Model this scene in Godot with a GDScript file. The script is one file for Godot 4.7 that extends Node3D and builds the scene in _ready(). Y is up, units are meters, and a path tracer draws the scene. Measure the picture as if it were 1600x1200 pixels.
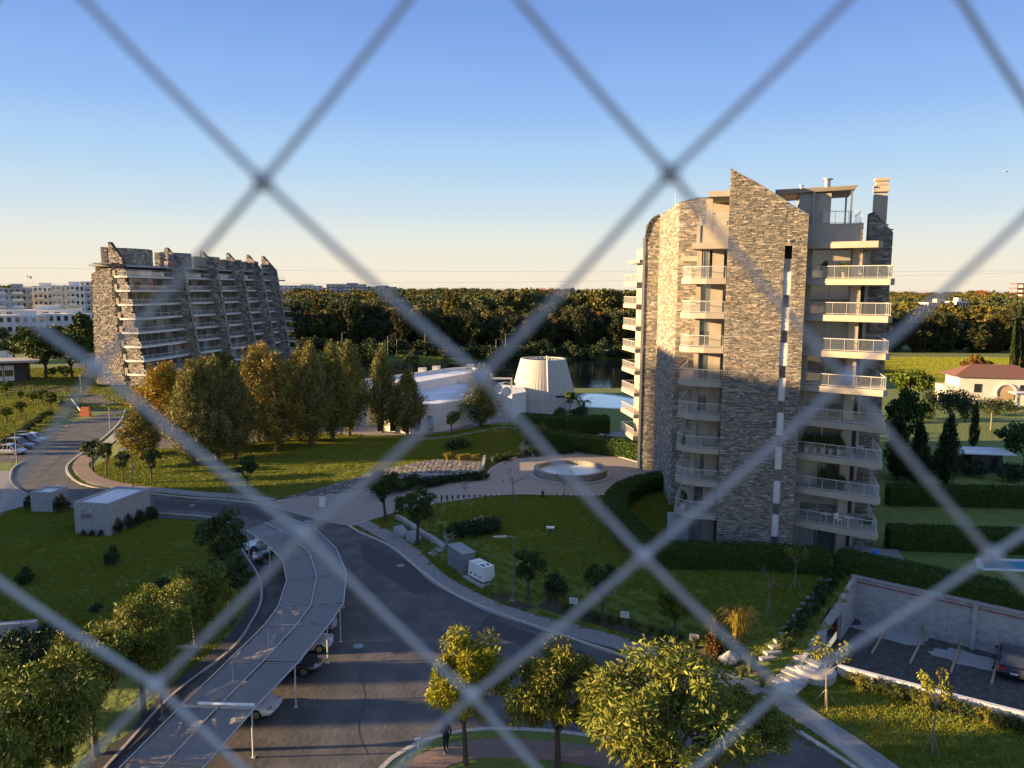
extends Node3D
# A view from a high balcony, through its safety net, over a garden estate with two stone-clad towers at sunset.

const FOCAL := 1202.0                       # in pixels of the 1600 x 1200 photograph
const EYE := Vector3(0, 24, 0)
const PITCH := 7.0
const ROLL := 0.35

var M := {}
var taken := {}
var rng := RandomNumberGenerator.new()

# ---------------------------------------------------------------- mesh builder
class MB:
	var v := PackedVector3Array()
	var n := PackedVector3Array()
	var c := PackedColorArray()
	var col := Color.WHITE
	func tri(a: Vector3, b: Vector3, d: Vector3) -> void:
		var m := (d - a).cross(b - a)
		if m.length_squared() < 1e-14:
			return
		m = m.normalized()
		v.append(a); v.append(b); v.append(d)
		n.append(m); n.append(m); n.append(m)
		c.append(col); c.append(col); c.append(col)
	func quad(a: Vector3, b: Vector3, d: Vector3, e: Vector3) -> void:
		tri(a, b, d)
		tri(a, d, e)
	func stri(a: Vector3, b: Vector3, d: Vector3, na: Vector3, nb: Vector3, nd: Vector3) -> void:
		v.append(a); v.append(b); v.append(d)
		n.append(na); n.append(nb); n.append(nd)
		c.append(col); c.append(col); c.append(col)
	# eight corners: 0-3 bottom, 4-7 top, both anticlockwise seen from above starting at (-x,-z)
	func hexa(p: Array) -> void:
		quad(p[0], p[1], p[2], p[3])
		quad(p[7], p[6], p[5], p[4])
		for i in 4:
			var j := (i + 1) % 4
			quad(p[i], p[i + 4], p[j + 4], p[j])
	func box(at: Vector3, s: Vector3, b := Basis.IDENTITY) -> void:
		var h := s * 0.5
		var p := []
		for y in [-h.y, h.y]:
			for q in [[-1, -1], [-1, 1], [1, 1], [1, -1]]:
				p.append(at + b * Vector3(q[0] * h.x, y, q[1] * h.z))
		# order above runs (-x,-z) (-x,+z) (+x,+z) (+x,-z)
		quad(p[0], p[1], p[2], p[3])
		quad(p[7], p[6], p[5], p[4])
		for i in 4:
			var j := (i + 1) % 4
			quad(p[i], p[i + 4], p[j + 4], p[j])
			
	func bar(a: Vector3, b: Vector3, w: float, h: float) -> void:
		var d := b - a
		var l := d.length()
		if l < 1e-5:
			return
		d /= l
		var up := Vector3.UP if absf(d.y) < 0.95 else Vector3.RIGHT
		var s := d.cross(up).normalized()
		var u := s.cross(d)
		box((a + b) * 0.5, Vector3(l, h, w), Basis(d, u, s))
	func tube(pts: Array, rad: Array, sides := 8, caps := true) -> void:
		var rings := []
		var norms := []
		for i in pts.size():
			var d: Vector3 = (pts[mini(i + 1, pts.size() - 1)] - pts[maxi(i - 1, 0)]).normalized()
			var up := Vector3.UP if absf(d.y) < 0.9 else Vector3.RIGHT
			var s := d.cross(up).normalized()
			var u := s.cross(d)
			var r := []
			var nn := []
			for k in sides:
				var a := TAU * k / sides
				var o := s * cos(a) + u * sin(a)
				nn.append(o)
				r.append(pts[i] + o * rad[mini(i, rad.size() - 1)])
			rings.append(r)
			norms.append(nn)
		for i in pts.size() - 1:
			for k in sides:
				var q := (k + 1) % sides
				stri(rings[i][k], rings[i + 1][q], rings[i + 1][k], norms[i][k], norms[i + 1][q], norms[i + 1][k])
				stri(rings[i][k], rings[i][q], rings[i + 1][q], norms[i][k], norms[i][q], norms[i + 1][q])
		if caps:
			for k in range(1, sides - 1):
				tri(rings[0][0], rings[0][k + 1], rings[0][k])
				var e: Array = rings[-1]
				tri(e[0], e[k], e[k + 1])
	# profile: [[radius, y], ...] turned round the y axis at `at`
	func lathe(at: Vector3, prof: Array, sides := 32, sx := 1.0, sz := 1.0) -> void:
		for i in prof.size() - 1:
			var a: Array = prof[i]
			var b: Array = prof[i + 1]
			var slope := Vector2(b[1] - a[1], -(b[0] - a[0])).normalized()
			for k in sides:
				var t0 := TAU * k / sides
				var t1 := TAU * (k + 1) / sides
				var d0 := Vector3(cos(t0) * sx, 0, sin(t0) * sz)
				var d1 := Vector3(cos(t1) * sx, 0, sin(t1) * sz)
				var n0 := Vector3(cos(t0) * slope.x, slope.y, sin(t0) * slope.x)
				var n1 := Vector3(cos(t1) * slope.x, slope.y, sin(t1) * slope.x)
				var p00: Vector3 = at + d0 * a[0] + Vector3.UP * a[1]
				var p01: Vector3 = at + d1 * a[0] + Vector3.UP * a[1]
				var p10: Vector3 = at + d0 * b[0] + Vector3.UP * b[1]
				var p11: Vector3 = at + d1 * b[0] + Vector3.UP * b[1]
				stri(p00, p11, p10, n0, n1, n0)
				stri(p00, p01, p11, n0, n1, n1)
	# plan polygon (x, z) between two heights
	func prism(poly: PackedVector2Array, y0: float, y1: float, bottom := true) -> void:
		var pl := poly
		if Geometry2D.is_polygon_clockwise(pl):
			pl = pl.duplicate()
			pl.reverse()
		var ix := Geometry2D.triangulate_polygon(pl)
		for t in range(0, ix.size(), 3):
			var a := pl[ix[t]]
			var b := pl[ix[t + 1]]
			var d := pl[ix[t + 2]]
			if (b - a).cross(d - a) < 0:
				var q := b
				b = d
				d = q
			tri(Vector3(a.x, y1, a.y), Vector3(b.x, y1, b.y), Vector3(d.x, y1, d.y))
			if bottom:
				tri(Vector3(a.x, y0, a.y), Vector3(d.x, y0, d.y), Vector3(b.x, y0, b.y))
		var m := pl.size()
		for i in m:
			var a := pl[i]
			var b := pl[(i + 1) % m]
			quad(Vector3(b.x, y0, b.y), Vector3(b.x, y1, b.y), Vector3(a.x, y1, a.y), Vector3(a.x, y0, a.y))
	# polygon drawn in the plane (o, ex, ey), thickened along -ez by th
	func slab(poly: Array, o: Vector3, ex: Vector3, ey: Vector3, ez: Vector3, th: float) -> void:
		var pl := PackedVector2Array(poly)
		var ix := Geometry2D.triangulate_polygon(pl)
		var at := func(p: Vector2, k: float) -> Vector3: return o + ex * p.x + ey * p.y + ez * k
		for t in range(0, ix.size(), 3):
			var a := pl[ix[t]]
			var b := pl[ix[t + 1]]
			var d := pl[ix[t + 2]]
			if (b - a).cross(d - a) > 0:
				var q := b
				b = d
				d = q
			tri(at.call(a, 0.0), at.call(b, 0.0), at.call(d, 0.0))
			tri(at.call(a, -th), at.call(d, -th), at.call(b, -th))
		var cw := Geometry2D.is_polygon_clockwise(pl)
		var m := pl.size()
		for i in m:
			var a := pl[i]
			var b := pl[(i + 1) % m]
			if cw:
				var q := a
				a = b
				b = q
			quad(at.call(a, 0.0), at.call(b, 0.0), at.call(b, -th), at.call(a, -th))
	# small diamond leaf
	func leaf(p: Vector3, along: Vector3, side: Vector3) -> void:
		var m := p + along * 0.45
		var t := p + along
		tri(p, m - side, t)
		tri(p, t, m + side)
	func mesh(mat: Material) -> ArrayMesh:
		var a := []
		a.resize(Mesh.ARRAY_MAX)
		a[Mesh.ARRAY_VERTEX] = v
		a[Mesh.ARRAY_NORMAL] = n
		a[Mesh.ARRAY_COLOR] = c
		var am := ArrayMesh.new()
		am.add_surface_from_arrays(Mesh.PRIMITIVE_TRIANGLES, a)
		am.surface_set_material(0, mat)
		return am

# ---------------------------------------------------------------- nodes
func numbered(called: String) -> String:
	if not taken.has(called):
		taken[called] = 0
		return called
	taken[called] += 1
	return "%s_%03d" % [called, taken[called]]

func tag(o: Node3D, label: String, category: String, group := "") -> Node3D:
	o.set_meta("label", label)
	o.set_meta("category", category)
	if group:
		o.set_meta("group", group)
	return o

func thing(called: String, label: String, category: String, at: Vector3, turn := 0.0, group := "") -> Node3D:
	var o := Node3D.new()
	o.name = numbered(called)
	add_child(o)
	o.position = at
	o.rotation_degrees.y = turn
	tag(o, label, category, group)
	return o

func part(mb: MB, called: String, mat: Material, parent: Node, stuff := false) -> MeshInstance3D:
	return put(mb.mesh(mat), called, parent, Transform3D(), stuff)

func put(mesh: Mesh, called: String, parent: Node, tr := Transform3D(), stuff := false) -> MeshInstance3D:
	var o := MeshInstance3D.new()
	o.mesh = mesh
	o.name = numbered(called) if parent == self else called
	o.transform = tr
	parent.add_child(o, true)
	if stuff:
		o.set_meta("kind", "stuff")
	return o

func bx(parent: Node, called: String, m: String, at: Vector3, s: Vector3) -> MeshInstance3D:
	var mb := MB.new()
	mb.box(at, s)
	return part(mb, called, M[m], parent)

func struct(mb: MB, called: String, mat: Material) -> MeshInstance3D:
	var o := part(mb, called, mat, self)
	o.set_meta("kind", "structure")
	return o

func copy(o: Node3D, at: Vector3, turn: float, label := "") -> Node3D:
	var d: Node3D = o.duplicate()
	var base: String = String(o.name)
	d.name = numbered(base)
	add_child(d)
	d.position = at
	d.rotation_degrees.y = turn
	if label:
		d.set_meta("label", label)
	return d

# ---------------------------------------------------------------- pixels of the photograph to places
func ray(u: float, v: float) -> Vector3:
	var x := (u - 800.0) / FOCAL
	var y := (600.0 - v) / FOCAL
	var r := deg_to_rad(ROLL)
	var xx := cos(r) * x - sin(r) * y
	var yy := sin(r) * x + cos(r) * y
	var p := deg_to_rad(PITCH)
	return Vector3(xx, yy * cos(p) - sin(p), -(cos(p) + yy * sin(p)))

func at_y(u: float, v: float, y: float) -> Vector3:
	var d := ray(u, v)
	return EYE + d * ((y - EYE.y) / d.y)

func at_z(u: float, v: float, z: float) -> Vector3:
	var d := ray(u, v)
	return EYE + d * (z / d.z)

# the point of the ground seen at a pixel
func gp(u: float, v: float) -> Vector3:
	var y := 0.0
	var p := Vector3.ZERO
	for i in 12:
		p = at_y(u, v, y)
		y = lerpf(y, height(p.x, p.z), 0.7)
	p.y = height(p.x, p.z)
	return p

func gp2(u: float, v: float) -> Vector2:
	var p := gp(u, v)
	return Vector2(p.x, p.z)

# metres that so many pixels cover at a point
func metres(p: Vector3, px: float) -> float:
	var q := p - EYE
	var a := deg_to_rad(PITCH)
	return px * (-q.y * sin(a) - q.z * cos(a)) / FOCAL

# how far above p (straight up) the pixel row v is seen
func rise(p: Vector3, v: float) -> float:
	var u := 800.0 + FOCAL * p.x / -p.z
	return at_z(u, v, p.z).y - p.y

# ---------------------------------------------------------------- terrain
const PLATEAU := 1.8
var plat := PackedVector2Array()
var plat_w := PackedFloat32Array()
var gx0 := -78.0
var gz0 := -150.0
var gnx := 150
var gnz := 126
var hg := PackedFloat32Array()

func setup_terrain() -> void:
	# plan points with the width of the bank beyond each edge
	for e in [[-15, -78, 4.5], [-9, -70.3, 3.5], [-5, -62.6, 3.5], [-3, -59.6, 4], [0.6, -55.2, 5], [4.4, -52.3, 5], [10, -48.7, 5], [13, -46.2, 5], [17, -44.0, 5],
			[24, -46, 5], [50, -30, 5], [260, 40, 20], [260, -330, 20], [-190, -330, 20], [-190, -150, 20], [-100, -166, 18], [-74, -150, 16], [-68, -127, 12], [-62, -112, 14], [-58, -103, 20],
			[-54, -96, 22], [-46, -91, 22], [-33, -87.5, 20], [-26, -84.5, 14]]:
		plat.append(Vector2(e[0], e[1]))
		plat_w.append(e[2])
	hg.resize((gnx + 1) * (gnz + 1))
	for j in gnz + 1:
		for i in gnx + 1:
			hg[j * (gnx + 1) + i] = hfun(gx0 + i, gz0 + j)

func hfun(x: float, z: float) -> float:
	var p := Vector2(x, z)
	var h := 0.0
	if Geometry2D.is_point_in_polygon(p, plat):
		var best := 1e9
		var k := plat.size()
		for i in k:
			var q := Geometry2D.get_closest_point_to_segment(p, plat[i], plat[(i + 1) % k])
			best = minf(best, q.distance_to(p) / plat_w[i])
		h = PLATEAU * smoothstep(0.0, 1.0, best)
	# the lake
	if z < -160 and z > -300 and x > -75 and x < 105:
		var s := smoothstep(-174.0, -181.0, z + 0.05 * x) * smoothstep(-276.0, -266.0, z + 6.0 * sin(x * 0.05)) * smoothstep(-72.0, -55.0, x) * smoothstep(102.0, 90.0, x)
		h = lerpf(h, -2.5, s)
	if z < -330:
		h += 0.004 * (-330.0 - z)
	return h

func height(x: float, z: float) -> float:
	var fx := x - gx0
	var fz := z - gz0
	if fx < 0 or fz < 0 or fx >= gnx or fz >= gnz:
		return hfun(x, z)
	var i := int(fx)
	var j := int(fz)
	fx -= i
	fz -= j
	var o := j * (gnx + 1) + i
	var a := hg[o]
	var b := hg[o + 1]
	var c := hg[o + gnx + 1]
	var d := hg[o + gnx + 2]
	if fx + fz <= 1.0:
		return a + (b - a) * fx + (c - a) * fz
	return d + (c - d) * (1.0 - fx) + (b - d) * (1.0 - fz)

func hp(p: Vector2, dy := 0.0) -> Vector3:
	return Vector3(p.x, height(p.x, p.y) + dy, p.y)

# a sheet laid over the near terrain inside a plan polygon (holes cut away)
func drape(mb: MB, poly: PackedVector2Array, dy: float, holes := []) -> void:
	var lo := Vector2(1e9, 1e9)
	var hi := -lo
	for p in poly:
		lo = lo.min(p)
		hi = hi.max(p)
	for j in range(maxi(0, int(lo.y - gz0)), mini(gnz, int(hi.y - gz0) + 1)):
		for i in range(maxi(0, int(lo.x - gx0)), mini(gnx, int(hi.x - gx0) + 1)):
			var a := Vector2(gx0 + i, gz0 + j)
			var b := a + Vector2(1, 0)
			var c := a + Vector2(0, 1)
			var d := a + Vector2(1, 1)
			var touch := false
			var cell := PackedVector2Array([a, b, d, c])
			for h in holes:
				if a.x < h[1].end.x and d.x > h[1].position.x and a.y < h[1].end.y and d.y > h[1].position.y:
					touch = true
			var ins := 0
			for q in cell:
				if Geometry2D.is_point_in_polygon(q, poly):
					ins += 1
			if ins == 4 and not touch:
				mb.tri(hp(a, dy), hp(b, dy), hp(c, dy))
				mb.tri(hp(b, dy), hp(d, dy), hp(c, dy))
				continue
			for t in [PackedVector2Array([a, b, c]), PackedVector2Array([b, d, c])]:
				var bits := Geometry2D.intersect_polygons(poly, t)
				if touch:
					for h in holes:
						var left := []
						for piece in bits:
							for q in Geometry2D.clip_polygons(piece, h[0]):
								if not Geometry2D.is_polygon_clockwise(q):
									left.append(q)
						bits.assign(left)
				for piece in bits:
					var ix := Geometry2D.triangulate_polygon(piece)
					for k in range(0, ix.size(), 3):
						var p0: Vector2 = piece[ix[k]]
						var p1: Vector2 = piece[ix[k + 1]]
						var p2: Vector2 = piece[ix[k + 2]]
						if (p1 - p0).cross(p2 - p0) < 0:
							var s := p1
							p1 = p2
							p2 = s
						mb.tri(hp(p0, dy), hp(p1, dy), hp(p2, dy))

func hole(poly: PackedVector2Array) -> Array:
	var r := Rect2(poly[0], Vector2.ZERO)
	for p in poly:
		r = r.expand(p)
	return [poly, r]

# smooth line through plan points
func smooth(pts: Array, step := 1.0) -> PackedVector2Array:
	var out := PackedVector2Array()
	for i in pts.size() - 1:
		var p0: Vector2 = pts[maxi(i - 1, 0)]
		var p1: Vector2 = pts[i]
		var p2: Vector2 = pts[i + 1]
		var p3: Vector2 = pts[mini(i + 2, pts.size() - 1)]
		var k := maxi(1, int(p1.distance_to(p2) / step))
		for s in k:
			out.append(p1.cubic_interpolate(p2, p0, p3, float(s) / k))
	out.append(pts[-1])
	return out

func px(list: Array) -> Array:
	var out := []
	for p in list:
		out.append(gp2(p[0], p[1]))
	return out

# a bar laid along a plan line: kerbs, low walls
func ribbon(mb: MB, line: PackedVector2Array, w: float, y0: float, y1: float, shift := 0.0) -> void:
	var pr := []
	for i in line.size():
		var d := (line[mini(i + 1, line.size() - 1)] - line[maxi(i - 1, 0)]).normalized()
		var s := Vector2(-d.y, d.x)
		pr.append([line[i] + s * (shift - w * 0.5), line[i] + s * (shift + w * 0.5)])
	for i in line.size() - 1:
		var a0 := hp(pr[i][0], y0)
		var b0 := hp(pr[i][1], y0)
		var a1 := hp(pr[i + 1][0], y0)
		var b1 := hp(pr[i + 1][1], y0)
		var u := Vector3.UP * (y1 - y0)
		mb.quad(a0 + u, a1 + u, b1 + u, b0 + u)
		if y1 - y0 > 0.02:
			mb.quad(a0, a1, a1 + u, a0 + u)
			mb.quad(b0, b0 + u, b1 + u, b1)
			if i == 0:
				mb.quad(a0, a0 + u, b0 + u, b0)
			if i == line.size() - 2:
				mb.quad(a1, b1, b1 + u, a1 + u)

func offset_line(line: PackedVector2Array, s: float) -> PackedVector2Array:
	var out := PackedVector2Array()
	for i in line.size():
		var d := (line[mini(i + 1, line.size() - 1)] - line[maxi(i - 1, 0)]).normalized()
		out.append(line[i] + Vector2(-d.y, d.x) * s)
	return out
# ---------------------------------------------------------------- materials
func lin(r: float, g: float, b: float) -> Color:
	return Color(r, g, b).linear_to_srgb()

func noise_tex(seed_: int, freq: float, stops: Array, size := 512, octaves := 4, normal := false, kind := FastNoiseLite.TYPE_SIMPLEX_SMOOTH) -> NoiseTexture2D:
	var n := FastNoiseLite.new()
	n.seed = seed_
	n.noise_type = kind
	n.frequency = freq
	n.fractal_octaves = octaves
	var t := NoiseTexture2D.new()
	t.width = size
	t.height = size
	t.seamless = true
	t.noise = n
	if normal:
		t.as_normal_map = true
		t.bump_strength = 6.0
	if stops:
		var g := Gradient.new()
		var o := PackedFloat32Array()
		var c := PackedColorArray()
		for s in stops:
			o.append(s[0])
			c.append(lin(s[1], s[2], s[3]))
		g.offsets = o
		g.colors = c
		t.color_ramp = g
	return t

func mat(called: String, c: Color, rough := 0.9, metal := 0.0) -> StandardMaterial3D:
	var m := StandardMaterial3D.new()
	m.resource_name = called
	m.albedo_color = c
	m.roughness = rough
	m.metallic = metal
	M[called] = m
	return m

func tmat(called: String, tex: Texture2D, scale: float, rough := 0.95, bump: Texture2D = null, bump_scale := 1.0) -> StandardMaterial3D:
	var m := mat(called, Color.WHITE, rough)
	m.albedo_texture = tex
	m.uv1_triplanar = true
	m.uv1_world_triplanar = true
	m.uv1_scale = Vector3.ONE * scale
	if bump:
		m.normal_enabled = true
		m.normal_texture = bump
		m.normal_scale = bump_scale
	return m

func leafmat(called: String, tint: Color, back: Color) -> void:
	var m := mat(called, tint, 0.65)
	m.vertex_color_use_as_albedo = true
	m.backlight_enabled = true
	m.backlight = back
	m.metallic_specular = 0.35

func make_materials() -> void:
	var grain := noise_tex(5, 0.09, [], 512, 3, true)
	# ground
	tmat("grass", noise_tex(1, 0.012, [[0.0, 0.085, 0.125, 0.018], [0.35, 0.105, 0.145, 0.020], [0.6, 0.122, 0.155, 0.024], [1.0, 0.155, 0.165, 0.034]], 1024, 6), 0.035, 0.95, grain, 0.2)
	tmat("fieldgrass", noise_tex(11, 0.01, [[0.0, 0.10, 0.12, 0.03], [0.5, 0.16, 0.155, 0.045], [1.0, 0.22, 0.19, 0.07]], 512, 5), 0.02)
	tmat("earth", noise_tex(2, 0.02, [[0.0, 0.035, 0.028, 0.018], [0.5, 0.06, 0.05, 0.03], [1.0, 0.10, 0.085, 0.05]], 512, 5), 0.2)
	tmat("woodland_floor", noise_tex(3, 0.02, [[0.0, 0.035, 0.042, 0.018], [0.5, 0.055, 0.06, 0.025], [1.0, 0.09, 0.08, 0.04]], 512, 5), 0.02)
	var asph := tmat("asphalt", noise_tex(7, 0.007, [[0.0, 0.062, 0.062, 0.064], [0.4, 0.082, 0.081, 0.081], [0.55, 0.092, 0.090, 0.089], [0.75, 0.110, 0.106, 0.103], [1.0, 0.135, 0.128, 0.122]], 1024, 7), 0.045, 0.85, grain, 0.05)
	asph.metallic_specular = 0.4
	tmat("asphalt_patch", noise_tex(8, 0.03, [[0.0, 0.030, 0.031, 0.034], [1.0, 0.052, 0.052, 0.055]], 512, 5), 0.2, 0.8, grain, 0.05)
	tmat("pavement", noise_tex(9, 0.03, [[0.0, 0.17, 0.165, 0.165], [0.5, 0.22, 0.215, 0.21], [1.0, 0.28, 0.27, 0.26]], 512, 5), 0.15, 0.9, grain, 0.06)
	tmat("kerb", noise_tex(10, 0.03, [[0.0, 0.27, 0.26, 0.245], [0.5, 0.36, 0.345, 0.32], [1.0, 0.45, 0.43, 0.40]], 256, 5), 0.3)
	tmat("setts", noise_tex(12, 0.05, [[0.0, 0.20, 0.175, 0.155], [0.5, 0.27, 0.24, 0.21], [1.0, 0.35, 0.31, 0.27]], 512, 5), 0.25, 0.9, grain, 0.1)
	tmat("redpath", noise_tex(13, 0.05, [[0.0, 0.16, 0.11, 0.09], [0.5, 0.21, 0.145, 0.12], [1.0, 0.27, 0.19, 0.16]], 256, 5), 0.25)
	tmat("gravel", noise_tex(14, 0.06, [[0.0, 0.16, 0.165, 0.175], [0.45, 0.27, 0.275, 0.285], [1.0, 0.46, 0.46, 0.47]], 512, 6), 0.35, 0.95, grain, 0.5)
	tmat("mud", noise_tex(15, 0.02, [[0.0, 0.035, 0.034, 0.034], [0.5, 0.06, 0.058, 0.056], [0.8, 0.09, 0.088, 0.086], [1.0, 0.13, 0.13, 0.13]], 512, 6), 0.16, 0.85, grain, 0.2)
	# masonry
	tmat("render", noise_tex(16, 0.02, [[0.0, 0.33, 0.29, 0.235], [0.5, 0.385, 0.34, 0.275], [1.0, 0.43, 0.38, 0.31]], 256, 5), 0.12)
	tmat("render_white", noise_tex(17, 0.02, [[0.0, 0.58, 0.565, 0.53], [0.5, 0.64, 0.625, 0.59], [1.0, 0.70, 0.68, 0.65]], 256, 5), 0.12)
	tmat("render_grey", noise_tex(18, 0.03, [[0.0, 0.27, 0.265, 0.275], [0.5, 0.33, 0.325, 0.335], [1.0, 0.38, 0.37, 0.37]], 256, 5), 0.2)
	tmat("concrete", noise_tex(19, 0.02, [[0.0, 0.24, 0.235, 0.225], [0.4, 0.33, 0.32, 0.305], [0.7, 0.40, 0.385, 0.365], [1.0, 0.47, 0.455, 0.43]], 512, 6), 0.16, 0.92, grain, 0.1)
	tmat("roof_white", noise_tex(20, 0.012, [[0.0, 0.50, 0.50, 0.52], [0.5, 0.62, 0.62, 0.63], [1.0, 0.72, 0.72, 0.72]], 256, 5), 0.06, 0.8)
	tmat("cone_white", noise_tex(21, 0.02, [[0.0, 0.36, 0.34, 0.30], [0.4, 0.46, 0.44, 0.39], [1.0, 0.54, 0.515, 0.46]], 256, 6), 0.1)
	M.cone_white.uv1_scale = Vector3(0.5, 0.03, 0.5)
	tmat("rooftile", noise_tex(22, 0.05, [[0.0, 0.10, 0.045, 0.032], [0.5, 0.165, 0.075, 0.052], [1.0, 0.23, 0.12, 0.085]], 256, 5), 0.4)
	tmat("sand_wall", noise_tex(37, 0.02, [[0.0, 0.58, 0.54, 0.46], [1.0, 0.70, 0.66, 0.58]], 128, 4), 0.12)
	var st := mat("stone", Color.WHITE, 0.85)
	st.vertex_color_use_as_albedo = true
	st.normal_enabled = true
	st.normal_texture = grain
	st.uv1_triplanar = true
	st.uv1_world_triplanar = true
	st.uv1_scale = Vector3.ONE * 1.5
	mat("stone_joint", lin(0.045, 0.040, 0.035), 0.95)
	mat("paint_white", lin(0.72, 0.72, 0.70), 0.5)
	mat("paint_dark", lin(0.03, 0.03, 0.032), 0.5)
	mat("line_white", lin(0.50, 0.50, 0.48), 0.8)
	mat("metal_white", lin(0.50, 0.50, 0.49), 0.4)
	mat("metal_grey", lin(0.26, 0.27, 0.28), 0.45, 0.6)
	mat("galvanised", lin(0.42, 0.43, 0.44), 0.4, 0.8)
	mat("frame_alu", lin(0.36, 0.37, 0.37), 0.4, 0.4)
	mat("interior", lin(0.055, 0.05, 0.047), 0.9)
	mat("curtain", lin(0.40, 0.40, 0.38), 0.9)
	mat("blind", lin(0.28, 0.29, 0.29), 0.8)
	mat("cabinet_grey", lin(0.24, 0.25, 0.26), 0.5, 0.2)
	mat("canopy_cloth", Color(lin(0.175, 0.17, 0.168), 0.93), 0.75).transparency = BaseMaterial3D.TRANSPARENCY_ALPHA
	mat("timber", lin(0.38, 0.28, 0.17), 0.85)
	mat("terracotta", lin(0.22, 0.12, 0.08), 0.85)
	mat("pot_dark", lin(0.05, 0.05, 0.05), 0.6)
	mat("orange", lin(0.65, 0.16, 0.04), 0.5)
	mat("red", lin(0.35, 0.03, 0.03), 0.5)
	mat("blue_cloth", lin(0.03, 0.22, 0.55), 0.8)
	mat("cord", lin(0.70, 0.70, 0.68), 0.85)
	mat("bark", lin(0.085, 0.065, 0.048), 0.95)
	mat("bark_pale", lin(0.20, 0.17, 0.135), 0.95)
	var g := mat("glass", Color(lin(0.55, 0.62, 0.62), 0.10), 0.03)
	g.transparency = BaseMaterial3D.TRANSPARENCY_ALPHA
	g.metallic_specular = 0.7
	var gd := mat("glass_dark", lin(0.02, 0.023, 0.026), 0.04)
	gd.metallic_specular = 0.7
	var gb := mat("glass_rail", Color(lin(0.62, 0.70, 0.70), 0.03), 0.05)
	gb.transparency = BaseMaterial3D.TRANSPARENCY_ALPHA
	var w := mat("water", lin(0.010, 0.014, 0.014), 0.05)
	w.metallic_specular = 0.55
	w.normal_enabled = true
	w.normal_texture = noise_tex(31, 0.02, [], 512, 3, true)
	w.normal_scale = 0.10
	w.uv1_triplanar = true
	w.uv1_world_triplanar = true
	w.uv1_scale = Vector3(0.05, 0.05, 0.12)
	mat("pool_tile", lin(0.08, 0.36, 0.55), 0.3)
	mat("pool_pale", lin(0.50, 0.60, 0.62), 0.3)
	var pw := mat("pool_water", Color(lin(0.5, 0.75, 0.85), 0.06), 0.03)
	pw.transparency = BaseMaterial3D.TRANSPARENCY_ALPHA
	pw.metallic_specular = 0.5
	# vehicles
	for a in [["car_white", 0.66, 0.67, 0.68], ["car_silver", 0.42, 0.43, 0.44], ["car_black", 0.012, 0.013, 0.016], ["car_navy", 0.02, 0.026, 0.045], ["car_grey", 0.09, 0.095, 0.10]]:
		var m := mat(a[0], lin(a[1], a[2], a[3]), 0.35, 0.1)
		m.clearcoat_enabled = true
		m.clearcoat = 1.0
		m.clearcoat_roughness = 0.05
	mat("tyre", lin(0.02, 0.02, 0.02), 0.9)
	mat("rim", lin(0.45, 0.45, 0.46), 0.3, 0.9)
	mat("lamp_clear", lin(0.6, 0.62, 0.64), 0.1, 0.3)
	mat("lamp_red", lin(0.25, 0.01, 0.01), 0.2)
	# foliage: the vertex colours carry the leaf tone, the tint the species
	leafmat("leaf", lin(0.333, 0.333, 0.333), Color(0.42, 0.46, 0.12))
	leafmat("leaf_dark", lin(0.283, 0.317, 0.267), Color(0.2, 0.25, 0.08))
	leafmat("leaf_brown", lin(0.365, 0.335, 0.205), Color(0.3, 0.24, 0.08))
	leafmat("leaf_gold", lin(0.590, 0.470, 0.170), Color(0.45, 0.36, 0.08))
	leafmat("leaf_mix", lin(0.350, 0.315, 0.220), Color(0.34, 0.28, 0.08))
	leafmat("leaf_red", lin(0.867, 0.267, 0.140), Color(0.35, 0.12, 0.06))
	leafmat("leaf_straw", lin(0.867, 0.633, 0.317), Color(0.4, 0.34, 0.15))
	leafmat("leaf_grey", lin(0.433, 0.417, 0.333), Color(0.2, 0.2, 0.12))
	leafmat("leaf_hedge", lin(0.283, 0.333, 0.200), Color(0.25, 0.3, 0.06))
	leafmat("leaf_yellow", lin(0.517, 0.467, 0.167), Color(0.5, 0.48, 0.1))
# ---------------------------------------------------------------- plants
var P := {}                                  # prototypes: [trunk mesh, crown mesh, nominal height, nominal width]

func rv() -> Vector3:
	while true:
		var p := Vector3(rng.randf_range(-1, 1), rng.randf_range(-1, 1), rng.randf_range(-1, 1))
		var l := p.length()
		if l < 1.0 and l > 0.05:
			return p / l
	return Vector3.UP

const LEAF_K := 3.0                          # leaf tones are stored times three; the materials bring them back

func shade(c: Color, spread: float) -> Color:
	var t := tone(c, spread)
	return Color(t.r / LEAF_K, t.g / LEAF_K, t.b / LEAF_K)

func tone(c: Color, spread: float) -> Color:
	var k := 1.0 + rng.randf_range(-spread, spread)
	var w := rng.randf_range(-spread, spread) * 0.35
	return Color(c.r * k * (1.0 + w), c.g * k, c.b * k * (1.0 - w)) * LEAF_K

# leaves scattered through a clump; each points outwards and hangs a little
func clump(mb: MB, at: Vector3, r: Vector3, count: int, size: float, slim: float, col: Color, droop: float, spread := 0.35) -> void:
	for i in count:
		var d := rv()
		var p := at + d * r * pow(rng.randf(), 0.4)
		var dir := (d + rv() * 0.7 + Vector3.DOWN * droop).normalized()
		var side := dir.cross(rv()).normalized()
		var l := size * rng.randf_range(0.6, 1.3)
		mb.col = tone(col, spread)
		mb.leaf(p - dir * l * 0.5, dir * l, side * l * slim)

func limb(mb: MB, a: Vector3, b: Vector3, r0: float, r1: float, sag := 0.12, sides := 5) -> void:
	var m := a.lerp(b, 0.5) + Vector3(rng.randf_range(-1, 1), rng.randf_range(0, 1.0), rng.randf_range(-1, 1)) * a.distance_to(b) * sag
	mb.tube([a, m, b], [r0, (r0 + r1) * 0.5, r1], sides, false)

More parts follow.
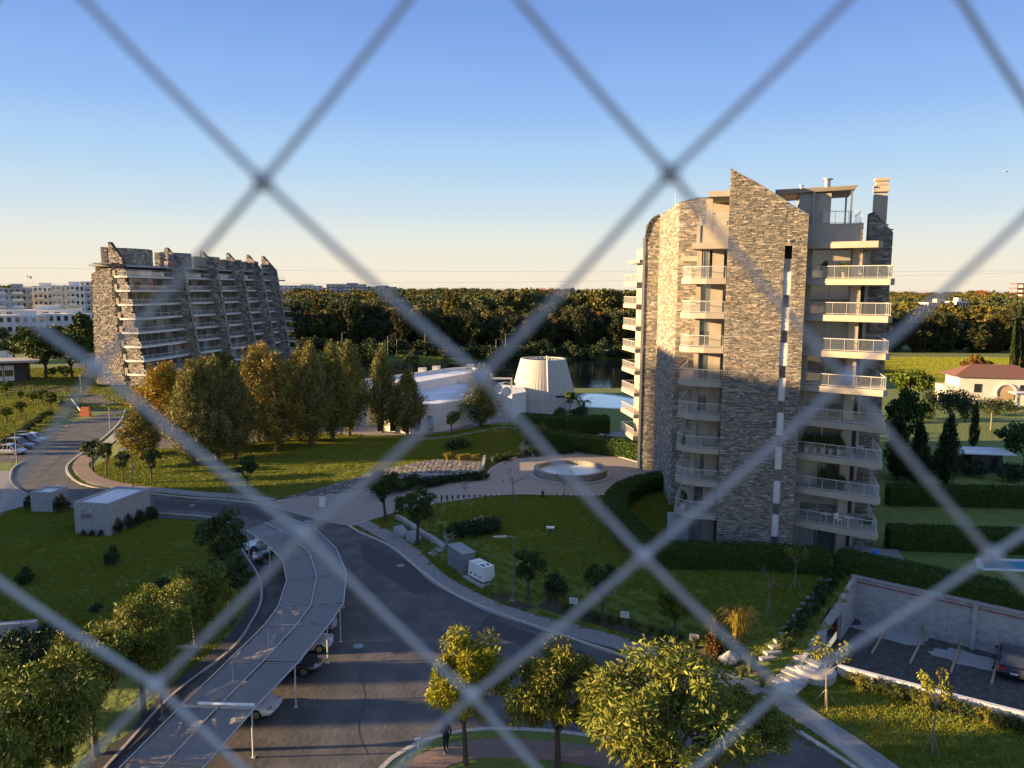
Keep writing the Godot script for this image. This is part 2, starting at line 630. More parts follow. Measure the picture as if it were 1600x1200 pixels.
# a spreading tree: clumps over a crown, each carried by a limb
func proto_broad(key: String, h: float, w: float, trunk_h: float, clumps: int, leaves: int, size: float, slim: float, col: Color, flat := 0.8, bark := "bark", droop := 0.25, leafm := "leaf") -> void:
	var tb := MB.new()
	var cb := MB.new()
	var tr := h * 0.022 + 0.03
	var lean := Vector3(rng.randf_range(-0.2, 0.2), 0, rng.randf_range(-0.2, 0.2))
	var fork := Vector3(0, trunk_h, 0) + lean
	tb.tube([Vector3(0, -0.2, 0), Vector3(0, 0.15, 0), fork * 0.5, fork], [tr * 1.6, tr * 1.15, tr, tr * 0.8], 8, false)
	var ch := h - trunk_h
	var mid := trunk_h + ch * 0.48
	# main limbs
	var mains := []
	for i in 5:
		var a := TAU * (i + rng.randf_range(-0.25, 0.25)) / 5.0
		var e := fork + Vector3(cos(a) * w * 0.2, ch * rng.randf_range(0.25, 0.5), sin(a) * w * 0.2)
		mains.append(e)
		limb(tb, fork - Vector3.UP * 0.1, e, tr * 0.6, tr * 0.3, 0.1, 6)
	for i in clumps:
		var d := rv()
		d.y = absf(d.y) * (1.0 if rng.randf() < 0.75 else -0.7)
		var q := pow(rng.randf(), 0.33)
		var p := Vector3(d.x * w * 0.43 * q, mid + d.y * ch * 0.46 * q * flat, d.z * w * 0.43 * q)
		p += rv() * w * 0.04
		var best: Vector3 = mains[0]
		for m in mains:
			if m.distance_to(p) < best.distance_to(p):
				best = m
		limb(tb, best, p, tr * 0.22, tr * 0.06, 0.12, 4)
		var cr := w * rng.randf_range(0.06, 0.17)
		var cc := shade(col, 0.22)
		clump(cb, p, Vector3(cr, cr * 0.75, cr), leaves, size, slim, cc, droop)
	P[key] = [tb.mesh(M[bark]), cb.mesh(M[leafm]), h, w]

# an upright feathery tree, its twigs in plumes round the stem
func proto_plume(key: String, h: float, w: float, bare: float, tiers: int, leaves: int, size: float, slim: float, col: Color, tip := 0.15, leafm := "leaf", bulge := 0.32) -> void:
	var tb := MB.new()
	var cb := MB.new()
	var tr := h * 0.014 + 0.05
	tb.tube([Vector3(0, -0.2, 0), Vector3(0, h * 0.4, 0), Vector3(0, h * 0.9, 0)], [tr * 1.2, tr * 0.8, tr * 0.2], 7, false)
	for i in tiers:
		var f := (i + rng.randf()) / tiers
		var y := lerpf(bare, h * 0.97, f)
		var prof := pow(f / bulge, 0.6) if f < bulge else lerpf(1.0, tip, pow((f - bulge) / (1.0 - bulge), 1.2))
		var n := 2 + int(4.0 * prof)
		for k in n:
			var a := rng.randf() * TAU
			var reach := w * 0.5 * prof * rng.randf_range(0.35, 1.0)
			var e := Vector3(cos(a) * reach, y + reach * rng.randf_range(0.0, 0.5), sin(a) * reach)
			if reach > w * 0.2:
				limb(tb, Vector3(0, y - reach * 0.3, 0), e, tr * 0.3, tr * 0.06, 0.08, 4)
			var cr := w * rng.randf_range(0.06, 0.12)
			clump(cb, e, Vector3(cr, cr * 2.2, cr), leaves, size, slim, shade(col, 0.25), -0.5)
	# leaders that break the outline
	for j in 5:
		var a := TAU * (j + rng.randf()) / 5.0
		var rr := w * rng.randf_range(0.08, 0.26)
		var hh := h * rng.randf_range(0.78, 1.02)
		for q in 6:
			var e := Vector3(cos(a) * rr, hh * (0.74 + 0.05 * q), sin(a) * rr)
			var cr := w * 0.075 * (1.15 - q * 0.17)
			clump(cb, e, Vector3(cr, cr * 2.4, cr), leaves / 2, size, slim, shade(col, 0.25), -0.8)
	P[key] = [tb.mesh(M.bark), cb.mesh(M[leafm]), h, w]

# a young tree: thin stem, a few open twigs
func proto_sapling(key: String, h: float, w: float, fill: int, col: Color, leafm := "leaf") -> void:
	var tb := MB.new()
	var cb := MB.new()
	var f := Vector3(0.04, h * 0.5, 0)
	tb.tube([Vector3(0, -0.1, 0), f * 0.5, f], [0.045, 0.035, 0.03], 6, false)
	for i in 9:
		var a := TAU * i / 9.0 + rng.randf_range(-0.3, 0.3)
		var e := Vector3(cos(a) * w * 0.45 * rng.randf_range(0.5, 1), h * rng.randf_range(0.68, 1.0), sin(a) * w * 0.45 * rng.randf_range(0.5, 1))
		limb(tb, f.lerp(Vector3(0, h * 0.7, 0), rng.randf() * 0.5), e, 0.018, 0.006, 0.1, 4)
		clump(cb, e, Vector3.ONE * w * 0.16, fill, 0.16, 0.28, shade(col, 0.2), 0.3)
	# tie stakes
	for s in 3:
		var a := TAU * s / 3.0 + 0.4
		tb.bar(Vector3(cos(a) * 0.5, 0, sin(a) * 0.5), Vector3(0, 0.9, 0), 0.03, 0.03)
	P[key] = [tb.mesh(M.bark_pale), cb.mesh(M[leafm]), h, w]

func proto_shrub(key: String, h: float, w: float, count: int, size: float, slim: float, col: Color, leafm := "leaf") -> void:
	var tb := MB.new()
	var cb := MB.new()
	for i in 6:
		var a := TAU * i / 6.0
		limb(tb, Vector3.ZERO, Vector3(cos(a) * w * 0.25, h * 0.6, sin(a) * w * 0.25), 0.03, 0.01, 0.1, 4)
	for i in 14:
		var d := rv()
		d.y = absf(d.y)
		var p := Vector3(d.x * w * 0.33, h * 0.25 + d.y * h * 0.5, d.z * w * 0.33)
		clump(cb, p, Vector3.ONE * w * 0.2, count, size, slim, shade(col, 0.25), 0.0)
	P[key] = [tb.mesh(M.bark), cb.mesh(M[leafm]), h, w]

# arching blades from one foot
func proto_tussock(key: String, h: float, w: float, blades: int, wid: float, col: Color, leafm := "leaf") -> void:
	var cb := MB.new()
	for i in blades:
		var a := rng.randf() * TAU
		var d := Vector3(cos(a), 0, sin(a))
		var s := Vector3(-d.z, 0, d.x) * wid
		var hh := h * rng.randf_range(0.6, 1.0)
		var rr := w * 0.5 * rng.randf_range(0.1, 1.0)
		var p0 := d * rng.randf() * 0.12 * w
		var p1 := d * rr * 0.4 + Vector3.UP * hh * 0.7
		var p2 := d * rr * 0.75 + Vector3.UP * hh
		var p3 := d * rr * 1.1 + Vector3.UP * hh * 0.85
		cb.col = tone(col, 0.4)
		cb.quad(p0 - s, p0 + s, p1 + s, p1 - s)
		cb.quad(p1 - s, p1 + s, p2 + s * 0.7, p2 - s * 0.7)
		cb.tri(p2 - s * 0.7, p2 + s * 0.7, p3)
	P[key] = [null, cb.mesh(M[leafm]), h, w]

func proto_palm(key: String) -> void:
	var tb := MB.new()
	tb.tube([Vector3(0, -0.2, 0), Vector3(0, 1.6, 0)], [0.35, 0.28], 8, true)
	var cb := MB.new()
	for i in 26:
		var a := rng.randf() * TAU
		var up := rng.randf_range(0.1, 1.1)
		var l := rng.randf_range(1.8, 2.6)
		for k in 7:
			var f := k / 7.0
			var c := Vector3(cos(a) * l * f, 1.6 + l * (up * f - 0.75 * f * f), sin(a) * l * f)
			for s in [-1, 1]:
				cb.col = tone(Color(0.05, 0.085, 0.03), 0.3)
				var side: Vector3 = Vector3(-sin(a), 0, cos(a)) * s
				cb.leaf(c, side * 0.7 * (1.0 - f * 0.5) + Vector3(cos(a), -0.3, sin(a)) * 0.4, Vector3(cos(a), 0.2, sin(a)) * 0.06)
	P[key] = [tb.mesh(M.bark), cb.mesh(M.leaf), 3.6, 4.8]

func make_plants() -> void:
	rng.seed = 4021
	var olive := Color(0.130, 0.145, 0.022)
	var green := Color(0.050, 0.085, 0.020)
	var dark := Color(0.034, 0.052, 0.020)
	for i in 3:
		proto_broad("tipa%d" % i, 7.5, 7.0, 2.6, 54, 340, 0.30, 0.15, olive, 1.05, "bark", 0.3)
	for i in 2:
		proto_broad("street%d" % i, 5.0, 3.9, 1.9, 32, 170, 0.24, 0.20, Color(0.055, 0.080, 0.022), 1.0, "bark", 0.2)
	for i in 2:
		proto_broad("round%d" % i, 4.0, 3.6, 1.6, 26, 80, 0.26, 0.3, green, 1.0, "bark", 0.1)
	for i in 2:
		proto_broad("leafy%d" % i, 10.0, 9.0, 2.5, 46, 90, 0.55, 0.35, green, 1.0, "bark", 0.2)
	proto_broad("acacia", 8.0, 12.0, 4.5, 50, 90, 0.35, 0.3, dark, 0.45, "bark_pale", 0.1)
	for i in 4:
		proto_plume("plume%d" % i, 13.0, 6.2, 1.2, 48, 70, 0.50, 0.10, Color(0.185, 0.172, 0.055), 0.10, "leaf", 0.28)
	for i in 2:
		proto_plume("spire%d" % i, 12.0, 4.6, 1.2, 36, 46, 0.5, 0.16, dark, 0.1, "leaf_dark", 0.2)
	for i in 4:
		proto_plume("forest%d" % i, 18.0, 9.5, 0.5, 36, 56, 0.85, 0.2, Color(0.060, 0.062, 0.026), 0.42, "leaf", 0.45)
	for i in 2:
		proto_plume("poplar%d" % i, 16.0, 3.6, 0.8, 24, 24, 0.8, 0.3, Color(0.08, 0.085, 0.03), 0.15, "leaf", 0.4)
	for i in 3:
		proto_broad("far%d" % i, 14.0, 13.0, 2.0, 38, 80, 0.8, 0.36, Color(0.105, 0.108, 0.042), 1.0, "bark", 0.1)
	proto_sapling("sapling", 3.2, 1.7, 46, Color(0.10, 0.115, 0.03))
	proto_sapling("bare_sapling", 3.0, 1.8, 5, Color(0.07, 0.07, 0.03))
	proto_shrub("shrub", 1.6, 1.7, 60, 0.16, 0.35, green)
	proto_shrub("dense", 1.8, 2.0, 70, 0.17, 0.4, dark)
	proto_tussock("tussock", 1.7, 2.4, 420, 0.014, Color(0.09, 0.095, 0.035))
	proto_tussock("sedge", 0.75, 0.9, 150, 0.012, Color(0.075, 0.085, 0.03))
	proto_palm("palm")

# one plant as a thing of its own
func plant(key: String, called: String, label: String, category: String, at: Vector3, h: float, w: float, group := "", leafm := "", turn := -1.0) -> Node3D:
	var p: Array = P[key]
	var o := thing(called, label, category, at, rng.randf() * 360.0 if turn < 0 else turn, group)
	var s := Vector3(w / p[3], h / p[2], w / p[3])
	var tr := Transform3D(Basis.from_scale(s), Vector3.ZERO)
	if p[0]:
		put(p[0], "trunk", o, tr)
	var c := put(p[1], "crown" if p[0] else "blades", o, tr)
	if leafm:
		c.material_override = M[leafm]
	return o

# the same, from the photograph: foot, top row and crown width in pixels
func plant_px(key: String, called: String, label: String, u: float, v: float, top: float, wide: float, group := "", leafm := "", category := "tree") -> Node3D:
	var p := gp(u, v)
	return plant(key, called, label, category, p, rise(p, top), metres(p, wide), group, leafm)

# clipped hedge along a plan line
func hedge(called: String, label: String, line: PackedVector2Array, w: float, h: float, leafm := "leaf_hedge", density := 90.0, size := 0.13, group := "") -> Node3D:
	var o := thing(called, label, "hedge", hp(line[0]), 0.0, group)
	var core := MB.new()
	var mb := MB.new()
	core.col = Color(0.156, 0.24, 0.054)
	var off: Vector3 = -o.position
	for i in line.size() - 1:
		var a := hp(line[i]) + off
		var b := hp(line[i + 1]) + off
		var l := a.distance_to(b)
		if l < 0.05:
			continue
		var d := (b - a) / l
		var s := Vector3(-d.z, 0, d.x).normalized()
		core.bar(a + Vector3.UP * h * 0.47, b + d * 0.05 + Vector3.UP * h * 0.47, w - 0.14, h * 0.94)
		var per := w + 2.0 * h
		for k in int(l * per * density * 1.7):
			var t := rng.randf() * per
			var q := a + d * rng.randf() * l
			var nn := Vector3.UP
			if t < h:
				q += s * w * 0.5 + Vector3.UP * t
				nn = s
			elif t < h + w:
				q += s * (w * 0.5 - (t - h)) + Vector3.UP * h
			else:
				q += -s * w * 0.5 + Vector3.UP * (t - h - w)
				nn = -s
			q += nn * rng.randf_range(-0.10, 0.05)
			var dir := (nn + rv() * 1.1).normalized()
			var z := size * rng.randf_range(0.6, 1.3)
			mb.col = tone(Color(0.052, 0.080, 0.018), 0.35)
			mb.leaf(q, dir * z, dir.cross(rv()).normalized() * z * 0.4)
		if i == 0 or i == line.size() - 2:
			var e := a if i == 0 else b
			var nn := -d if i == 0 else d
			for k in int(w * h * density):
				var q := e + s * rng.randf_range(-0.5, 0.5) * w + Vector3.UP * rng.randf() * h + nn * rng.randf_range(-0.08, 0.04)
				var dir := (nn + rv() * 1.1).normalized()
				mb.col = tone(Color(0.052, 0.080, 0.018), 0.35)
				mb.leaf(q, dir * size, dir.cross(rv()).normalized() * size * 0.4)
	part(core, "inner_twigs", M[leafm], o)
	part(mb, "foliage", M[leafm], o)
	return o
# ---------------------------------------------------------------- the ground and what is laid on it
var court := PackedVector2Array([Vector2(26.8, -57.9), Vector2(17.9, -45.7), Vector2(20.6, -45.9), Vector2(29.0, -40.4), Vector2(44.0, -30.4), Vector2(58.0, -33.6)])
const COURT_Y := -1.5
var grass_spots := []                        # plan polygons with real grass on them
var bare_spots := []                         # plan polygons without

func make_ground() -> void:
	var holes := [hole(court)]
	var near := MB.new()
	var x1 := gx0 + gnx
	var z1 := gz0 + gnz
	drape(near, PackedVector2Array([Vector2(gx0, gz0), Vector2(x1, gz0), Vector2(x1, z1), Vector2(gx0, z1)]), 0.0, holes)
	struct(near, "lawn_ground", M.grass)
	# the wider ground, coarser with distance, round the near sheet
	var far := MB.new()
	var xs := []
	var zs := []
	for x in range(-318, 324, 6): xs.append(float(x))
	for z in range(-444, 0, 6): zs.append(float(z))
	for i in xs.size() - 1:
		for j in zs.size() - 1:
			if xs[i] >= gx0 and xs[i + 1] <= x1 and zs[j] >= gz0 and zs[j + 1] <= z1:
				continue
			var q := []
			for e in [[0, 0], [1, 0], [1, 1], [0, 1]]:
				var x: float = xs[i + e[0]]
				var z: float = zs[j + e[1]]
				var y := hfun(x, z)
				if x > gx0 and x < x1 and z > gz0 and z < z1:
					y -= 0.3
				q.append(Vector3(x, y, z))
			far.quad(q[0], q[1], q[2], q[3])
	struct(far, "outer_ground", M.grass)
	var wide := MB.new()
	var h1 := hfun(0, -444)
	wide.quad(Vector3(-9000, h1 - 0.5, -9000), Vector3(9000, h1 - 0.5, -9000), Vector3(9000, h1 - 0.02, -443), Vector3(-9000, h1 - 0.02, -443))
	wide.quad(Vector3(-9000, -0.6, -443), Vector3(-317, -0.6, -443), Vector3(-317, -0.6, 4000), Vector3(-9000, -0.6, 4000))
	wide.quad(Vector3(317, -0.6, -443), Vector3(9000, -0.6, -443), Vector3(9000, -0.6, 4000), Vector3(317, -0.6, 4000))
	wide.quad(Vector3(-317, -0.6, -7), Vector3(317, -0.6, -7), Vector3(317, -0.6, 4000), Vector3(-317, -0.6, 4000))
	struct(wide, "distant_plain", M.woodland_floor)
	# lake
	var lake := MB.new()
	lake.quad(Vector3(-80, -0.7, -285), Vector3(110, -0.7, -285), Vector3(110, -0.7, -170), Vector3(-80, -0.7, -170))
	struct(lake, "lake_water", M.water)
	# golf meadow beyond the house
	var golf := MB.new()
	for i in range(0, 24):
		for j in range(0, 12):
			var a := Vector2(100 + i * 8, -258 + j * 7)
			golf.quad(hp(a, 0.06), hp(a + Vector2(8, 0), 0.06), hp(a + Vector2(8, 7), 0.06), hp(a + Vector2(0, 7), 0.06))
	struct(golf, "golf_meadow", M.fieldgrass)

	# ---- the road
	var inner := px([[196, 640], [187, 660], [160, 686], [117, 717], [104, 732], [115, 750], [137, 760], [175, 767], [230, 772], [300, 779], [350, 782], [412, 789]])
	var right := px([[545, 822], [560, 832], [610, 855], [660, 895], [710, 930], [785, 962], [860, 988], [960, 1022], [1007, 1040], [1180, 1109], [1319, 1191], [1450, 1290]])
	var left := px([[40, 1340], [200, 1163], [267, 1090], [360, 1017], [392, 975], [408, 940], [405, 905], [385, 870], [372, 848], [374, 828], [340, 812], [300, 806], [250, 803], [110, 793], [40, 772], [17, 753], [20, 733], [37, 722]])
	var bay := px([[37, 722], [-70, 724], [-70, 686], [40, 684], [63, 673], [112, 649], [128, 640]])
	var inner_s := smooth(inner)
	var right_s := smooth(right)
	var left_s := smooth(left)
	var road := PackedVector2Array()
	road.append_array(inner_s)
	road.append(gp2(470, 806))
	road.append_array(right_s)
	road.append(gp2(1300, 1420))
	road.append(gp2(600, 1420))
	road.append(gp2(-100, 1420))
	road.append_array(left_s)
	for p in bay.slice(1):
		road.append(p)
	var rd := MB.new()
	drape(rd, road, 0.02)
	struct(rd, "road", M.asphalt)
	bare_spots.append(road)
	# roads farther back: ribbons that follow the terrain
	var fr := MB.new()
	ribbon(fr, smooth([gp2(160, 642), gp2(150, 628), gp2(120, 612), gp2(60, 605), gp2(-60, 600)], 3.0), 7.5, 0.0, 0.06)
	ribbon(fr, smooth([gp2(150, 628), gp2(180, 618), gp2(230, 612), gp2(300, 640)], 3.0), 6.0, 0.0, 0.07)
	ribbon(fr, smooth([gp2(-60, 612), gp2(20, 590), gp2(90, 578), gp2(140, 570)], 3.0), 7.0, 0.0, 0.05)
	struct(fr, "estate_road", M.asphalt)
	# car park behind the feathery trees
	var cp := MB.new()
	var cpp := PackedVector2Array(px([[200, 690], [255, 702], [430, 690], [520, 668], [470, 650], [330, 648], [235, 655]]))
	drape(cp, cpp, 0.03)
	struct(cp, "rear_car_park", M.asphalt)
	bare_spots.append(cpp)
	# darker repairs in the asphalt
	var rp := MB.new()
	for l in [[[560, 842], [640, 880], [690, 925], [650, 930], [600, 900], [570, 880]], [[760, 965], [930, 1025], [900, 1040], [745, 985]], [[240, 782], [380, 790], [470, 812], [440, 815], [330, 800], [240, 794]]]:
		drape(rp, PackedVector2Array(px(l)), 0.024)
	struct(rp, "road_repair", M.asphalt_patch)

	# ---- pavements and kerbs
	var pv := MB.new()
	var up := smooth(px([[578, 815], [640, 850], [690, 895], [720, 915], [790, 948], [880, 973], [1022, 1010], [1107, 1041], [1209, 1078], [1320, 1143], [1450, 1235], [1560, 1320]]))
	ribbon(pv, up, 1.7, 0.0, 0.10, 0.85)
	bare_spots.append(band(up, 1.7, 0.85))
	struct(pv, "pavement_right", M.pavement)
	var pl := MB.new()
	ribbon(pl, offset_line(inner_s.slice(14), 0.0), 1.8, 0.0, 0.10, -1.7)
	bare_spots.append(band(inner_s.slice(14), 1.8, -1.7))
	struct(pl, "pavement_lawn", M.pavement)
	var rp2 := MB.new()
	var rl := smooth(px([[137, 712], [126, 728], [140, 745], [170, 756], [205, 762]]))
	ribbon(rp2, rl, 1.9, 0.0, 0.11)
	bare_spots.append(band(rl, 1.9, 0.0))
	struct(rp2, "red_footpath", M.redpath)
	var lp := MB.new()
	var lpp := PackedVector2Array(px([[-80, 737], [21, 737], [18, 753], [41, 773], [70, 783], [0, 803], [-80, 806]]))
	drape(lp, lpp, 0.11)
	bare_spots.append(lpp)
	struct(lp, "pavement_left", M.pavement)
	var cl := smooth(px([[-30, 1370], [120, 1215], [200, 1148], [262, 1078], [345, 1008], [372, 975], [392, 940], [392, 908], [372, 875], [360, 850], [350, 828], [310, 815], [235, 810]]))
	var cw := MB.new()
	ribbon(cw, cl, 1.0, 0.0, 0.10, 0.5)
	bare_spots.append(band(cl, 1.3, 0.5))
	struct(cw, "footway_by_canopy", M.asphalt_patch)
	for k in [[inner_s, "kerb_lawn"], [right_s, "kerb_right"], [left_s, "kerb_left"]]:
		var kb := MB.new()
		ribbon(kb, k[0], 0.16 if k[1] == "kerb_left" else 0.26, -0.05, 0.14)
		struct(kb, k[1], M.kerb)
	# the island with the brick path at the foot of the picture
	var ik := smooth(px([[560, 1250], [600, 1200], [625, 1180], [665, 1160], [720, 1146], [790, 1142], [900, 1150], [1010, 1175], [1120, 1230]]), 0.6)
	var island := PackedVector2Array(ik)
	island.append(gp2(1080, 1400))
	island.append(gp2(560, 1400))
	var im := MB.new()
	drape(im, island, 0.10)
	struct(im, "island_lawn", M.grass)
	var ikm := MB.new()
	ribbon(ikm, ik, 0.28, -0.05, 0.16)
	struct(ikm, "kerb_island", M.kerb)
	var ip := MB.new()
	var il := offset_line(ik, 1.75)
	ribbon(ip, il, 1.7, 0.10, 0.125)
	struct(ip, "brick_footpath", M.redpath)
	island_line = ik
	# painted marks
	var lm := MB.new()
	for s in [[890, 1036, 906, 1028], [1000, 1066, 1015, 1058]]:
		lm_bar(lm, gp2(s[0], s[1]), gp2(s[2], s[3]), 0.22)
	for i in 9:
		lm_bar(lm, gp2(118 - i * 12, 658 + i * 7), gp2(113 - i * 12, 661 + i * 7), 0.12)
	struct(lm, "road_marking", M.line_white)
	# sealed cracks and drain covers in the asphalt
	var ck := MB.new()
	for l in [[[640, 868], [652, 890], [660, 905], [672, 945], [668, 960]], [[590, 890], [620, 902], [660, 905]], [[700, 940], [760, 985], [800, 992], [850, 1005]], [[420, 800], [470, 812], [520, 850], [560, 900], [575, 960]], [[150, 700], [120, 690], [90, 720], [60, 745]], [[560, 1050], [570, 1090], [560, 1140], [575, 1180]]]:
		ribbon(ck, smooth(px(l), 0.5), 0.07, 0.0, 0.028)
	struct(ck, "road_crack_seal", M.asphalt_patch)
	for q in [[626, 884], [560, 1010], [480, 815], [300, 790], [90, 760], [700, 1005]]:
		var dc := MB.new()
		dc.lathe(Vector3.ZERO, [[0.36, -0.05], [0.36, 0.034], [0.3, 0.036], [0.0, 0.036]], 20)
		var d := part(dc, "drain_cover", M.metal_grey, self)
		d.position = gp(q[0], q[1])
		tag(d, "round iron drain cover set in the asphalt road", "drain cover", "drain covers in the road")

	# ---- driveway with the round turning place
	var upper := px([[412, 789], [455, 780], [520, 770], [600, 764], [671, 760], [727, 749], [758, 742], [771, 731], [789, 722], [808, 715], [839, 710], [876, 707], [916, 708], [955, 712], [994, 722], [1024, 733]])
	var lower := px([[1022, 746], [1000, 752], [968, 764], [950, 773], [929, 776], [889, 775], [850, 774], [811, 773], [771, 775], [719, 782], [687, 786], [620, 800], [578, 813], [545, 822], [470, 806]])
	var us := smooth(upper)
	var ls := smooth(lower)
	var dp := PackedVector2Array(us)
	dp.append_array(ls)
	var dm := MB.new()
	drape(dm, dp, 0.05)
	struct(dm, "driveway", M.setts)
	bare_spots.append(dp)
	var dk := MB.new()
	ribbon(dk, us, 0.3, 0.0, 0.13)
	ribbon(dk, ls.slice(0, ls.size() - 6), 0.3, 0.0, 0.13)
	struct(dk, "kerb_driveway", M.kerb)
	# garden path to the round terrace by the clubhouse
	var gpth := MB.new()
	var gl := smooth(px([[823, 712], [818, 700], [824, 690], [835, 680], [790, 668], [760, 672], [700, 683], [640, 688]]))
	ribbon(gpth, gl, 1.4, 0.0, 0.06)
	struct(gpth, "garden_path", M.setts)
	var pz := MB.new()
	var plaza := PackedVector2Array(px([[600, 682], [700, 676], [770, 662], [845, 655], [862, 640], [850, 630], [780, 632], [700, 645], [590, 662], [470, 668], [470, 676]]))
	drape(pz, plaza, 0.05)
	struct(pz, "clubhouse_terrace", M.pavement)
	bare_spots.append(plaza)
	# planting beds
	var beds := MB.new()
	for l in [[[755, 968], [860, 935], [1000, 985], [1110, 1015], [1170, 1035], [1200, 1060], [1150, 1050], [1030, 1005], [900, 968], [800, 938]],
			[[700, 745], [760, 738], [800, 712], [1000, 706], [1000, 718], [900, 704], [800, 712], [768, 728], [755, 740]], [[640, 900], [700, 918], [800, 925], [790, 945], [720, 915]]]:
		var pb := PackedVector2Array(px(l))
		drape(beds, pb, 0.03)
		bare_spots.append(pb)
	struct(beds, "planting_bed_soil", M.earth)
	make_grass()

var island_line := PackedVector2Array()

func lm_bar(mb: MB, a: Vector2, b: Vector2, w: float) -> void:
	ribbon(mb, PackedVector2Array([a, a.lerp(b, 0.5), b]), w, 0.0, 0.032)

func band(line: PackedVector2Array, w: float, shift: float) -> PackedVector2Array:
	var a := offset_line(line, shift - w * 0.5)
	var b := offset_line(line, shift + w * 0.5)
	b.reverse()
	a.append_array(b)
	return a

# real blades: one square metre of turf, set out over the lawns that show
func make_grass() -> void:
	rng.seed = 77
	var tuft := MB.new()
	for i in 340:
		var p := Vector3(rng.randf_range(-0.62, 0.62), 0, rng.randf_range(-0.62, 0.62))
		var d := Vector3(rng.randf_range(-1, 1), rng.randf_range(1.6, 3.2), rng.randf_range(-1, 1)).normalized() * rng.randf_range(0.08, 0.16)
		var s := d.cross(rv()).normalized() * 0.026
		tuft.col = tone(Color(0.20, 0.215, 0.022), 0.35)
		tuft.tri(p - s, p + s, p + d)
	var mesh := tuft.mesh(M.leaf)
	var lawns := {
		"lawn_grass": [[-56, -125, 8, -86], "short lawn grass beside the driveway and the tower"],
		"garden_grass": [[-16, -90, 26, -46], "short lawn grass of the tower garden inside the hedges"],
		"verge_grass": [[-58, -82, -20, -46], "short grass round the white plant house"],
		"front_garden_grass": [[14, -46, 46, -25], "short grass of the front garden below the low wall"],
		"far_lawn_grass": [[-150, -210, -72, -118], "sunlit grass of the park lawn beyond the parking bay"],
		"meadow_grass": [[100, -262, 250, -160], "pale grass of the golf meadow by the red-roofed house"],
	}
	for key in lawns:
		var r: Array = lawns[key][0]
		var spots := []
		var st := 1 if key in ["lawn_grass", "garden_grass", "verge_grass", "front_garden_grass"] else 2
		for x in range(r[0], r[2], st):
			for z in range(r[1], r[3], st):
				var p := Vector2(x + rng.randf_range(0.35, 0.65) * st, z + rng.randf_range(0.35, 0.65) * st)
				var ok := true
				for b in bare_spots:
					if Geometry2D.is_point_in_polygon(p, b):
						ok = false
						break
				if ok and not Geometry2D.is_point_in_polygon(p, court):
					spots.append(p)
		var mm := MultiMesh.new()
		mm.transform_format = MultiMesh.TRANSFORM_3D
		mm.mesh = mesh
		mm.instance_count = spots.size()
		for i in spots.size():
			var b := Basis(Vector3.UP, rng.randf() * TAU).scaled(Vector3.ONE * rng.randf_range(0.8, 1.25) * st)
			mm.set_instance_transform(i, Transform3D(b, hp(spots[i])))
		var o := MultiMeshInstance3D.new()
		o.multimesh = mm
		o.name = key
		add_child(o)
		o.set_meta("kind", "stuff")
		tag(o, lawns[key][1], "grass")
# ---------------------------------------------------------------- stone cladding
var stone_tones := [Color(0.20, 0.18, 0.152), Color(0.28, 0.25, 0.205), Color(0.36, 0.32, 0.26), Color(0.15, 0.143, 0.132), Color(0.45, 0.40, 0.32), Color(0.24, 0.225, 0.20), Color(0.31, 0.265, 0.205)]
var stone_meshes := []

func unit_stones() -> void:
	for t in stone_tones:
		for k in 2:
			var mb := MB.new()
			mb.col = shade(t, 0.12)
			stone_shape(mb, Vector3.ZERO, Vector3.RIGHT, Vector3.UP, Vector3.BACK, 1.0, 1.0, 1.0)
			stone_meshes.append(mb.mesh(M.stone))

# one split stone: a bulged face, its corners uneven; runs l along ex and h along ey, stands d proud along ez
func stone_shape(mb: MB, o: Vector3, ex: Vector3, ey: Vector3, ez: Vector3, l: float, h: float, d: float) -> void:
	var c := [Vector2(0, 0), Vector2(l, 0), Vector2(l, h), Vector2(0, h)]
	var f := []
	var b := []
	for i in 4:
		var q: Vector2 = c[i]
		b.append(o + ex * q.x + ey * q.y)
		var j := Vector2(0.06 * l if q.x == 0 else -0.06 * l, 0.20 * h if q.y == 0 else -0.20 * h) * rng.randf_range(0.3, 1.2)
		f.append(o + ex * (q.x + j.x) + ey * (q.y + j.y) + ez * d * rng.randf_range(0.35, 1.0))
	mb.quad(f[0], f[3], f[2], f[1])
	for i in 4:
		var j := (i + 1) % 4
		mb.quad(b[i], f[i], f[j], b[j])

# Stones in courses over a wall face. top.call(x) gives the height of its upper edge, skip.call(x, y) leaves openings.
func clad(parent: Node3D, o: Vector3, ex: Vector3, ey: Vector3, ez: Vector3, width: float, y0: float, top: Callable, skip: Callable, course: float, longest: float, proud: float, single := 300) -> void:
	var mb := MB.new()
	var made := 0
	var y := y0
	var hi := 0.0
	for i in 21:
		hi = maxf(hi, top.call(width * i / 20.0))
	while y < hi:
		var h := course * rng.randf_range(0.65, 1.4)
		var x := 0.0
		while x < width - 0.02:
			var l := minf(longest * rng.randf_range(0.35, 1.15), width - x)
			if width - x - l < 0.15 * longest:
				l = width - x
			var mx := x + l * 0.5
			if y + h * 0.6 < top.call(mx) and not skip.call(x, y) and not skip.call(x + l, y) and not skip.call(mx, y + h):
				var at := o + ex * (x + 0.006) + ey * y
				var d := proud * rng.randf_range(0.25, 1.0)
				if made < single and y > y0 + 2.0:
					made += 1
					var s := put(stone_meshes[rng.randi() % stone_meshes.size()], "stone", parent)
					s.transform = Transform3D(Basis(ex * (l - 0.012), ey * (h - 0.012), ez * d), at)
				else:
					mb.col = shade(stone_tones[rng.randi() % stone_tones.size()], 0.15)
					stone_shape(mb, at, ex, ey, ez, l - 0.012, h - 0.012, d)
			x += l
		y += h
	if mb.v.size():
		part(mb, "stone_courses", M.stone, parent, true)

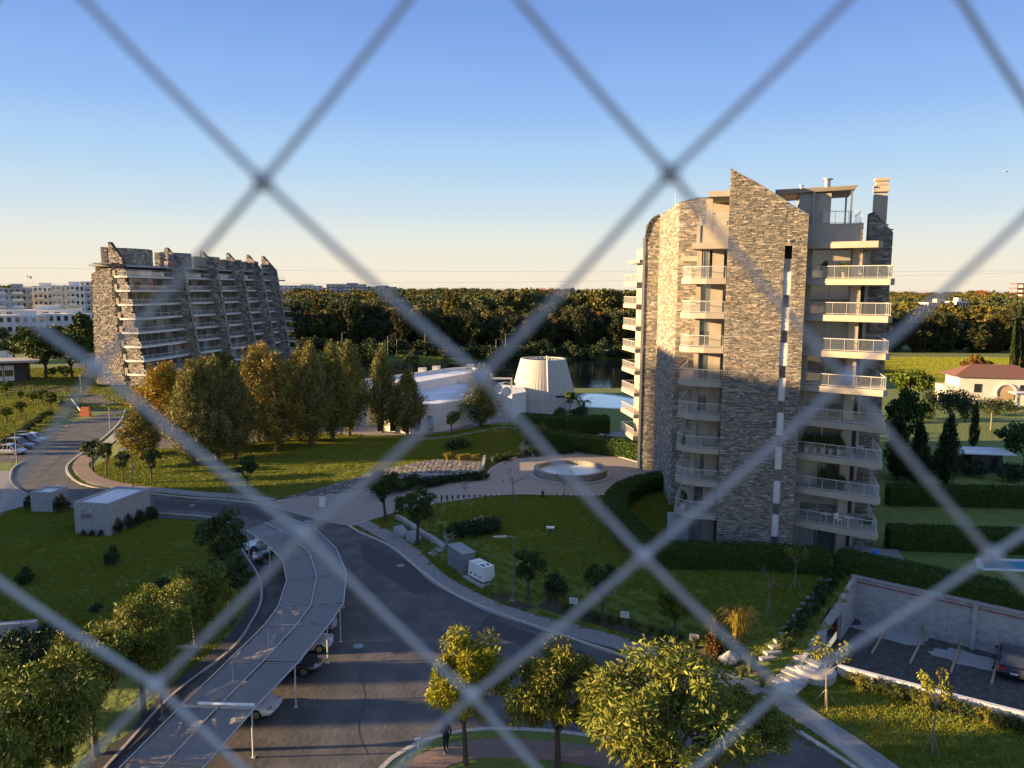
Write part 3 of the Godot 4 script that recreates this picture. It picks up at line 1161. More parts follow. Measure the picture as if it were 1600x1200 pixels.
# ---------------------------------------------------------------- a glazed opening: frame, leaves, blind or curtain behind
func window(parent: Node3D, x0: float, x1: float, y0: float, y1: float, z: float, leaves: int, behind: int, fr := 0.06) -> void:
	var f := MB.new()
	var mx := (x0 + x1) * 0.5
	var my := (y0 + y1) * 0.5
	for i in leaves + 1:
		var x := lerpf(x0 + fr * 0.5, x1 - fr * 0.5, float(i) / leaves)
		f.box(Vector3(x, my, z), Vector3(fr, y1 - y0, 0.08))
	for y in [y0 + fr * 0.5, y1 - fr * 0.5]:
		f.box(Vector3(mx, y, z), Vector3(x1 - x0 - 2 * fr, fr, 0.07))
	var w := part(f, "window", M.frame_alu, parent)
	for i in leaves:
		var p := MB.new()
		var a := lerpf(x0, x1, float(i) / leaves) + fr * 0.5
		var b := lerpf(x0, x1, float(i + 1) / leaves) - fr * 0.5
		p.box(Vector3((a + b) * 0.5, my, z - 0.01), Vector3(b - a, y1 - y0 - fr * 1.6, 0.012))
		part(p, "pane", M.glass, w)
	if behind == 1 or behind == 3:
		var c := MB.new()
		var a := x0 + 0.05
		var b := lerpf(x0, x1, 1.0 if behind == 1 else 0.45)
		var k := int((b - a) / 0.09)
		for i in k:
			var xa := lerpf(a, b, float(i) / k)
			var xb := lerpf(a, b, float(i + 1) / k)
			var za := z - 0.18 - 0.05 * (i % 2)
			var zb := z - 0.18 - 0.05 * ((i + 1) % 2)
			c.quad(Vector3(xa, y0, za), Vector3(xa, y1, za), Vector3(xb, y1, zb), Vector3(xb, y0, zb))
		part(c, "curtain", M.curtain, w)
	elif behind == 2:
		var c := MB.new()
		c.box(Vector3(mx, lerpf(y1, y0, 0.28), z - 0.12), Vector3(x1 - x0 - 0.1, (y1 - y0) * 0.5, 0.02))
		part(c, "roller_blind", M.blind, w)

# slab with an inclined edge, rails, posts and glass along an open line of plan points (x, -b)
func balcony(parent: Node3D, plan: Array, y: float, rail: Array, thick := 0.42, lip := 0.18, pick := false) -> void:
	var pl := PackedVector2Array(plan)
	var mb := MB.new()
	mb.prism(pl, y - thick, y)
	var b := part(mb, "balcony", M.render, parent)
	var r := MB.new()
	for i in rail.size() - 1:
		var a := Vector3(rail[i].x, y, rail[i].y)
		var e := Vector3(rail[i + 1].x, y, rail[i + 1].y)
		var l := a.distance_to(e)
		r.bar(a + Vector3.UP * 0.98, e + Vector3.UP * 0.98, 0.06, 0.05)
		r.bar(a + Vector3.UP * 0.1, e + Vector3.UP * 0.1, 0.03, 0.03)
		var k := maxi(1, int(round(l / (0.28 if pick else 1.05))))
		for q in k + 1:
			if q == k and i < rail.size() - 2:
				continue
			var p := a.lerp(e, float(q) / k)
			r.box(p + Vector3.UP * 0.48, Vector3(0.036, 0.96, 0.036))
		if not pick:
			for q in k:
				var p0 := a.lerp(e, (q + 0.06) / k)
				var p1 := a.lerp(e, (q + 0.94) / k)
				var g := MB.new()
				g.bar(p0 + Vector3.UP * 0.53, p1 + Vector3.UP * 0.53, 0.01, 0.8)
				part(g, "glass_pane", M.glass_rail, b)
	part(r, "railing", M.metal_white, b)

# ---------------------------------------------------------------- the tall tower on the right
func right_tower() -> void:
	rng.seed = 91
	unit_stones()
	var t := thing("apartment_tower", "tall apartment tower of layered brown stone with glass balconies and a slanted wall top", "building", Vector3(17.8, PLATEAU, -64.5), -18.0)
	var Y := -PLATEAU                        # local y of a height over datum
	var lv := [1.9, 4.95]
	for i in 8:
		lv.append(4.95 + 2.87 * (i + 1))     # floors; the last is the roof
	var top: float = lv[9]
	# --- body
	var b := MB.new()
	b.prism(PackedVector2Array([Vector2(-2.4, -4.2), Vector2(11.0, -4.2), Vector2(12.5, -6.0), Vector2(13.5, -30), Vector2(-2.4, -14)]), 0.0, top + Y)
	b.prism(PackedVector2Array([Vector2(-5.1, -13.0), Vector2(-8.6, -27.4), Vector2(-9.0, -46), Vector2(13.4, -46), Vector2(13.4, -30.2), Vector2(-2.3, -14.2)]), 0.0, 31.0 + Y)
	part(b, "wall", M.render, t)
	# --- slabs and party walls behind the glass
	for k in range(1, 10):
		bx(t, "floor_slab", "render", Vector3(-1.3, lv[k] + Y - 0.15, -2.8), Vector3(2.6, 0.3, 2.7))
		bx(t, "floor_slab", "render", Vector3(8.6, lv[k] + Y - 0.15, -2.8), Vector3(5.0, 0.3, 2.7))
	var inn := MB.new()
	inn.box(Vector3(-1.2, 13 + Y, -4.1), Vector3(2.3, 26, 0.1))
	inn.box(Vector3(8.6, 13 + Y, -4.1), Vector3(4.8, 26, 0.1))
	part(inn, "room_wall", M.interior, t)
	# --- central stone wall
	var cw := MB.new()
	var edge := [Vector2(0, 0), Vector2(6.1, 0), Vector2(6.1, 29.9 + Y), Vector2(5.0, 30.6 + Y), Vector2(2.0, 32.6 + Y), Vector2(0.9, 33.2 + Y), Vector2(0, 33.75 + Y)]
	# two sheets either side of the slit
	cw.slab([Vector2(0, 0), Vector2(4.42, 0), Vector2(4.42, 27.6 + Y), Vector2(4.42, 31.0 + Y), Vector2(2.0, 32.6 + Y), Vector2(0.9, 33.2 + Y), Vector2(0, 33.75 + Y)], Vector3(0, 0, 0.8), Vector3.RIGHT, Vector3.UP, Vector3.BACK, 0.75)
	cw.slab([Vector2(4.98, 0), Vector2(6.1, 0), Vector2(6.1, 29.9 + Y), Vector2(4.98, 30.65 + Y)], Vector3(0, 0, 0.8), Vector3.RIGHT, Vector3.UP, Vector3.BACK, 0.75)
	cw.box(Vector3(4.7, 29.1 + Y, 0.42), Vector3(0.56, 3.0, 0.73))
	cw.box(Vector3(3.0, 14 + Y, -0.6), Vector3(6.0, 28, 0.7))
	var cn := part(cw, "stone_wall", M.stone_joint, t)
	cn.set_meta("label", "broad central stone wall with a slanted top and a slit of small windows")
	var wtop := func(x: float) -> float:
		for i in range(2, edge.size() - 1):
			if x <= edge[i].x and x >= edge[i + 1].x:
				return lerpf(edge[i + 1].y, edge[i].y, (x - edge[i + 1].x) / (edge[i].x - edge[i + 1].x))
		return 28.0
	clad(cn, Vector3(0, 0, 0.80), Vector3.RIGHT, Vector3.UP, Vector3.BACK, 4.42, 0.0, wtop, func(_x: float, _y: float) -> bool: return false, 0.092, 0.46, 0.09, 200)
	clad(cn, Vector3(4.98, 0, 0.80), Vector3.RIGHT, Vector3.UP, Vector3.BACK, 1.12, 0.0, func(x: float) -> float: return wtop.call(x + 4.98), func(_x: float, _y: float) -> bool: return false, 0.092, 0.44, 0.09, 50)
	clad(cn, Vector3(4.42, 0, 0.79), Vector3.RIGHT, Vector3.UP, Vector3.BACK, 0.56, 27.6 + Y, func(x: float) -> float: return wtop.call(x + 4.42), func(_x: float, _y: float) -> bool: return false, 0.092, 0.42, 0.09, 0)
	var ccp := MB.new()
	for i in range(2, edge.size() - 1):
		ccp.bar(Vector3(edge[i].x, edge[i].y + 0.05, 0.47), Vector3(edge[i + 1].x, edge[i + 1].y + 0.05, 0.47), 0.95, 0.07)
	part(ccp, "coping", M.galvanised, t)
	# slit: pale panels and small windows in turn
	for k in 9:
		var y: float = 2.6 + 2.87 * k + Y
		var p := MB.new()
		p.box(Vector3(4.7, y + 1.95, 0.62), Vector3(0.56, 1.85, 0.16))
		if k < 8:
			part(p, "slit_panel", M.render_white, t)
		window(t, 4.44, 4.96, y, y + 1.0, 0.6, 1, 0, 0.05)
		var d := MB.new()
		d.box(Vector3(4.7, y + 0.5, 0.28), Vector3(0.54, 1.0, 0.1))
		part(d, "slit_recess", M.interior, t)
	var wl := MB.new()
	wl.lathe(Vector3(4.72, 28.0 + Y, 0.92), [[0.0, -0.1], [0.09, -0.05], [0.1, 0.03], [0.0, 0.1]], 12)
	part(wl, "wall_lamp", M.metal_white, t)
	# --- left bay: windows, wall panels, balconies
	for k in 9:
		var y0: float = lv[k] + Y
		var y1: float = lv[k + 1] + Y - 0.3
		bx(t, "wall_panel", "render", Vector3(-2.4, (y0 + y1) * 0.5, -1.7), Vector3(0.4, y1 - y0, 0.5))
		bx(t, "wall_panel", "render", Vector3(-0.85, (y0 + y1) * 0.5, -1.6), Vector3(0.95, y1 - y0, 0.25))
		if k < 8:
			window(t, -2.2, -1.33, y0, y1, -1.6, 1, [1, 0, 3, 1, 2, 0, 2, 1][k])
			window(t, -0.37, 0.05, y0, y1, -1.6, 1, [0, 1, 0, 2, 0, 0, 1, 0][k])
		else:
			window(t, -2.1, -1.55, y0 - 0.2, y1 + 0.9, -1.5, 1, 2)
		var side := MB.new()
		side.box(Vector3(-2.5, (y0 + y1) * 0.5, -3.2), Vector3(0.2, y1 - y0, 2.2))
		part(side, "side_wall", M.render, t)
		if k >= 1:
			var plan := [Vector2(-0.05, 0.55), Vector2(-1.6, 0.62), Vector2(-2.9, 0.35), Vector2(-3.75, -0.55), Vector2(-3.75, -8.0), Vector2(-2.3, -8.0), Vector2(-2.3, -1.55), Vector2(-0.05, -1.55)]
			balcony(t, plan, y0 - 0.02, [Vector2(-0.1, 0.45), Vector2(-1.6, 0.52), Vector2(-2.85, 0.26), Vector2(-3.65, -0.6), Vector2(-3.65, -7.9)], 0.46)
	var ls := MB.new()
	ls.box(Vector3(-1.3, top + Y - 0.2, -0.9), Vector3(3.2, 0.5, 2.6))
	ls.box(Vector3(-3.4, top + Y - 1.1, -5.2), Vector3(1.6, 0.45, 3.0))
	part(ls, "roof_slab", M.render, t)
	var lp := MB.new()
	lp.box(Vector3(-1.2, top + Y + 0.8, -1.0), Vector3(2.35, 1.5, 0.25))
	lp.box(Vector3(-2.5, top + Y + 0.8, -2.2), Vector3(0.3, 1.5, 2.8))
	part(lp, "parapet", M.render, t)
	balcony(t, [Vector2(0, -0.9), Vector2(-2.6, -0.9), Vector2(-2.6, -5), Vector2(0, -5)], top + Y + 1.55, [Vector2(-0.05, -1.0), Vector2(-2.5, -1.0), Vector2(-2.5, -3.6)], 0.1)
	var lr := MB.new()
	lr.box(Vector3(-0.55, 31.9 + Y, -2.2), Vector3(2.3, 0.45, 5.0))
	lr.box(Vector3(-1.55, 30.4 + Y, -1.0), Vector3(0.28, 3.0, 0.28))
	lr.box(Vector3(0.0, 30.2 + Y, -4.6), Vector3(4.4, 3.6, 0.3))
	part(lr, "terrace_roof", M.render, t)
	# --- right bay
	for k in 9:
		var y0: float = lv[k] + Y
		var y1: float = lv[k + 1] + Y - 0.3
		bx(t, "wall_panel", "render", Vector3(6.35, (y0 + y1) * 0.5, -1.5), Vector3(0.5, y1 - y0, 0.3))
		bx(t, "column", "render", Vector3(9.95, (y0 + y1) * 0.5, -1.2), Vector3(0.75, y1 - y0, 0.9))
		bx(t, "wall_panel", "render", Vector3(10.2, (y0 + y1) * 0.5, -3.0), Vector3(0.25, y1 - y0, 2.6))
		window(t, 6.6, 9.58, y0, y1, -1.5, 2, [3, 2, 3, 0, 2, 0, 1, 2, 0][k])
		window(t, 10.4, 11.02, y0, y1, -4.1, 1, [0, 0, 0, 0, 0, 0, 2, 1, 0][k])
		if k >= 1:
			var plan := [Vector2(6.12, -1.45), Vector2(6.12, -0.25), Vector2(12.1, 1.75), Vector2(12.45, 1.35), Vector2(12.45, -4.2), Vector2(10.3, -4.2), Vector2(10.3, -1.45)]
			balcony(t, plan, y0 - 0.02, [Vector2(6.2, -0.32), Vector2(12.25, 1.62), Vector2(12.3, -4.0)], 0.5)
			if k in [1, 2, 3]:
				var pk := MB.new()
				for i in 18:
					var z := lerpf(1.4, -3.9, i / 17.0)
					pk.box(Vector3(12.3, y0 + 0.5, z), Vector3(0.03, 0.9, 0.03))
				part(pk, "side_railing", M.metal_white, t)
	var rs := MB.new()
	rs.prism(PackedVector2Array([Vector2(6.12, -1.45), Vector2(6.12, -0.25), Vector2(11.2, 0.9), Vector2(11.6, 0.4), Vector2(11.6, -4.2), Vector2(6.12, -4.2)]), top + Y - 0.5, top + Y)
	part(rs, "roof_slab", M.render, t)
	var rp := MB.new()
	rp.box(Vector3(8.15, top + Y + 0.75, -0.9), Vector3(4.0, 1.5, 0.25))
	rp.box(Vector3(10.15, top + Y + 0.75, -3.0), Vector3(0.25, 1.5, 4.4))
	part(rp, "parapet", M.render, t)
	balcony(t, [Vector2(6.15, -1.02), Vector2(10.2, -1.02), Vector2(10.2, -6), Vector2(6.15, -6)], top + Y + 1.5, [Vector2(7.2, -1.1), Vector2(10.1, -1.1), Vector2(10.1, -5.8)], 0.1)
	var ph := MB.new()
	ph.box(Vector3(6.6, 30.6 + Y, -3.0), Vector3(2.4, 2.6, 3.6))
	part(ph, "penthouse_wall", M.render, t)
	var pr := MB.new()
	pr.hexa([Vector3(3.5, 31.85 + Y, -6.5), Vector3(3.5, 31.85 + Y, -0.9), Vector3(9.5, 32.05 + Y, -0.9), Vector3(9.5, 32.05 + Y, -6.5), Vector3(3.5, 32.2 + Y, -6.6), Vector3(3.5, 32.2 + Y, -0.7), Vector3(9.7, 32.35 + Y, -0.7), Vector3(9.7, 32.35 + Y, -6.6)])
	part(pr, "penthouse_roof", M.render, t)
	var po := MB.new()
	for p in [Vector3(9.3, 0, -1.1), Vector3(9.3, 0, -5.8), Vector3(8.0, 0, -5.8), Vector3(6.5, 0, -0.95)]:
		po.box(Vector3(p.x, 30.7 + Y, p.z), Vector3(0.14, 2.6, 0.14))
	part(po, "roof_post", M.metal_grey, t)
	for c in [[Vector3(1.0, 32.4, -5.0), 0.16, 1.0], [Vector3(1.7, 32.3, -5.5), 0.1, 0.6], [Vector3(5.6, 32.3, -4.0), 0.12, 0.5], [Vector3(7.6, 32.4, -3.5), 0.25, 0.8]]:
		var f := MB.new()
		var q: Vector3 = c[0] + Vector3.UP * Y
		f.lathe(q, [[c[1], -0.4], [c[1], c[2]], [c[1] * 1.8, c[2]], [c[1] * 1.8, c[2] + 0.08], [0.0, c[2] + 0.12]], 10)
		part(f, "roof_vent", M.galvanised, t)
	var an := MB.new()
	an.tube([Vector3(-6.2, 30.8 + Y, -16.0), Vector3(-6.2, 36.0 + Y, -16.0)], [0.04, 0.02], 6)
	part(an, "antenna", M.metal_grey, t)
	# --- stone pier and chimney at the right end
	var rn := MB.new()
	rn.slab([Vector2(0, 0), Vector2(1.9, 0), Vector2(1.9, 28.9 + Y), Vector2(0.35, 30.6 + Y), Vector2(0, 30.5 + Y)], Vector3(11.05, 0, -4.6), Vector3.RIGHT, Vector3.UP, Vector3.BACK, 1.2)
	var rw := part(rn, "stone_pier", M.stone_joint, t)
	clad(rw, Vector3(11.05, 0, -4.6), Vector3.RIGHT, Vector3.UP, Vector3.BACK, 1.9, 0.0, func(x: float) -> float: return (30.5 if x < 0.35 else lerpf(30.6, 28.9, (x - 0.35) / 1.55)) + Y, func(_x: float, _y: float) -> bool: return false, 0.14, 0.6, 0.08, 40)
	var ch := MB.new()
	ch.box(Vector3(11.9, 30.6 + Y, -5.2), Vector3(1.0, 3.0, 1.0))
	ch.box(Vector3(11.9, 32.5 + Y, -5.2), Vector3(1.12, 0.5, 1.12))
	ch.box(Vector3(11.9, 32.95 + Y, -5.2), Vector3(0.9, 0.3, 0.9))
	ch.box(Vector3(11.9, 33.25 + Y, -5.2), Vector3(1.12, 0.25, 1.12))
	part(ch, "chimney", M.render, t)
	# --- stone walls of the left flank
	var fl1 := t.global_transform.affine_inverse()
	var A0: Vector3 = fl1 * Vector3(16.55, PLATEAU, -78.0)
	var B1: Vector3 = fl1 * Vector3(17.6, PLATEAU, -93.6)
	var any := func(_x: float, _y: float) -> bool: return false
	# front-facing piece
	var a1 := MB.new()
	a1.slab([Vector2(0, 0), Vector2(5.2, 0), Vector2(5.2, 33.1 + Y), Vector2(1.6, 33.1 + Y), Vector2(0.0, 32.7 + Y)], A0, Vector3.RIGHT, Vector3.UP, Vector3.BACK, 0.5)
	var an1 := part(a1, "stone_wall", M.stone_joint, t)
	clad(an1, A0, Vector3.RIGHT, Vector3.UP, Vector3.BACK, 5.2, 0.0, func(x: float) -> float: return 32.7 + Y + minf(x, 1.6) * 0.25, any, 0.16, 0.6, 0.07, 60)
	# the flank itself
	var dx := (A0 - B1)
	dx.y = 0
	var fw := dx.length()
	dx /= fw
	var dn := -dx.cross(Vector3.UP)
	if dn.x > 0:
		dn = -dn
	var b1 := MB.new()
	b1.slab([Vector2(0, 0), Vector2(fw, 0), Vector2(fw, 32.7 + Y), Vector2(0, 32.9 + Y)], B1, dx, Vector3.UP, dn, 0.5)
	var bn := part(b1, "stone_wall", M.stone_joint, t)
	clad(bn, B1, dx, Vector3.UP, dn, fw, 0.0, func(x: float) -> float: return lerpf(32.9, 32.7, x / fw) + Y, any, 0.17, 1.1, 0.11, 60)
	# the rounded pier behind
	var C0 := B1 + Vector3(-1.75, 0, 0.0)
	var ctop := func(x: float) -> float: return 30.3 + Y + 2.6 * sqrt(maxf(0.0, 1.0 - pow(1.0 - x / 1.75, 2.0)))
	var prof := [Vector2(0, 0), Vector2(1.75, 0)]
	for i in 8:
		var x := 1.75 * (1.0 - i / 7.0)
		prof.append(Vector2(x, ctop.call(x)))
	var c1 := MB.new()
	c1.slab(prof, C0, Vector3.RIGHT, Vector3.UP, Vector3.BACK, 18.0)
	var cn2 := part(c1, "stone_pier", M.stone_joint, t)
	clad(cn2, C0, Vector3.RIGHT, Vector3.UP, Vector3.BACK, 1.75, 0.0, ctop, any, 0.17, 0.6, 0.08, 60)
	# coping on the rounded top
	var cp := MB.new()
	for i in range(2, prof.size() - 1):
		cp.bar(C0 + Vector3(prof[i].x, prof[i].y + 0.06, 0.1), C0 + Vector3(prof[i + 1].x, prof[i + 1].y + 0.06, 0.1), 0.3, 0.12)
	cp.bar(C0 + Vector3(-0.06, 0, 0.1), C0 + Vector3(-0.06, 30.3 + Y, 0.1), 0.12, 0.3)
	part(cp, "coping", M.metal_grey, t)
	# balconies of the far flank
	for k in range(1, 10):
		var y: float = lv[k] + Y
		var o: Vector3 = fl1 * Vector3(16.3, PLATEAU, -99.5)
		var e: Vector3 = fl1 * Vector3(16.0, PLATEAU, -105.5)
		var s := Vector2(e.x - o.x, e.z - o.z).normalized()
		var q := Vector2(s.y, -s.x)
		if q.x > 0:
			q = -q
		var o2 := Vector2(o.x, o.z)
		var e2 := Vector2(e.x, e.z)
		if k < 9:
			balcony(t, [o2 - q * 2.5, o2 + q * 0.4, e2 + q * 0.9, e2 - q * 2.5], y, [o2 + q * 0.3, e2 + q * 0.8, e2 - q * 1.5], 0.5, 0.18, true)
		else:
			var z := MB.new()
			z.prism(PackedVector2Array([o2 - q * 2.5, o2 + q * 0.1, e2 + q * 0.4, e2 - q * 2.5]), y - 0.4, y)
			z.prism(PackedVector2Array([o2 - q * 2.5, o2 - q * 0.4, e2 - q * 0.8, e2 - q * 2.5]), y + 0.002, y + 1.5)
			part(z, "roof_slab", M.render, t)
		var w := MB.new()
		w.prism(PackedVector2Array([o2 - q * 3.0, o2 - q * 1.0, e2 - q * 0.9, e2 - q * 3.0]), lv[k - 1] + Y + 0.004, y - 0.42 if k == 9 else y - 0.52)
		part(w, "flank_wall", M.render, t)
	# terrace at the foot of the right side, slab over the cellar ramp
	var te := MB.new()
	te.prism(PackedVector2Array([Vector2(10.2, 1.0), Vector2(14.9, 1.9), Vector2(15.0, -4.4), Vector2(10.2, -4.0)]), 0.02, 0.16)
	part(te, "terrace", M.pavement, t)
	var gw := MB.new()
	gw.box(Vector3(-3.4, 1.3, -0.9), Vector3(1.9, 2.6, 0.15))
	part(gw, "garden_screen", M.render_grey, t)
	tower_t = t

var tower_t: Node3D

# pots, chairs and plants on the tower's balconies
func tower_furnishing() -> void:
	var tf := tower_t.global_transform
	var Y := -PLATEAU
	var lv := func(k: int) -> float: return 1.9 + Y if k == 0 else 4.95 + 2.87 * (k - 1) + Y
	for a in [[7.6, -0.6, 8, "pot_dark", "shrub", 1.15, 0.7, "clipped green shrub in a tall dark pot on the top balcony"], [9.0, -0.2, 8, "terracotta", "shrub", 1.0, 0.75, "yellow-green shrub in a reddish pot on the top balcony"]]:
		potted(tf * Vector3(a[0], lv.call(a[2]), a[1]), a[3], a[4], a[5], a[6], a[7], "leaf_yellow" if a[3] == "terracotta" else "")
	for i in 5:
		potted(tf * Vector3(6.9 + i * 0.62, lv.call(3), -0.75 + i * 0.12), "render_grey", "sedge" if i % 2 else "shrub", 1.2, 1.1, "potted green plant in the row on the third floor balcony", "", "pots along the third floor balcony")
	for i in 3:
		potted(tf * Vector3(8.2 + i * 0.75, lv.call(2), -0.55 + i * 0.16), "pot_dark", "shrub", [1.1, 1.7, 0.9][i], 0.95, ["low bushy plant in a black tub on the second floor balcony", "tall bushy plant in a black tub on the second floor balcony", "small spreading plant in a black tub on the second floor balcony"][i])
	potted(tf * Vector3(11.6, lv.call(1), 0.9), "render_grey", "shrub", 0.7, 1.1, "low light green shrub in the corner of the first floor balcony", "leaf_yellow")
	potted(tf * Vector3(-3.0, lv.call(1), -0.4), "render_white", "shrub", 1.5, 0.8, "leafy plant in a white pot on the lowest rounded balcony")
	potted(tf * Vector3(-3.1, lv.call(3), -0.5), "pot_dark", "sedge", 0.6, 0.6, "spiky little plant in a dark pot on the third rounded balcony")
	for i in 2:
		var o := thing("cafe_table", ["small round white table on the first floor balcony beside the chair", "small round white table on the first floor balcony near the column"][i], "table", tf * Vector3(8.7 + i * 1.7, lv.call(1), -0.4 + i * 0.5))
		var mb := MB.new()
		mb.lathe(Vector3.ZERO, [[0.0, 0.70], [0.38, 0.70], [0.38, 0.74], [0.0, 0.74]], 16)
		part(mb, "table_top", M.paint_white, o)
		var lg := MB.new()
		lg.lathe(Vector3.ZERO, [[0.2, 0.0], [0.04, 0.05], [0.03, 0.70]], 10)
		part(lg, "leg", M.metal_white, o)
	for a in [[9.6, 1, -0.1, 20, "white chair on the first floor balcony", "paint_white"], [11.2, 3, -2.5, 60, "white chair in the recess of the third floor balcony", "paint_white"], [11.3, 2, -2.7, -30, "brown wooden chair in the recess of the second floor balcony", "terracotta"], [11.5, 8, 0.6, 10, "dark chair at the end of the top balcony", "pot_dark"]]:
		chair(tf * Vector3(a[0], lv.call(a[1]), a[2]), a[3], a[4], a[5])
	var o := thing("beach_towel", "blue towel hung over a rack on the ground floor terrace", "towel", tf * Vector3(12.6, 0.17, -0.6))
	var mb := MB.new()
	mb.hexa([Vector3(-0.28, 0, -0.25), Vector3(-0.28, 0, -0.2), Vector3(0.28, 0, -0.2), Vector3(0.28, 0, -0.25), Vector3(-0.26, 1.0, -0.02), Vector3(-0.26, 1.0, 0.02), Vector3(0.26, 1.0, 0.02), Vector3(0.26, 1.0, -0.02)])
	mb.hexa([Vector3(-0.28, 0.2, 0.2), Vector3(-0.28, 0.2, 0.25), Vector3(0.28, 0.2, 0.25), Vector3(0.28, 0.2, 0.2), Vector3(-0.26, 1.0, 0.022), Vector3(-0.26, 1.0, 0.06), Vector3(0.26, 1.0, 0.06), Vector3(0.26, 1.0, 0.022)])
	part(mb, "cloth", M.blue_cloth, o)

func potted(at: Vector3, potm: String, key: String, h: float, w: float, label: String, leafm := "", group := "") -> void:
	var p: Array = P[key]
	var o := thing("potted_plant", label, "plant", at, rng.randf() * 360, group)
	var mb := MB.new()
	mb.lathe(Vector3.ZERO, [[0.0, 0.0], [0.17, 0.0], [0.23, 0.5], [0.2, 0.5], [0.19, 0.44], [0.0, 0.44]], 14)
	part(mb, "pot", M[potm], o)
	var c := put(p[1], "foliage", o, Transform3D(Basis.from_scale(Vector3(w / p[3], h / p[2], w / p[3])), Vector3(0, 0.42, 0)))
	if leafm:
		c.material_override = M[leafm]

func chair(at: Vector3, turn: float, label: String, m: String) -> void:
	var o := thing("balcony_chair", label, "chair", at, turn)
	var s := MB.new()
	s.box(Vector3(0, 0.44, 0), Vector3(0.46, 0.04, 0.46))
	part(s, "seat", M[m], o)
	var b := MB.new()
	b.box(Vector3(0, 0.68, -0.22), Vector3(0.46, 0.42, 0.035))
	part(b, "backrest", M[m], o)
	for x in [-0.2, 0.2]:
		for z in [-0.2, 0.2]:
			var l := MB.new()
			l.box(Vector3(x, 0.21, z), Vector3(0.035, 0.42, 0.035))
			part(l, "leg", M[m], o)

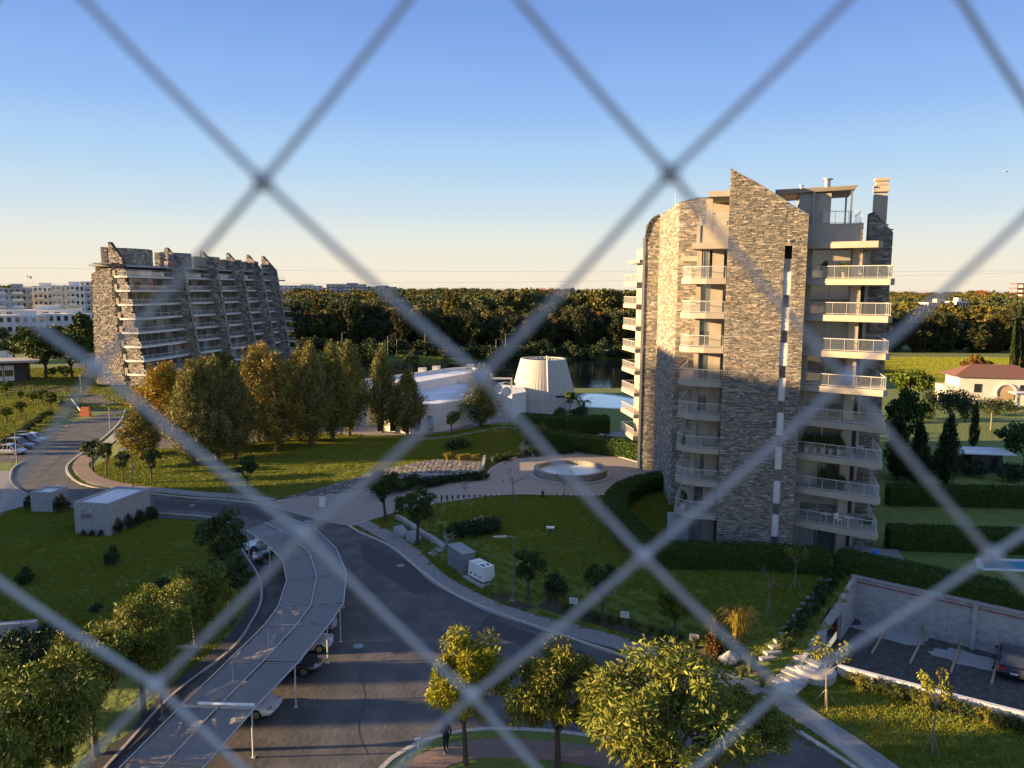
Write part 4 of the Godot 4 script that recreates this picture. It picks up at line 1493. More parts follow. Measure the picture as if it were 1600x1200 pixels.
# ---------------------------------------------------------------- the broad building on the left
func left_tower() -> void:
	rng.seed = 92
	var t := thing("apartment_building", "broad apartment building with sloping dark stone fins and a sunlit stone end wall", "building", Vector3(-87.0, PLATEAU, -173.8), -11.0)
	var Y := -PLATEAU
	var H := 28.6 + Y
	var out := func(y: float) -> float: return 4.4 * (1.0 - y / H)      # how far the slope stands out at a height
	var fins := [19.5, 34.2, 46.9, 57.7, 66.5]
	# core
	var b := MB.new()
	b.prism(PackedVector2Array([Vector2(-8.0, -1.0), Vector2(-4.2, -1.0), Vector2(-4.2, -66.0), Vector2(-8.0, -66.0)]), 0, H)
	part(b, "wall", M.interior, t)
	var rf := MB.new()
	rf.prism(PackedVector2Array([Vector2(-8.2, 0.8), Vector2(-0.8, 0.8), Vector2(-0.8, -66.0), Vector2(-8.2, -66.0)]), H + 0.002, H + 0.45)
	part(rf, "roof", M.render_grey, t)
	# rounded stone houses on the roof
	for a in [[10.0, 7.5, 3.9], [27.0, 5.5, 3.7], [40.5, 4.8, 3.3], [52.3, 4.0, 3.0], [62.0, 3.2, 2.8]]:
		var r := MB.new()
		var pl := PackedVector2Array()
		for i in 13:
			var q := PI * i / 12.0
			pl.append(Vector2(-7.6 + 5.6 * sin(q), -a[0] + a[1] * cos(q)))
		r.prism(pl, H + 0.45, H + 0.45 + a[2])
		var n := part(r, "roof_house", M.stone_joint, t)
		for i in 12:
			var p0 := Vector3(pl[i].x, H + 0.45, pl[i].y)
			var p1 := Vector3(pl[i + 1].x, H + 0.45, pl[i + 1].y)
			var ex := (p1 - p0).normalized()
			clad(n, p0, ex, Vector3.UP, Vector3(-ex.z, 0, ex.x) * (1.0 if Vector3(-ex.z, 0, ex.x).x > 0 else -1.0), p0.distance_to(p1), 0.0, func(_x: float) -> float: return a[2], func(_x: float, _y: float) -> bool: return false, 0.3, 0.9, 0.12, 0)
	# end wall, lit by the sun
	var e := MB.new()
	var wall_x := func(y: float) -> float: return -8.3 - 0.7 * (1.0 - y / H)
	e.slab([Vector2(-9.0, 0), Vector2(4.3, 0), Vector2(0.0, H + 0.3), Vector2(-3.0, H + 0.3), Vector2(-5, H), Vector2(-8.3, H - 1.7)], Vector3(0, 0, 0), Vector3.RIGHT, Vector3.UP, Vector3.BACK, 0.9)
	var en := part(e, "stone_wall", M.stone_joint, t)
	en.set_meta("label", "sunlit end wall of rough golden stones")
	var etop := func(x: float) -> float:
		var xx: float = x - 9.1
		if xx > 0:
			return (4.3 - xx) / 4.3 * (H + 0.3)
		return H + 0.3 if xx > -3 else lerpf(H + 0.3, H - 1.7, (-3 - xx) / 5.4)
	var eskip := func(x: float, y: float) -> bool:
		var xx: float = x - 9.1
		var slit := absf(xx - (-2.6 + 2.2 * (1.0 - y / H))) < 0.42
		return slit or xx < wall_x.call(y)
	clad(en, Vector3(-9.1, 0, 0.0), Vector3.RIGHT, Vector3.UP, Vector3.BACK, 13.3, 0.0, etop, eskip, 0.30, 0.9, 0.2, 300)
	for k in 9:
		var y: float = 1.2 + 3.15 * k
		var p := MB.new()
		var x: float = -2.6 + 2.2 * (1.0 - y / H)
		p.box(Vector3(x - 0.16, y + 2.05, 0.05), Vector3(0.75, 1.4, 0.12))
		part(p, "slit_panel", M.render, t)
		var w := MB.new()
		w.box(Vector3(x, y + 0.6, 0.03), Vector3(0.75, 1.45, 0.1))
		part(w, "slit_window", M.glass_dark, t)
	# fins
	var zs := [0.0]
	zs.append_array(fins)
	for i in zs.size():
		var z: float = -zs[i]
		var f := MB.new()
		var tip: float = H + (6.0 if i == 0 else 5.2)
		var poly := [Vector2(-4.0, 0), Vector2(6.0, 0), Vector2(1.7, H + 0.8), Vector2(-2.4, tip), Vector2(-2.8, tip - 0.1), Vector2(-2.8, H), Vector2(-4.0, H)]
		if i == 0:
			poly = [Vector2(-3.2, H + 0.5), Vector2(0.2, H + 0.5), Vector2(-0.2, H + 1.9), Vector2(-2.8, tip - 0.6), Vector2(-3.2, tip - 0.6)]
		f.slab(poly, Vector3(0, 0, z + 0.5), Vector3.RIGHT, Vector3.UP, Vector3.BACK, 1.0)
		var fn := part(f, "stone_fin", M.stone_joint, t)
		var slope := Vector3(-4.3, H + 0.8, 0).normalized()
		# near face
		var ft := func(x: float) -> float:
			var xx: float = x - 4.0
			return (6.0 - xx) / 4.3 * (H + 0.8) if xx > 1.7 else (lerpf(H + 0.8, tip, (1.7 - xx) / 4.1) if xx > -2.7 else H)
		if i > 0:
			clad(fn, Vector3(-4.0, 0, z + 0.5), Vector3.RIGHT, Vector3.UP, Vector3.BACK, 9.8, 0.0, ft, func(_x: float, _y: float) -> bool: return false, 0.42, 1.2, 0.14, 0)
			# outer sloping face
			clad(fn, Vector3(6.0, 0, z + 0.5), Vector3.FORWARD, slope, Vector3(slope.y, -slope.x, 0), 1.0, 0.0, func(_x: float) -> float: return (H + 0.8) / slope.y, func(_x: float, _y: float) -> bool: return false, 0.4, 0.9, 0.12, 0)
		else:
			clad(fn, Vector3(-3.2, H + 0.5, z + 0.5), Vector3.RIGHT, Vector3.UP, Vector3.BACK, 3.4, 0.0, func(x: float) -> float: return lerpf(4.9, 1.4, clampf(x / 3.2, 0, 1)), func(_x: float, _y: float) -> bool: return false, 0.32, 0.9, 0.2, 0)
	# storeys between the fins
	for i in zs.size() - 1:
		var za: float = -zs[i] - (1.0 if i else 0.5)
		var zb: float = -zs[i + 1] + 0.5
		for k in 9:
			var y: float = 4.5 + 3.15 * k + Y if k < 8 else H - 0.02
			var o: float = out.call(y)
			var y0: float = y - 3.15 + 0.1
			var x1: float = out.call(y0)
			if k < 8:
				# slab: bowed outwards, the first bay rounding the corner
				var pl := PackedVector2Array([Vector2(-4.2, za)])
				var first := i == 0
				if first:
					pl.append(Vector2(o - 1.2, 1.1 + za))
				for q in 7:
					var f := q / 6.0
					pl.append(Vector2(o - 0.7 + 0.5 * sin(PI * f) + (1.6 if first else 0.0) * (1.0 - f), lerpf(za + (1.1 if first else 0.0), zb, f)))
				pl.append(Vector2(-4.2, zb))
				var sl := MB.new()
				sl.prism(pl, y - 0.42, y)
				var bn := part(sl, "balcony", M.render_white, t)
				var r := MB.new()
				for q in range(1, pl.size() - 2):
					var a0 := Vector3(pl[q].x - 0.12, y, pl[q].y)
					var a1 := Vector3(pl[q + 1].x - 0.12, y, pl[q + 1].y)
					r.bar(a0 + Vector3.UP * 1.0, a1 + Vector3.UP * 1.0, 0.09, 0.09)
					r.bar(a0, a0 + Vector3.UP, 0.07, 0.07)
					var g := MB.new()
					g.bar(a0.lerp(a1, 0.04) + Vector3.UP * 0.53, a0.lerp(a1, 0.96) + Vector3.UP * 0.53, 0.02, 0.82)
					part(g, "glass_pane", M.glass_rail, bn)
				part(r, "railing", M.metal_white, bn)
			# glass front of the storey below this slab
			var gx: float = minf(x1, o) - 2.4
			var w := MB.new()
			var n := maxi(3, int((za - zb) / 2.6))
			for q in n + 1:
				w.box(Vector3(gx, (y0 + y - 0.5) * 0.5, lerpf(za, zb, float(q) / n)), Vector3(0.12, y - 0.5 - y0, 0.12))
			w.box(Vector3(gx, y - 0.56, (za + zb) * 0.5), Vector3(0.13, 0.18, za - zb))
			var wn := part(w, "window", M.frame_alu, t)
			for q in n:
				var pz0 := lerpf(za, zb, (q + 0.03) / n)
				var pz1 := lerpf(za, zb, (q + 0.97) / n)
				var kind := rng.randi() % 10
				if kind == 0:
					var s := MB.new()
					s.box(Vector3(gx, (y0 + y - 0.62) * 0.5, (pz0 + pz1) * 0.5), Vector3(0.1, y - 0.64 - y0, pz0 - pz1))
					part(s, "wall_panel", M.render, wn)
					continue
				var g := MB.new()
				g.box(Vector3(gx, (y0 + y - 0.62) * 0.5, (pz0 + pz1) * 0.5), Vector3(0.03, y - 0.64 - y0, pz0 - pz1))
				part(g, "pane", M.glass, wn)
				if kind < 5:
					var c := MB.new()
					var drop: float = [0.4, 1.0, 1.0, 0.6][kind - 1]
					var hh: float = (y - 0.65 - y0) * drop
					c.box(Vector3(gx - 0.25, y - 0.62 - hh * 0.5, (pz0 + pz1) * 0.5), Vector3(0.03, hh, (pz0 - pz1) * 0.94))
					part(c, "curtain", M.curtain if kind % 2 else M.blind, wn)
			# diagonal brace at the open corner of the first bay
			if i == 0 and k < 8 and k > 0:
				var br := MB.new()
				br.bar(Vector3(gx + 0.2, y - 0.45, za - 0.2), Vector3(x1 + 0.7, y0 + 0.2, za + 0.7), 0.14, 0.14)
				part(br, "brace", M.render_white, t)
	# floors
	for k in 9:
		var y: float = 4.5 + 3.15 * (k - 1) + Y
		bx(t, "floor_slab", "render_grey", Vector3(-2.6 + out.call(y) * 0.5, y + 0.02, -33), Vector3(3.0 + out.call(y) * 0.9, 0.1, 64))
	# balconies that show past the far end
	for k in 8:
		var y: float = 4.5 + 3.15 * k + Y
		var o: float = out.call(y)
		balcony(t, [Vector2(-4, -67.2), Vector2(o + 1.2, -67.2), Vector2(o + 2.2, -70.5), Vector2(-4, -72)], y, [Vector2(o + 1.1, -67.4), Vector2(o + 2.1, -70.4), Vector2(-3, -71.8)], 0.4)
	var eb := MB.new()
	eb.prism(PackedVector2Array([Vector2(-9, -66.6), Vector2(-2.0, -66.6), Vector2(-2.0, -74), Vector2(-9, -74)]), 0, H - 2.0)
	part(eb, "end_wall", M.render, t)
	var ov := MB.new()
	ov.prism(PackedVector2Array([Vector2(-6, 2.2), Vector2(-1.2, 2.2), Vector2(-0.4, 0.9), Vector2(-6, 0.9)]), H + 0.5, H + 0.75)
	part(ov, "roof_overhang", M.paint_dark, t)
# ---------------------------------------------------------------- clubhouse, cone and pools
func clubhouse() -> void:
	rng.seed = 93
	var o := thing("clubhouse", "white curved clubhouse with pale flat roofs behind the feathery trees", "building", Vector3(-14, PLATEAU, -146))
	var Y := PLATEAU
	# plan points from the photograph, taken at roof height
	var roof := func(list: Array, y: float) -> PackedVector2Array:
		var out := PackedVector2Array()
		for p in list:
			var q := at_y(p[0], p[1], y + Y)
			out.append(Vector2(q.x + 14, q.z + 146))
		return out
	var h1 := 4.4
	var h2 := 5.7
	# low front hall with a bowed wall
	var low: PackedVector2Array = roof.call([[598, 630], [640, 634], [690, 631], [735, 622], [742, 612], [742, 598], [700, 596], [650, 600], [600, 606]], h1)
	var high: PackedVector2Array = roof.call([[545, 602], [552, 609], [572, 612], [600, 606], [648, 598], [700, 589], [741, 582], [768, 584], [760, 580], [734, 573], [690, 577], [640, 584], [590, 590], [560, 594]], h2)
	var a := MB.new()
	a.prism(low, 0.0, h1 - 0.35)
	part(a, "front_hall", M.render_white, o)
	var b := MB.new()
	b.prism(high, 0.0, h2 - 0.5)
	part(b, "rear_hall", M.render_white, o)
	for q in [[low, h1, "front_roof"], [high, h2, "rear_roof"]]:
		var inner := Geometry2D.offset_polygon(q[0], -0.35)
		var rf := MB.new()
		rf.prism(inner[0], q[1] - 0.45, q[1] - 0.3 if q[2] == "front_roof" else q[1] - 0.4)
		part(rf, q[2], M.roof_white, o)
		var pr := MB.new()
		var line: PackedVector2Array = q[0]
		for i in line.size():
			var p0 := Vector3(line[i].x, q[1] - 0.3, line[i].y)
			var p1 := Vector3(line[(i + 1) % line.size()].x, q[1] - 0.3, line[(i + 1) % line.size()].y)
			pr.bar(p0, p1, 0.3, 0.75)
		part(pr, "parapet", M.render_white, o)
	# window slots of the bowed wall, door and low annex
	for i in 5:
		var f := at_y(620 + i * 16, 655, 1.6 + Y)
		f = at_z(620 + i * 17, 652, -133.5) if true else f
		var w := MB.new()
		w.box(Vector3(f.x + 14, 1.6, low[1].y + 0.05 - i * 0.1), Vector3(0.9, 2.4, 0.2))
		part(w, "window", M.glass_dark, o)
	for i in 3:
		var vz := MB.new()
		var c := at_y([660, 682, 735][i], [580, 577, 574][i], h2 + Y)
		vz.box(Vector3(c.x + 14, h2 + 0.2, c.z + 146), Vector3(1.6, 1.0, 1.2))
		part(vz, "roof_unit", M.metal_white, o)
	var an: PackedVector2Array = roof.call([[770, 612], [800, 616], [822, 612], [818, 602], [790, 596], [770, 600]], 4.2)
	var am := MB.new()
	am.prism(an, 0.0, 4.2)
	part(am, "annex", M.render_white, o)
	var pg := MB.new()
	var g0 := at_y(765, 592, 6.0 + Y) + Vector3(14, -Y, 146)
	for i in 2:
		pg.bar(g0 + Vector3(i * 4.0, -1.8, 0), g0 + Vector3(i * 4.0, 0, 0), 0.3, 0.3)
	pg.bar(g0 + Vector3(-0.15, 0.1, 0), g0 + Vector3(4.15, 0.1, 0), 0.4, 0.3)
	part(pg, "pergola_frame", M.render_white, o)
	# the cone
	var cb := at_y(848, 634, Y)
	var rb := metres(cb, 54)
	var rt := metres(cb, 35)
	var ct := rise(cb, 560)
	var c := thing("cone_tower", "pale concrete cone with a flat open top beside the pool", "tower", cb)
	var cm := MB.new()
	cm.lathe(Vector3.ZERO, [[rb * 1.02, 0.0], [rb * 0.99, 0.8], [rt, ct], [rt - 0.5, ct], [rt - 0.5, ct - 1.6], [0.0, ct - 1.6]], 64)
	part(cm, "cone_shell", M.cone_white, c)
	# board-marked ribs
	var rib := MB.new()
	for i in 64:
		var q := TAU * i / 64.0
		var d := Vector3(cos(q), 0, sin(q))
		rib.bar(d * (rb * 1.005) + Vector3.UP * 0.5, d * (rt + 0.03) + Vector3.UP * (ct - 0.2), 0.05, 0.06)
	part(rib, "rib", M.cone_white, c, true)
	var tb := MB.new()
	for i in 22:
		var q := TAU * i / 22.0
		var d := Vector3(cos(q), 0, sin(q))
		tb.bar(d * (rt - 0.55) + Vector3.UP * (ct - 0.3), d * (rt - 1.7) + Vector3.UP * (ct - 0.3), 0.25, 0.3)
	part(tb, "rim_beam", M.render_grey, c)
	var pp := MB.new()
	var pd := Vector3(0.12, 0, 0.99).normalized()
	pp.tube([pd * (rb + 0.1) + Vector3.UP * 1.0, pd * (rt + 0.15) + Vector3.UP * (ct + 0.9)], [0.14, 0.14], 8)
	part(pp, "downpipe", M.metal_white, c)
	var dr := MB.new()
	var dd := Vector3(0.45, 0, 0.89).normalized()
	dr.box(dd * (rb * 0.99) + Vector3.UP * 1.4, Vector3(1.6, 2.8, 0.5), Basis(Vector3.UP, atan2(dd.x, dd.z)))
	part(dr, "door", M.pot_dark, c)
	# curved skirting wall in front of the cone
	var sk := MB.new()
	var line := smooth([Vector2(-10.5, 4.0), Vector2(-7.0, 8.2), Vector2(-2.0, 9.8), Vector2(3.5, 9.0)], 0.8)
	for i in line.size() - 1:
		sk.bar(Vector3(line[i].x, 1.4, line[i].y), Vector3(line[i + 1].x, 1.4, line[i + 1].y), 0.3, 2.8)
	part(sk, "skirting_wall", M.cone_white, c)
	# sculpture of white discs on poles
	var sp := gp(779, 665)
	var sc := thing("disc_sculpture", "white discs on thin poles standing on the clubhouse terrace", "sculpture", sp)
	for i in 4:
		var m := MB.new()
		var hh: float = [5.2, 6.2, 4.6, 5.6][i]
		var xx: float = [-0.9, -0.2, 0.5, 1.3][i]
		m.tube([Vector3(xx, 0, 0), Vector3(xx, hh, 0)], [0.07, 0.06], 6)
		part(m, "pole", M.metal_white, sc)
		var dk := MB.new()
		dk.tube([Vector3(xx, hh, 0.05), Vector3(xx + 0.05, hh, 0.18)], [0.85, 0.8], 20)
		part(dk, "disc", M.paint_white, sc)
	# pools
	pool("lagoon_pool", "wide pale pool with a curved edge beyond the lawn by the lake", smooth(px([[905, 622], [920, 615], [960, 618], [1010, 628], [1040, 640], [1000, 640], [950, 638], [915, 636]]), 2.0), "pool_pale", 0.9)
	pool("round_pond", "round dark pond with a white curved rim near the cone", smooth(px([[815, 648], [845, 643], [863, 650], [860, 660], [838, 664], [822, 660]]), 1.5), "earth", 0.7)
	pool("garden_pool", "narrow rectangular pool between the tall hedges", PackedVector2Array(px([[890, 677], [940, 677], [938, 682], [886, 681]])), "pool_tile", 0.5)
	pool("swimming_pool", "blue rectangular swimming pool in the garden behind the concrete wall", PackedVector2Array(px([[1528, 874], [1640, 878], [1640, 894], [1532, 890]])), "pool_tile", 0.45)
	var deck := MB.new()
	drape(deck, PackedVector2Array(px([[860, 675], [1000, 675], [1000, 690], [870, 684]])), 0.04)
	struct(deck, "pool_deck", M.pavement)

func pool(called: String, label: String, line: PackedVector2Array, tile: String, rim: float) -> void:
	var c := Vector2.ZERO
	for p in line:
		c += p
	c /= line.size()
	var y := height(c.x, c.y)
	var o := thing(called, label, "pool", Vector3(c.x, y, c.y))
	var loc := PackedVector2Array()
	for p in line:
		loc.append(p - c)
	if loc[0].distance_to(loc[loc.size() - 1]) < 0.05:
		loc.remove_at(loc.size() - 1)
	var b := MB.new()
	b.prism(loc, 0.0, 0.02, false)
	part(b, "basin_floor", M[tile], o)
	var w := MB.new()
	w.prism(loc, 0.045, 0.05, false)
	part(w, "water_surface", M.pool_water, o)
	var r := MB.new()
	for i in loc.size():
		var a := loc[i]
		var e := loc[(i + 1) % loc.size()]
		r.bar(Vector3(a.x, 0.02, a.y), Vector3(e.x, 0.02, e.y), rim, 0.12)
	part(r, "rim", M.render_white, o)

func fountain() -> void:
	var c := gp(891, 742)
	var r := metres(c, 57)
	var o := thing("round_fountain", "low round stone fountain basin in the middle of the driveway", "fountain", c)
	var s := MB.new()
	s.lathe(Vector3.ZERO, [[r + 0.55, -0.2], [r + 0.55, 0.16], [r + 0.05, 0.18]], 64)
	part(s, "step", M.kerb, o)
	var n := 40
	for i in n:
		var a := TAU * i / n
		var e := TAU * (i + 0.96) / n
		var b := MB.new()
		var q := []
		for y in [0.18, 0.95]:
			for k in [[r - 0.5, a], [r - 0.5, e], [r, e], [r, a]]:
				q.append(Vector3(cos(k[1]) * k[0], y, sin(k[1]) * k[0]))
		b.hexa([q[0], q[1], q[2], q[3], q[4], q[5], q[6], q[7]])
		part(b, "rim_stone", M.setts, o)
	var w := MB.new()
	w.lathe(Vector3.ZERO, [[r - 0.5, 0.42], [0.0, 0.42]], 48)
	part(w, "water", M.pool_pale, o)
	var f := MB.new()
	f.lathe(Vector3.ZERO, [[0.1, 0.4], [0.08, 0.7], [0.0, 0.72]], 10)
	part(f, "nozzle", M.metal_grey, o)

# paved stone bank between lawn and driveway: each slab laid by itself
func stone_bank() -> void:
	rng.seed = 94
	var pl := PackedVector2Array(px([[430, 781], [540, 752], [620, 730], [690, 719], [757, 721], [749, 741], [728, 747], [640, 748], [560, 764]]))
	var c := gp(640, 738)
	var o := thing("stone_bank", "bank paved with irregular grey slate slabs beside the driveway", "stone bank", c)
	var base := MB.new()
	drape(base, pl, 0.12)
	for i in base.v.size():
		base.v[i] -= c
	part(base, "mortar_bed", M.stone_joint, o)
	var lo := Vector2(1e9, 1e9)
	var hi := -lo
	for p in pl:
		lo = lo.min(p)
		hi = hi.max(p)
	var inside := Geometry2D.offset_polygon(pl, -0.1)[0]
	var x := lo.x
	var many := MB.new()
	var made := 0
	while x < hi.x:
		var z := lo.y + rng.randf() * 0.4
		while z < hi.y:
			var q := PackedVector2Array()
			for k in 6:
				var a := TAU * k / 6.0
				q.append(Vector2(x + rng.randf_range(-0.12, 0.12), z + rng.randf_range(-0.12, 0.12)) + Vector2(cos(a) * 0.34, sin(a) * 0.24) * rng.randf_range(0.75, 1.05))
			for piece in Geometry2D.intersect_polygons(q, inside):
				var mb := MB.new() if made < 300 else many
				var g := rng.randf_range(0.10, 0.26)
				mb.col = Color(g, g * 0.96, g * 0.92)
				var h := rng.randf_range(0.14, 0.19)
				var top := []
				for p in piece:
					top.append(hp(p, h) - c)
				var cen := Vector3.ZERO
				for p in top:
					cen += p
				cen /= top.size()
				for i in top.size():
					var a: Vector3 = top[i]
					var b: Vector3 = top[(i + 1) % top.size()]
					mb.tri(cen, a, b) if Geometry2D.is_polygon_clockwise(piece) == false else mb.tri(cen, b, a)
					mb.quad(a, a - Vector3.UP * 0.1, b - Vector3.UP * 0.1, b)
				if made < 300:
					part(mb, "slab", M.stone, o)
				made += 1
			z += 0.44
		x += 0.6
	if many.v.size():
		part(many, "slabs", M.stone, o, true)
	var w := MB.new()
	ribbon(w, smooth(px([[757, 720], [751, 741], [728, 749], [680, 751], [636, 749]])), 0.35, 0.0, 0.75)
	for i in w.v.size():
		w.v[i] -= c
	part(w, "edge_wall", M.concrete, o)

# ---------------------------------------------------------------- sunken parking court
func parking_court() -> void:
	rng.seed = 95
	var A := Vector3(26.8, 0, -57.9)
	var B := Vector3(58.0, 0, -33.6)
	var D := Vector3(17.9, 0, -45.7)
	var E := Vector3(20.6, 0, -45.9)
	var G := Vector3(44.0, 0, -30.4)
	var fl := MB.new()
	var n := 24
	fl.prism(PackedVector2Array([Vector2(A.x, A.z), Vector2(D.x, D.z), Vector2(E.x, E.z), Vector2(G.x, G.z), Vector2(B.x, B.z)]), COURT_Y - 0.2, COURT_Y)
	struct(fl, "court_floor", M.mud)
	var gr := MB.new()
	var gpoly := PackedVector2Array()
	for i in 13:
		var f := i / 12.0
		var p := Vector2(E.x + 2.0, E.z).lerp(Vector2(G.x, G.z - 0.3), f)
		gpoly.append(p + Vector2(0.35, -0.6) * (2.6 + 0.9 * sin(i * 2.1) + 0.5 * sin(i * 5.3)) * smoothstep(0.0, 0.25, f))
	gpoly.append(Vector2(G.x, G.z))
	gpoly.append(Vector2(E.x + 2.0, E.z))
	gr.prism(gpoly, COURT_Y, COURT_Y + 0.012)
	struct(gr, "court_gravel", M.gravel)
	var gr2 := MB.new()
	for q in [[Vector2(28.5, -55.2), 2.2], [Vector2(32.0, -51.2), 1.9], [Vector2(34.6, -49.4), 1.5], [Vector2(39.0, -45.5), 2.4]]:
		var ring := PackedVector2Array()
		for i in 18:
			var a := TAU * i / 18.0
			ring.append(q[0] + Vector2(cos(a) * 1.5, sin(a) * 0.8).rotated(0.66) * q[1] * rng.randf_range(0.6, 1.0))
		gr2.prism(ring, COURT_Y, COURT_Y + 0.008)
	struct(gr2, "court_gravel_patch", M.gravel)
	# back wall, one pier, red pipe
	var o := thing("retaining_wall", "tall grey concrete wall at the back of the sunken parking court", "wall", A)
	var d := (B - A).normalized()
	var nn := Vector3(-d.z, 0, d.x)
	if nn.z < 0: nn = -nn
	var L := A.distance_to(B)
	var k := 6
	for i in k:
		var w := MB.new()
		var f0 := L * i / k + 0.008
		var f1 := L * (i + 1) / k - 0.008
		w.bar(d * f0 + Vector3.UP * (PLATEAU + COURT_Y) * 0.5 - nn * 0.15, d * f1 + Vector3.UP * (PLATEAU + COURT_Y) * 0.5 - nn * 0.15, 0.3, PLATEAU - COURT_Y + 0.2)
		part(w, "wall_panel", M.concrete, o)
	var cp := MB.new()
	cp.bar(d * -0.2 + Vector3.UP * (PLATEAU + 0.15) - nn * 0.1, d * L + Vector3.UP * (PLATEAU + 0.15) - nn * 0.1, 0.5, 0.12)
	part(cp, "coping", M.concrete, o)
	var pc := MB.new()
	pc.box(d * 8.3 + nn * 0.12 + Vector3.UP * (PLATEAU + COURT_Y) * 0.5, Vector3(0.3, PLATEAU - COURT_Y + 0.1, 0.24), Basis(d, Vector3.UP, nn))
	part(pc, "pier", M.concrete, o)
	var rp := MB.new()
	rp.tube([d * 0.2 + nn * 0.06 + Vector3.UP * 1.55, d * L + nn * 0.06 + Vector3.UP * 1.55], [0.035, 0.035], 6)
	part(rp, "red_pipe", M.red, o)
	# left wall with the dark doorway
	var o2 := thing("ramp_wall", "concrete side wall of the parking court with a wide dark doorway", "wall", A)
	var d2 := (D - A).normalized()
	var n2 := Vector3(-d2.z, 0, d2.x)
	if n2.x < 0: n2 = -n2
	var L2 := A.distance_to(D)
	var w2 := MB.new()
	var o0 := 4.6
	var o1 := 8.9
	var base := COURT_Y
	w2.slab([Vector2(0, base), Vector2(o0, base), Vector2(o0, 0.75), Vector2(o1, 0.75), Vector2(o1, base), Vector2(L2, base), Vector2(L2, 0.7), Vector2(L2 - 2.5, 1.1), Vector2(0, PLATEAU + 0.25)], Vector3.ZERO, d2, Vector3.UP, d2.cross(Vector3.UP), 0.3)
	part(w2, "wall_panel", M.concrete, o2)
	var dk := MB.new()
	var deep := -n2 * 8.0
	dk.bar(d2 * (o0 - 4.0) + deep + Vector3.UP * -0.4, d2 * (o1 + 1.5) + deep + Vector3.UP * -0.4, 0.1, 2.3)
	dk.bar(d2 * (o0 - 4.0) + Vector3.UP * -0.4 - n2 * 0.35, d2 * (o0 - 4.0) + deep + Vector3.UP * -0.4, 0.1, 2.3)
	dk.bar(d2 * (o1 + 1.5) + Vector3.UP * -0.4 - n2 * 0.35, d2 * (o1 + 1.5) + deep + Vector3.UP * -0.4, 0.1, 2.3)
	dk.bar(d2 * (o0 + o1 - 2.5) * 0.5 + Vector3.UP * 0.8 - n2 * 0.35, d2 * (o0 + o1 - 2.5) * 0.5 + deep + Vector3.UP * 0.8, o1 - o0 + 5.6, 0.1)
	dk.bar(d2 * (o0 + o1 - 2.5) * 0.5 + Vector3.UP * -1.56 - n2 * 0.35, d2 * (o0 + o1 - 2.5) * 0.5 + deep + Vector3.UP * -1.56, o1 - o0 + 5.6, 0.1)
	part(dk, "cellar_room", M.concrete, o2)
	var fx := MB.new()
	fx.tube([d2 * 5.1 + n2 * 0.1 + Vector3.UP * -0.7, d2 * 5.1 + n2 * 0.1 + Vector3.UP * -0.2], [0.09, 0.07], 8)
	var ex := part(fx, "extinguisher", M.red, o2)
	ex.set_meta("label", "red fire extinguisher on the wall")
	# low front wall
	var o3 := thing("low_garden_wall", "low pale concrete wall between parking court and front garden", "wall", E)
	var d3 := (G - E).normalized()
	var L3 := E.distance_to(G)
	for i in 5:
		var w := MB.new()
		w.bar(d3 * (L3 * i / 5.0 + 0.006) + Vector3.UP * -0.4, d3 * (L3 * (i + 1) / 5.0 - 0.006) + Vector3.UP * -0.4, 0.32, 2.2)
		part(w, "wall_panel", M.render_white, o3)
	# boulder-like rounded end of the ramp wall
	var rb := MB.new()
	rb.lathe((D + E) * 0.5 - E + Vector3(-0.2, 0, 0.1), [[1.3, -1.5], [1.32, 0.5], [1.15, 0.68], [0.0, 0.7]], 24)
	part(rb, "rounded_end", M.concrete, o3)
	# timber posts and floor beams that divide the bays
	for q in [[1222 + 105, 0]]:
		pass
	var beams := [[1387, 960, 1385, 983, 1362, 1023], [1444, 975, 1442, 998, 1422, 1038], [1500, 1000, 1498, 1018, 1485, 1053], [1563, 1001, 1561, 1026, 1549, 1070]]
	for i in beams.size():
		var b: Array = beams[i]
		var f0 := at_y(b[2], b[3], COURT_Y)
		var f1 := at_y(b[4], b[5], COURT_Y)
		var t := thing("bay_divider", "weathered timber post and floor beam dividing parking bays", "timber divider", f0, 0.0, "timber bay dividers in the parking court")
		var p := MB.new()
		p.box(Vector3(0, 0.6, 0), Vector3(0.12, 1.2, 0.12))
		part(p, "post", M.timber, t)
		var q := MB.new()
		q.bar(Vector3.UP * 0.08, f1 - f0 + Vector3.UP * 0.08, 0.14, 0.15)
		part(q, "floor_beam", M.timber, t)
	# stepping stones beside the ramp wall
	var i0 := 0
	for q in [[1212, 1008, 1278, 905, 13]]:
		for i in 14:
			var f := i / 13.0
			var p := gp(lerpf(1200, 1293, f), lerpf(1030, 908, f))
			var s := MB.new()
			s.box(Vector3(0, 0.08, 0), Vector3(1.1, 0.16, 0.42))
			var t := part(s, "stepping_stone", M.concrete, self)
			t.position = p
			t.rotation_degrees.y = 18 + rng.randf_range(-6, 6)
			tag(t, "pale stepping stone in the curving row beside the ramp wall", "stepping stone", "stepping stones beside the ramp wall")
	# steps up from the pavement
	var f0 := gp(1224, 1078)
	var f1 := gp(1262, 1040)
	var st := thing("garden_steps", "flight of pale stone steps from the pavement to the garden", "steps", f0)
	for i in 7:
		var s := MB.new()
		var c := (f1 - f0) * (i / 6.0)
		c.y = i * 0.12
		var along := Vector3(f1.x - f0.x, 0, f1.z - f0.z).normalized()
		s.box(c, Vector3(0.62, 0.24, 1.7), Basis(along, Vector3.UP, along.cross(Vector3.UP)))
		part(s, "step", M.concrete, st)
	i0 += 1

